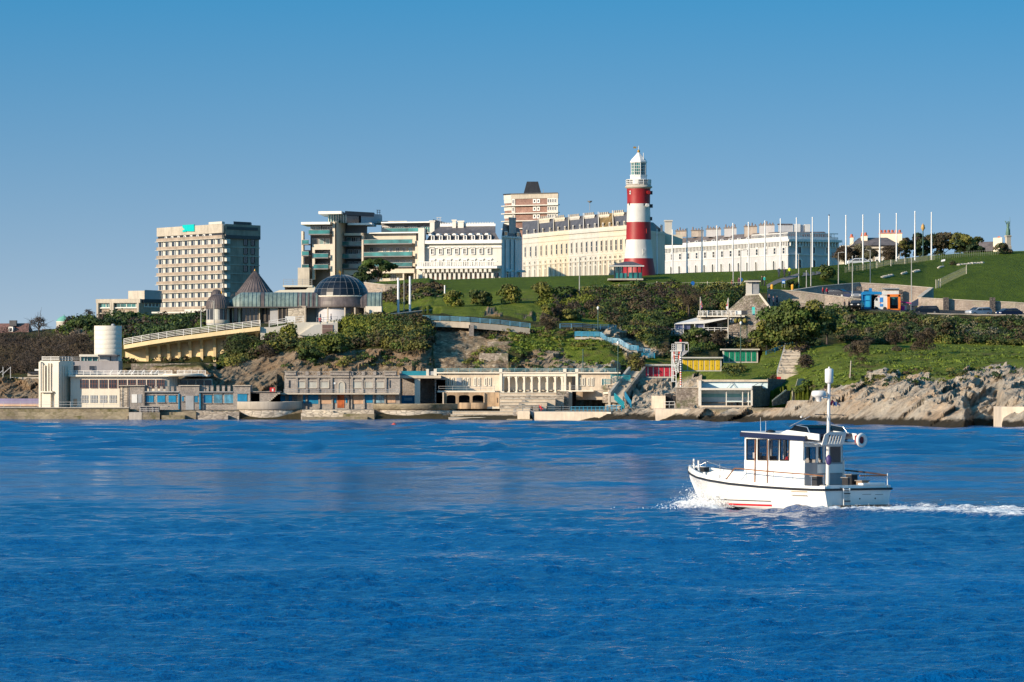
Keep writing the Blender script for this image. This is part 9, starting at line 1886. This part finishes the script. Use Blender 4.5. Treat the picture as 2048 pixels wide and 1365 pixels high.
# ---------------------------------------------------------------- poles, lamps, fences, cars, vans, people
def buoy():
 p = Vector((XX(788, 648), 648, 0)); mb = MB(); mb.lathe(p, [(.02, -.3), (.25, -.2), (.36, .0), (.33, .16), (.16, .27), (.05, .3), (.05, .36), (.01, .37)], paint('orange_red_buoy', (.65, .08, .03), .45, .1, 2), 20); one(mb, 'mooring_buoy', 'small orange-red mooring buoy floating off the stone bastions', 'buoy', p)
buoy()
def poles():
 FP = paint('flagpole_white', (.82, .81, .80), .35, .04, 1)
 L = [(1314, 459), (1345, 460), (1374, 457), (1404, 455), (1434, 452), (1466, 447), (1497, 445), (1530, 442), (1561, 438), (1593, 436), (1625, 435), (1658, 430), (1692, 431), (1726, 430), (1759.5, 428), (1793, 427), (1830, 423), (1863, 425)]
 for i, (x, yt) in enumerate(L):
  yb = lerp(546, 517, (x-1314)/549)-(-3); b = hit(x, yb); Y = b.y; h = ZZ(yt, Y)-b.z
  t = thing('flagpole', 'bare white flagpole on the lawn, %s counting from the lighthouse' % ORD[i], 'flagpole', b, 0, 'row of bare white flagpoles on the lawn')
  mb = MB(); mb.tube(b-Vector((0, 0, .3)), b+Vector((0, 0, h-.15)), .15, .09, FP, 8); mb.obj('pole', t); mb = MB(); mb.lathe(b+Vector((0, 0, h-.15)), [(.11, 0), (.13, .08), (.08, .18), (.01, .22)], FP if i != 11 else DARKM, 8); mb.obj('cap', t)
 LP = paint('lamp_post_grey', (.40, .40, .37), .5, .1, 1); LG = paint('lamp_post_green', (.03, .09, .08), .5, .1, 1); WG = paint('opal_globe', (.75, .74, .70), .3, .04)
 rows_ = [(1466.5, 573, 500, LP, 'tall grey lamp post left of the blue round sign, before the white terrace', 0), (1481.5, 577, 500, LP, 'tall grey lamp post carrying the blue round sign', 1), (1597.5, 577, 512, LP, 'grey lamp post in front of the shaded terrace end', 0), (1621.8, 574, 470, LP, 'tallest grey lamp post left of the large lawn bush', 0),
    (1677, 588, 505, LP, 'slim grey lamp post rising from the stone road wall', 1), (1705, 617, 515, LP, 'slim grey lamp post left of the blue kiosk van', 0), (1740.5, 600, 500, LP, 'slim grey lamp post behind the blue kiosk van', -1), (1823, 621, 518, LP, 'slim grey lamp post by the magenta awning', 0), (1159, 597, 514, LP, 'tall pale lamp post on the green bank below the terrace', 1),
    (402, 655, 615, LP, 'short lamp post behind the left half of the sloping walkway', 0), (428, 650, 602, LP, 'lamp post with side arm beside the bar rotunda', -1), (764, 628, 577, LP, 'lamp post with black and white banded foot by the barrel roof', -1), (1166, 737, 702, LG, 'dark lamp post on the promenade above the colonnade', 0), (1613, 577, 544, LP, 'short white post on the lawn left of the round bush', 0),
    (604, 640, 603, LP, 'slim lamp post in front of the copper barrel roof', 1)]
 for x, yb, yt, m, lab, arm in rows_:
  b = hit(x, yb); b.z = max(b.z-.0, b.z); Y = b.y; h = ZZ(yt, Y)-b.z; t = thing('lamp_post', lab, 'lamp post', b); mb = MB(); mb.tube(b-Vector((0, 0, .4)), b+Vector((0, 0, h)), .10, .06, m, 8); mb.obj('post', t)
  if arm: mb = MB(); mb.tube(b+Vector((0, 0, h-.1)), b+Vector((arm*.9, 0, h)), .05, .04, m, 6); mb.box(b.x+arm*.6-.2, b.x+arm*.9+.2, b.y-.12, b.y+.12, b.z+h-.04, b.z+h+.06, m); mb.obj('lamp_arm', t)
  else: mb = MB(); mb.lathe(b+Vector((0, 0, h)), [(.07, 0), (.12, .1), (.1, .2), (.01, .24)], m, 8); mb.obj('lamp_head', t)
 for x, yb, yt, lab in ((1236, 775, 690, 'tall dark green lamp post beside the teal landing'), (1481.6, 725, 650, 'dark green lamp post in front of the green huts'), (1196, 661, 620, 'green lamp post with white lantern on the upper cliff path')):
  b = P(x, yb, {1236: 766, 1481.6: 806, 1196: 808}[x]); h = ZZ(yt, b.y)-b.z; t = thing('lamp_post', lab, 'lamp post', b); mb = MB(); mb.tube(b-Vector((0, 0, .5)), b+Vector((0, 0, h)), .09, .06, LG, 8); mb.obj('post', t); mb = MB(); mb.lathe(b+Vector((0, 0, h)), [(.08, 0), (.18, .12), (.2, .34), (.1, .5), (.01, .54)], WG, 10); mb.obj('lantern', t)
 b = P(1846, 517, 955); h = ZZ(462, b.y)-b.z; t = thing('ornate_lamp', 'dark green column with a golden lantern standing before the dark trees', 'lamp post', b); mb = MB(); mb.tube(b-Vector((0, 0, .5)), b+Vector((0, 0, h)), .12, .09, LG, 8); mb.obj('post', t); mb = MB(); mb.lathe(b+Vector((0, 0, h)), [(.12, 0), (.2, .2), (.42, .5), (.3, .75), (.34, .95), (.1, 1.2), (.02, 1.4)], paint('golden_lantern', (.55, .33, .10), .5, .1, 2), 10); mb.obj('lantern', t)
 for x, yt, yb, Y, w, lab in ((796.5, 556, 626, 842, .2, 'left of the two thick white masts on the road right of the bar'), (820, 553, 625, 842, .2, 'right of the two thick white masts on the road right of the bar'), (808, 560, 625, 842, .06, 'thin grey pole between the two thick white masts')):
  b = P(x, yb, Y); mb = MB(); mb.tube(b-Vector((0, 0, .5)), P(x, yt, Y), w, w*.85, FP if w > .1 else LP, 8); one(mb, 'white_mast', lab, 'mast', b)
 for x, yt, yb, lab in ((889.5, 572, 590, 'left of the white bollard posts by the bushes on the lawn'), ): b = hit(x, yb); mb = MB(); mb.tube(b, b+Vector((0, 0, 1.6)), .12, .12, FP, 8); one(mb, 'white_post', 'short leaning white post at the lawn edge behind the yellow-green bush', 'post', b)
 b = hit(1326, 576); mb = MB(); mb.box(b.x-.15, b.x+.15, b.y-.1, b.y+.1, b.z, b.z+.8, paint('yellow_hi_vis', (.75, .75, .05), .6, .05)); one(mb, 'yellow_post', 'small bright yellow post on the lawn left of the dark bush', 'post', b)
 mb = MB(); b = P(1700, 752, 668); mb.tube(b-Vector((0, 0, .3)), P(1702, 722, 668), .09, .09, CONCP, 4); one(mb, 'marker_post', 'pale square marker post on the grass above the limestone shore', 'post', b)
 for x, yb, lab in ((1481.5, 560, 'round blue cycle sign on the lamp post left of the kiosk'), (1385.5, 567, 'small round blue sign on the lawn fence right of the lighthouse')):
  b = hit(x, yb+12); mb = MB(); c = Vector((b.x, b.y-.15, ZZ(yb, b.y))); mb.tube(c, c+Vector((0, .06, 0)), .34, .34, paint('sign_blue', (.01, .12, .42), .4, .05), 16)
  if x < 1400: mb.tube(b, c+Vector((0, .05, 0)), .04, .04, LP, 6)
  one(mb, 'round_sign', lab, 'sign', b)
 b = hit(1567, 576); mb = MB(); z = ZZ(564, b.y); mb.box(b.x-.28, b.x+.28, b.y-.04, b.y+.04, z-.3, z+.35, paint('sign_blue', (.01, .12, .42))); mb.box(b.x-.22, b.x+.22, b.y-.06, b.y-.04, z-.18, z+.12, paint('sign_pale', (.5, .65, .8), .5, .05))
 for s in (-.22, .22): mb.tube((b.x+s, b.y, b.z), (b.x+s, b.y, z-.3), .035, .035, LP, 6)
 one(mb, 'information_sign', 'blue information sign on two legs beside the sloping lawn path', 'sign', b)
 for x, lab in ((1544, 'left of the two orange bins above the stone wall'), (1585, 'right of the two orange bins above the stone wall')):
  b = P(x, 580, 850); mb = MB(); mb.lathe(b, [(.22, 0), (.24, .5), (.26, .7), (.18, .85), (.02, .9)], paint('orange_bin', (.80, .36, .02), .5, .1, 2), 10); one(mb, 'orange_bin', lab, 'bin', b)
 # lawn fences: stakes and thin rails
 FE = paint('fence_stakes', (.42, .40, .30), .7, .1, 1)
 def fence(lab, pts, h, big):
  t = thing('lawn_fence', lab, 'fence', hit(*pts[0])); mb = MB(); st_ = MB(); n = 0
  Pp = [hit(*p) for p in pts]
  for a, b in zip(Pp, Pp[1:]):
   for z in (.4*h, .95*h): mb.bar(a+Vector((0, 0, z)), b+Vector((0, 0, z)), .025, FE)
   c = max(1, int((b-a).length/.45))
   for i in range(c): p = a.lerp(b, i/c); st_.bar(p, p+Vector((0, 0, h)), .02, FE)
  mb.obj('rails', t); o = st_.obj('pales', t); o['kind'] = 'stuff'
  for i in range(len(big)): p = hit(*big[i]); q = MB(); q.tube(p-Vector((0, 0, .1)), p+Vector((0, 0, h*1.15)), .08, .08, paint('fence_post', (.5, .47, .38), .7, .1), 6); q.obj('post', t)
 fence('thin paled fence running along the lawn edge below the lighthouse', [(1160, 586), (1240, 582), (1320, 577), (1400, 577), (1490, 577)], 1.0, [(1188, 585), (1238, 582), (1290, 579), (1314, 577), (1415, 577), (1440, 577)])
 fence('thin paled fence climbing the lawn in front of the flagpoles', [(1690, 546), (1750, 537), (1810, 528), (1870, 520), (1930, 514), (2000, 510)], 1.0, [(1698, 541), (1726, 541), (1754, 537), (1782, 533), (1810, 528)])
 fence('short diagonal slatted fence on the right-hand lawn', [(1872, 577), (1900, 563), (1933, 548)], 1.3, [(1872, 577), (1877, 576), (1881, 575), (1933, 548)])
 # pale stone strips in the lawn, information table
 STN = paint('pale_lawn_stone', (.55, .50, .42), .9, .15, 1)
 for x0, y0, x1, y1, lab in ((1763, 556, 1785, 551, 'pale stone strip in the lawn above the blue kiosk van'), (1803, 549, 1813, 546, 'short pale stone in the lawn above the orange stand'), (1826, 545, 1838, 542, 'pale stone strip in the lawn left of the diagonal fence top'), (1915, 531, 1967, 526, 'long pale stone strip high on the right-hand lawn'), (1876, 537, 1887, 534, 'short pale stone below the lawn information table')):
  a = hit(x0, y0); b = hit(x1, y1); mb = MB(); n = 8; r = random.Random(x0)
  for i in range(n): p = a.lerp(b, (i+.5)/n); s = (b-a).length/n*.62; mb.lathe(p-Vector((0, 0, .1)), [(s, 0), (s*r.uniform(.7, 1.), .18+r.random()*.1), (s*.4, .3+r.random()*.12)], STN, 6, False, yaw=r.random()*3)
  one(mb, 'lawn_stone', lab, 'stone', a, 'pale stones in the lawn')
 b = hit(1886, 531); mb = MB(); mb.tube(b, b+Vector((0, 0, .7)), .07, .07, LG, 6); mb.prism([b+Vector((-.36, -.2, .6)), b+Vector((.36, -.2, .75)), b+Vector((.4, .2, 1.05)), b+Vector((-.3, .2, .9))], (0, 0, .06), WPAINT); one(mb, 'information_table', 'tilted white information table on the right-hand lawn', 'information board', b)
poles()
def lawn_path(name, pts, w, m):
 P_ = [hit(*p) for p in pts]; mb = MB()
 for a, b in zip(P_, P_[1:]):
  n = 8
  for i in range(n):
   p, q = a.lerp(b, i/n), a.lerp(b, (i+1)/n); c = []
   for v, s in ((p, -w), (q, -w), (q, w), (p, w)): px = CX+v.x*F/v.y; c.append((v.x, v.y+s, ground(px, v.y+s)+.06))
   mb.add(c, [(0, 1, 2, 3)], m)
 o = mb.obj(name); o['kind'] = 'structure'; o['label'] = 'narrow tarmac path climbing the lawn'
lawn_path('path', [(1534, 574), (1556, 563), (1580, 556), (1612, 549), (1650, 545)], 1.3, paint('worn_tarmac', (.20, .18, .17), .9, .15, 1))
# cars: one kind each of estate, saloon, copied and recoloured through object-level materials
def car(label, loc, rz, col, scale=1.0, kind='hatch'):
 t = thing('parked_car', label, 'car', loc, rz, 'cars parked along the seafront road'); C_ = paint('car_paint_%d%d%d' % tuple(int(x*99) for x in col), col, .25, .04, 1, .3, 0, False); R_ = paint('tyre_rubber', (.02, .02, .02), .8, .1, 2)
 prof = [(-2.1, .35), (-2.15, .75), (-2.0, .98), (-1.45, 1.02), (-.75, 1.42), (.9, 1.46), (1.75, 1.05), (2.1, .95), (2.15, .4), (2.0, .25), (-2.0, .25)] if kind != 'estate' else [(-2.2, .35), (-2.25, .75), (-2.05, .95), (-1.2, 1.02), (-.55, 1.45), (1.7, 1.5), (2.12, 1.1), (2.25, .8), (2.25, .4), (2.1, .25), (-2.1, .25)]
 k = len(prof); rings = [[(x*q, y, .25+(z-.25)*(1 if z < 1.1 else w)) for x, z in prof] for y, q, w in ((-.86, .93, .86), (-.80, .985, .97), (-.4, 1, 1), (.4, 1, 1), (.80, .985, .97), (.86, .93, .86))]
 mb = MB(); mb.loft(rings, C_, True); mb.obj('body', t, rel=False)
 for sg in (-1, 1):
  mb = MB(); pts = [(-1.3, 1.02), (-.72, 1.33), (.85, 1.37), (1.5, 1.04)] if kind != 'estate' else [(-1.1, 1.02), (-.5, 1.36), (1.6, 1.40), (1.95, 1.06)]
  mb.prism([(x, .845*sg, z*.955) for x, z in pts], (0, .03*sg, 0), GLASS); mb.box(.1, .17, .85*sg-.04, .85*sg+.04, .95, 1.36, C_); mb.obj('side_window', t, rel=False)
 mb = MB(); a, b = ((-1.5, 1.02), (-.82, 1.42)) if kind != 'estate' else ((-1.25, 1.04), (-.62, 1.45)); mb.prism([(a[0], -.7, a[1]), (b[0], -.62, b[1]), (b[0], .62, b[1]), (a[0], .7, a[1])], (-.03, 0, .03), GLASS); mb.obj('windscreen', t, rel=False)
 mb = MB(); a, b = ((1.72, 1.08), (.98, 1.45)) if kind != 'estate' else ((2.1, 1.12), (1.75, 1.47)); mb.prism([(a[0], -.7, a[1]), (b[0], -.62, b[1]), (b[0], .62, b[1]), (a[0], .7, a[1])], (.03, 0, .03), GLASS); mb.obj('rear_window', t, rel=False)
 for x in (-1.35, 1.35):
  for sg in (-1, 1):
   mb = MB(); mb.tube((x, .70*sg, .33), (x, .90*sg, .33), .33, .33, R_, 16); mb.tube((x, .895*sg, .33), (x, .91*sg, .33), .2, .2, GREYM, 10); mb.obj('wheel', t, rel=False)
 for sg in (-1, 1):
  mb = MB(); mb.box(-2.16, -2.0, .55*sg-.16, .55*sg+.16, .66, .82, WPAINT); mb.obj('headlight', t, rel=False)
  mb = MB(); mb.box(1.98, 2.19, .68*sg-.1, .68*sg+.1, .72, .95, paint('tail_light', (.5, .02, .02), .3, .05)); mb.obj('tail_light', t, rel=False)
 t.scale = (scale,)*3; return t
car('dark hatchback behind the road wall, leftmost of the parked cars', P(1674, 596, 858), 2.6, (.015, .018, .03)); car('dark blue hatchback behind the road wall, second from the left', P(1694, 600, 857), 2.5, (.02, .03, .08))
car('white-fronted car behind the road wall, third from the left', P(1713, 600, 856), 1.5, (.30, .31, .33)); car('black car with white number plate, left of the blue kiosk van', P(1714, 619, 842), 1.35, (.012, .012, .015))
car('dark estate car parked at the foot of the lawn, right of the magenta awning', P(1850, 630, 846), .25, (.012, .02, .035), .98, 'estate'); car('silver estate car parked by the right-hand wall', P(1957, 633, 846), .55, (.45, .47, .50), .98, 'estate')
car('dark blue car at the right edge, mostly hidden by the parapet', P(2018, 635, 846), .5, (.015, .025, .07)); car('white car parked beyond the lawn under the flagpoles', P(1716, 533, 940), .1, (.75, .75, .74))
def vans():
 Y = 845; BL_ = paint('kiosk_blue', (.01, .20, .48), .45, .08, 1); OR = paint('stand_orange', (.80, .20, .02), .5, .08, 1); MG = paint('magenta_cloth', (.50, .02, .22), .7, .1, 1); z = lambda y, y_=Y: ZZ(y, y_); x = lambda p, y_=Y: XX(p, y_); q = lambda v: 1640+v/8.533; w = lambda v: 520+v/8.533
 t = thing('blue_kiosk', 'bright blue seafront trailer kiosk with open side awning', 'kiosk', (x(1740), Y, z(621)))
 mb = MB(); mb.box(x(q(725)), x(q(860)), Y, Y+2.2, z(w(850)), z(w(560)), BL_); mb.obj('body', t)
 mb = MB(); mb.prism([(x(q(a)), Y-.3, z(w(b))) for a, b in ((705, 585), (745, 540), (1040, 545), (1060, 575), (1050, 590), (870, 590), (720, 600))], (0, 2.6, 0), BL_); mb.box(x(q(840)), x(q(890)), Y+.3, Y+.9, z(w(540)), z(w(485)), BL_); mb.obj('roof', t)
 mb = MB()
 for a in (715, 865, 1035): mb.bar((x(q(a)), Y-.2, z(w(850))), (x(q(a)), Y-.2, z(w(580))), .08, BL_)
 mb.bar((x(q(715)), Y-.22, z(w(690))), (x(q(865)), Y-.22, z(w(690))), .05, BL_); mb.obj('frame', t)
 mb = MB(); mb.box(x(q(780)), x(q(850)), Y-.12, Y-.02, z(w(830)), z(w(610)), paint('cyan_panel', (.03, .35, .62), .35, .1)); mb.obj('panel', t)
 mb = MB(); mb.box(x(q(880)), x(q(1030)), Y+1.2, Y+1.3, z(w(840)), z(w(600)), BLACKI); mb.obj('opening', t)
 t = thing('ice_cream_van', 'small white ice cream van with blue and red side panel between the kiosks', 'van', (x(1762), Y-.4, z(621))); R_ = MATS['tyre_rubber']; ya = Y-.9
 mb = MB(); rr = [[(x(q(a)), yy, z(w(b))) for a, b in ((930, 830), (930, 700), (950, 650), (985, 640), (985, 615), (1065, 605), (1140, 620), (1140, 845), (1020, 850))] for yy in (ya, ya+1.7)]; mb.loft(rr, WPAINT, False); mb.obj('body', t)
 mb = MB(); mb.box(x(q(1012)), x(q(1068)), ya-.04, ya, z(w(725)), z(w(645)), paint('van_blue', (.05, .25, .65), .4, .1)); mb.box(x(q(1015)), x(q(1068)), ya-.04, ya, z(w(800)), z(w(755)), paint('van_blue', (.05, .25, .65))); mb.box(x(q(980)), x(q(1010)), ya-.04, ya, z(w(640)), z(w(625)), paint('flag_red', (.6, .03, .05))); mb.box(x(q(1012)), x(q(1030)), ya-.05, ya, z(w(745)), z(w(730)), paint('flag_red', (.6, .03, .05))); mb.obj('serving_panel', t)
 mb = MB(); mb.box(x(q(938)), x(q(975)), ya-.03, ya, z(w(700)), z(w(655)), GLASS); mb.obj('window', t)
 for a in (955, 1100): mb = MB(); c = (x(q(a)), ya-.05, z(w(835))); mb.tube(c, (c[0], c[1]+.25, c[2]), .3, .3, R_, 12); mb.obj('wheel', t)
 t = thing('orange_stand', 'orange framed stall front with dark teal interior', 'stall', (x(1786), Y-.6, z(622))); yb = Y-1
 for a0, a1, b0, b1, nm in ((1140, 1185, 600, 850, 'side_frame'), (1330, 1365, 600, 850, 'side_frame'), (1140, 1365, 590, 632, 'top_frame'), (1150, 1365, 838, 860, 'counter')): mb = MB(); mb.box(x(q(a0)), x(q(a1)), yb, yb+.35, z(w(b1)), z(w(b0)), OR); mb.obj(nm, t)
 mb = MB(); mb.box(x(q(1185)), x(q(1330)), yb+1.5, yb+1.6, z(w(838)), z(w(632)), BLACKI); mb.box(x(q(1225)), x(q(1325)), yb+1.3, yb+1.4, z(w(775)), z(w(640)), paint('teal_goods', (.02, .22, .25), .6, .5, 6)); mb.obj('interior', t)
 t = thing('white_catering_box', 'white catering trailer with raised grey roof behind the orange stall', 'trailer', (x(1782), Y+6, z(605))); yc = Y+6
 mb = MB(); mb.box(x(q(1075), yc), x(q(1345), yc), yc, yc+2, z(w(600), yc), z(w(535), yc), WPAINT); mb.obj('body', t); mb = MB(); mb.box(x(q(1070), yc), x(q(1355), yc), yc-.4, yc+2.2, z(w(500), yc), z(w(480), yc), GREYM); mb.box(x(q(1080), yc), x(q(1350), yc), yc, yc+.1, z(w(535), yc), z(w(500), yc), TERR); mb.obj('roof', t)
 t = thing('magenta_awning', 'magenta awning and cloth-covered tables right of the orange stall', 'awning', (x(1812), Y, z(622)))
 mb = MB(); mb.prism([(x(q(a)), Y-.3, z(w(b))) for a, b in ((1365, 705), (1560, 735), (1555, 750), (1365, 722))], (0, 2, 0), MG); mb.obj('canopy', t); mb = MB(); mb.box(x(q(1370)), x(q(1440)), Y-.4, Y+.4, z(w(865)), z(w(790)), MG); mb.box(x(q(1440)), x(q(1470)), Y-.3, Y+.4, z(w(860)), z(w(780)), paint('pale_cloth', (.5, .42, .38), .8, .1)); mb.obj('table', t)
 for a in (1368, 1475, 1550): mb = MB(); mb.bar((x(q(a)), Y-.2, z(w(868))), (x(q(a)), Y-.2, z(w(725))), .05, GREYM); mb.obj('post', t)
 mb = MB(); mb.prism([(x(q(a)), Y+3, z(w(b))) for a, b in ((1560, 780), (1565, 735), (1705, 655), (1705, 775), (1600, 800))], (0, .4, 0), paint('dark_canopy', (.03, .05, .1), .6, .1)); one(mb, 'dark_canopy', 'dark slanting canopy beside the wall end right of the magenta awning', 'canopy', (x(1832), Y+3, z(615)))
vans()
PL = [((1646, 595, 850), (.55, .02, .03), (.05, .05, .06), 'stand', 'person in a red coat, left of the red-coated pair by the road wall'), ((1654, 595.5, 850), (.50, .02, .04), (.1, .1, .12), 'stand', 'person in a red coat, right of the red-coated pair by the road wall'),
  ((1558, 555, None), (.03, .05, .09), (.04, .05, .08), 'walk', 'person in dark blue with a white cap walking on the lawn path'), ((1569, 556, None), (.03, .03, .06), (.03, .03, .04), 'walk', 'person in dark clothes beside the hi-vis jacket on the lawn path'), ((1579, 554, None), (.65, .75, .05), (.05, .05, .08), 'walk', 'person in a yellow hi-vis jacket on the lawn path'),
  ((1529, 572, 862), (.0, .32, .30), (.03, .03, .05), 'stand', 'person in a teal jacket behind the white kiosk'), ((1524, 572, 864), (.04, .04, .06), (.03, .03, .04), 'stand', 'person in a dark coat behind the white kiosk'), ((1538.5, 609, 843), (.04, .04, .08), (.03, .03, .05), 'walk', 'leftmost of the three people in dark coats on the path below the kiosk'),
  ((1547, 613, 843), (.03, .04, .09), (.03, .03, .05), 'walk', 'middle of the three people in dark coats on the path below the kiosk'), ((1554, 613, 844), (.05, .04, .07), (.03, .03, .05), 'walk', 'rightmost of the three people in dark coats on the path below the kiosk'), ((1464, 575, None), (.25, .06, .05), (.03, .03, .05), 'sit', 'seated person in a dark red top by the tall lamp post'),
  ((1478, 575, None), (.10, .03, .06), (.03, .03, .05), 'stand', 'person standing beside the lamp post with the blue sign'), ((1689, 621, 842), (.03, .03, .04), (.02, .02, .03), 'stand', 'left of two dark-clothed people at the road edge by the hedge'), ((1698, 621, 842), (.03, .03, .05), (.02, .02, .03), 'stand', 'right of two dark-clothed people at the road edge by the hedge'),
  ((640, 650, 818), (.4, .05, .05), (.05, .05, .08), 'sit', 'person in red seated on the bar terrace'), ((662, 650, 816), (.05, .06, .12), (.03, .03, .05), 'stand', 'person in dark blue standing on the bar terrace')]
for (a, b, Y_), c1, c2, ps, lab in PL:
 loc = hit(a, b) if Y_ is None else P(a, b, Y_); person(lab, loc, random.uniform(0, 6.28), c1, c2, (.7, .7, .68) if 'white cap' in lab else (.06, .04, .03), ps)
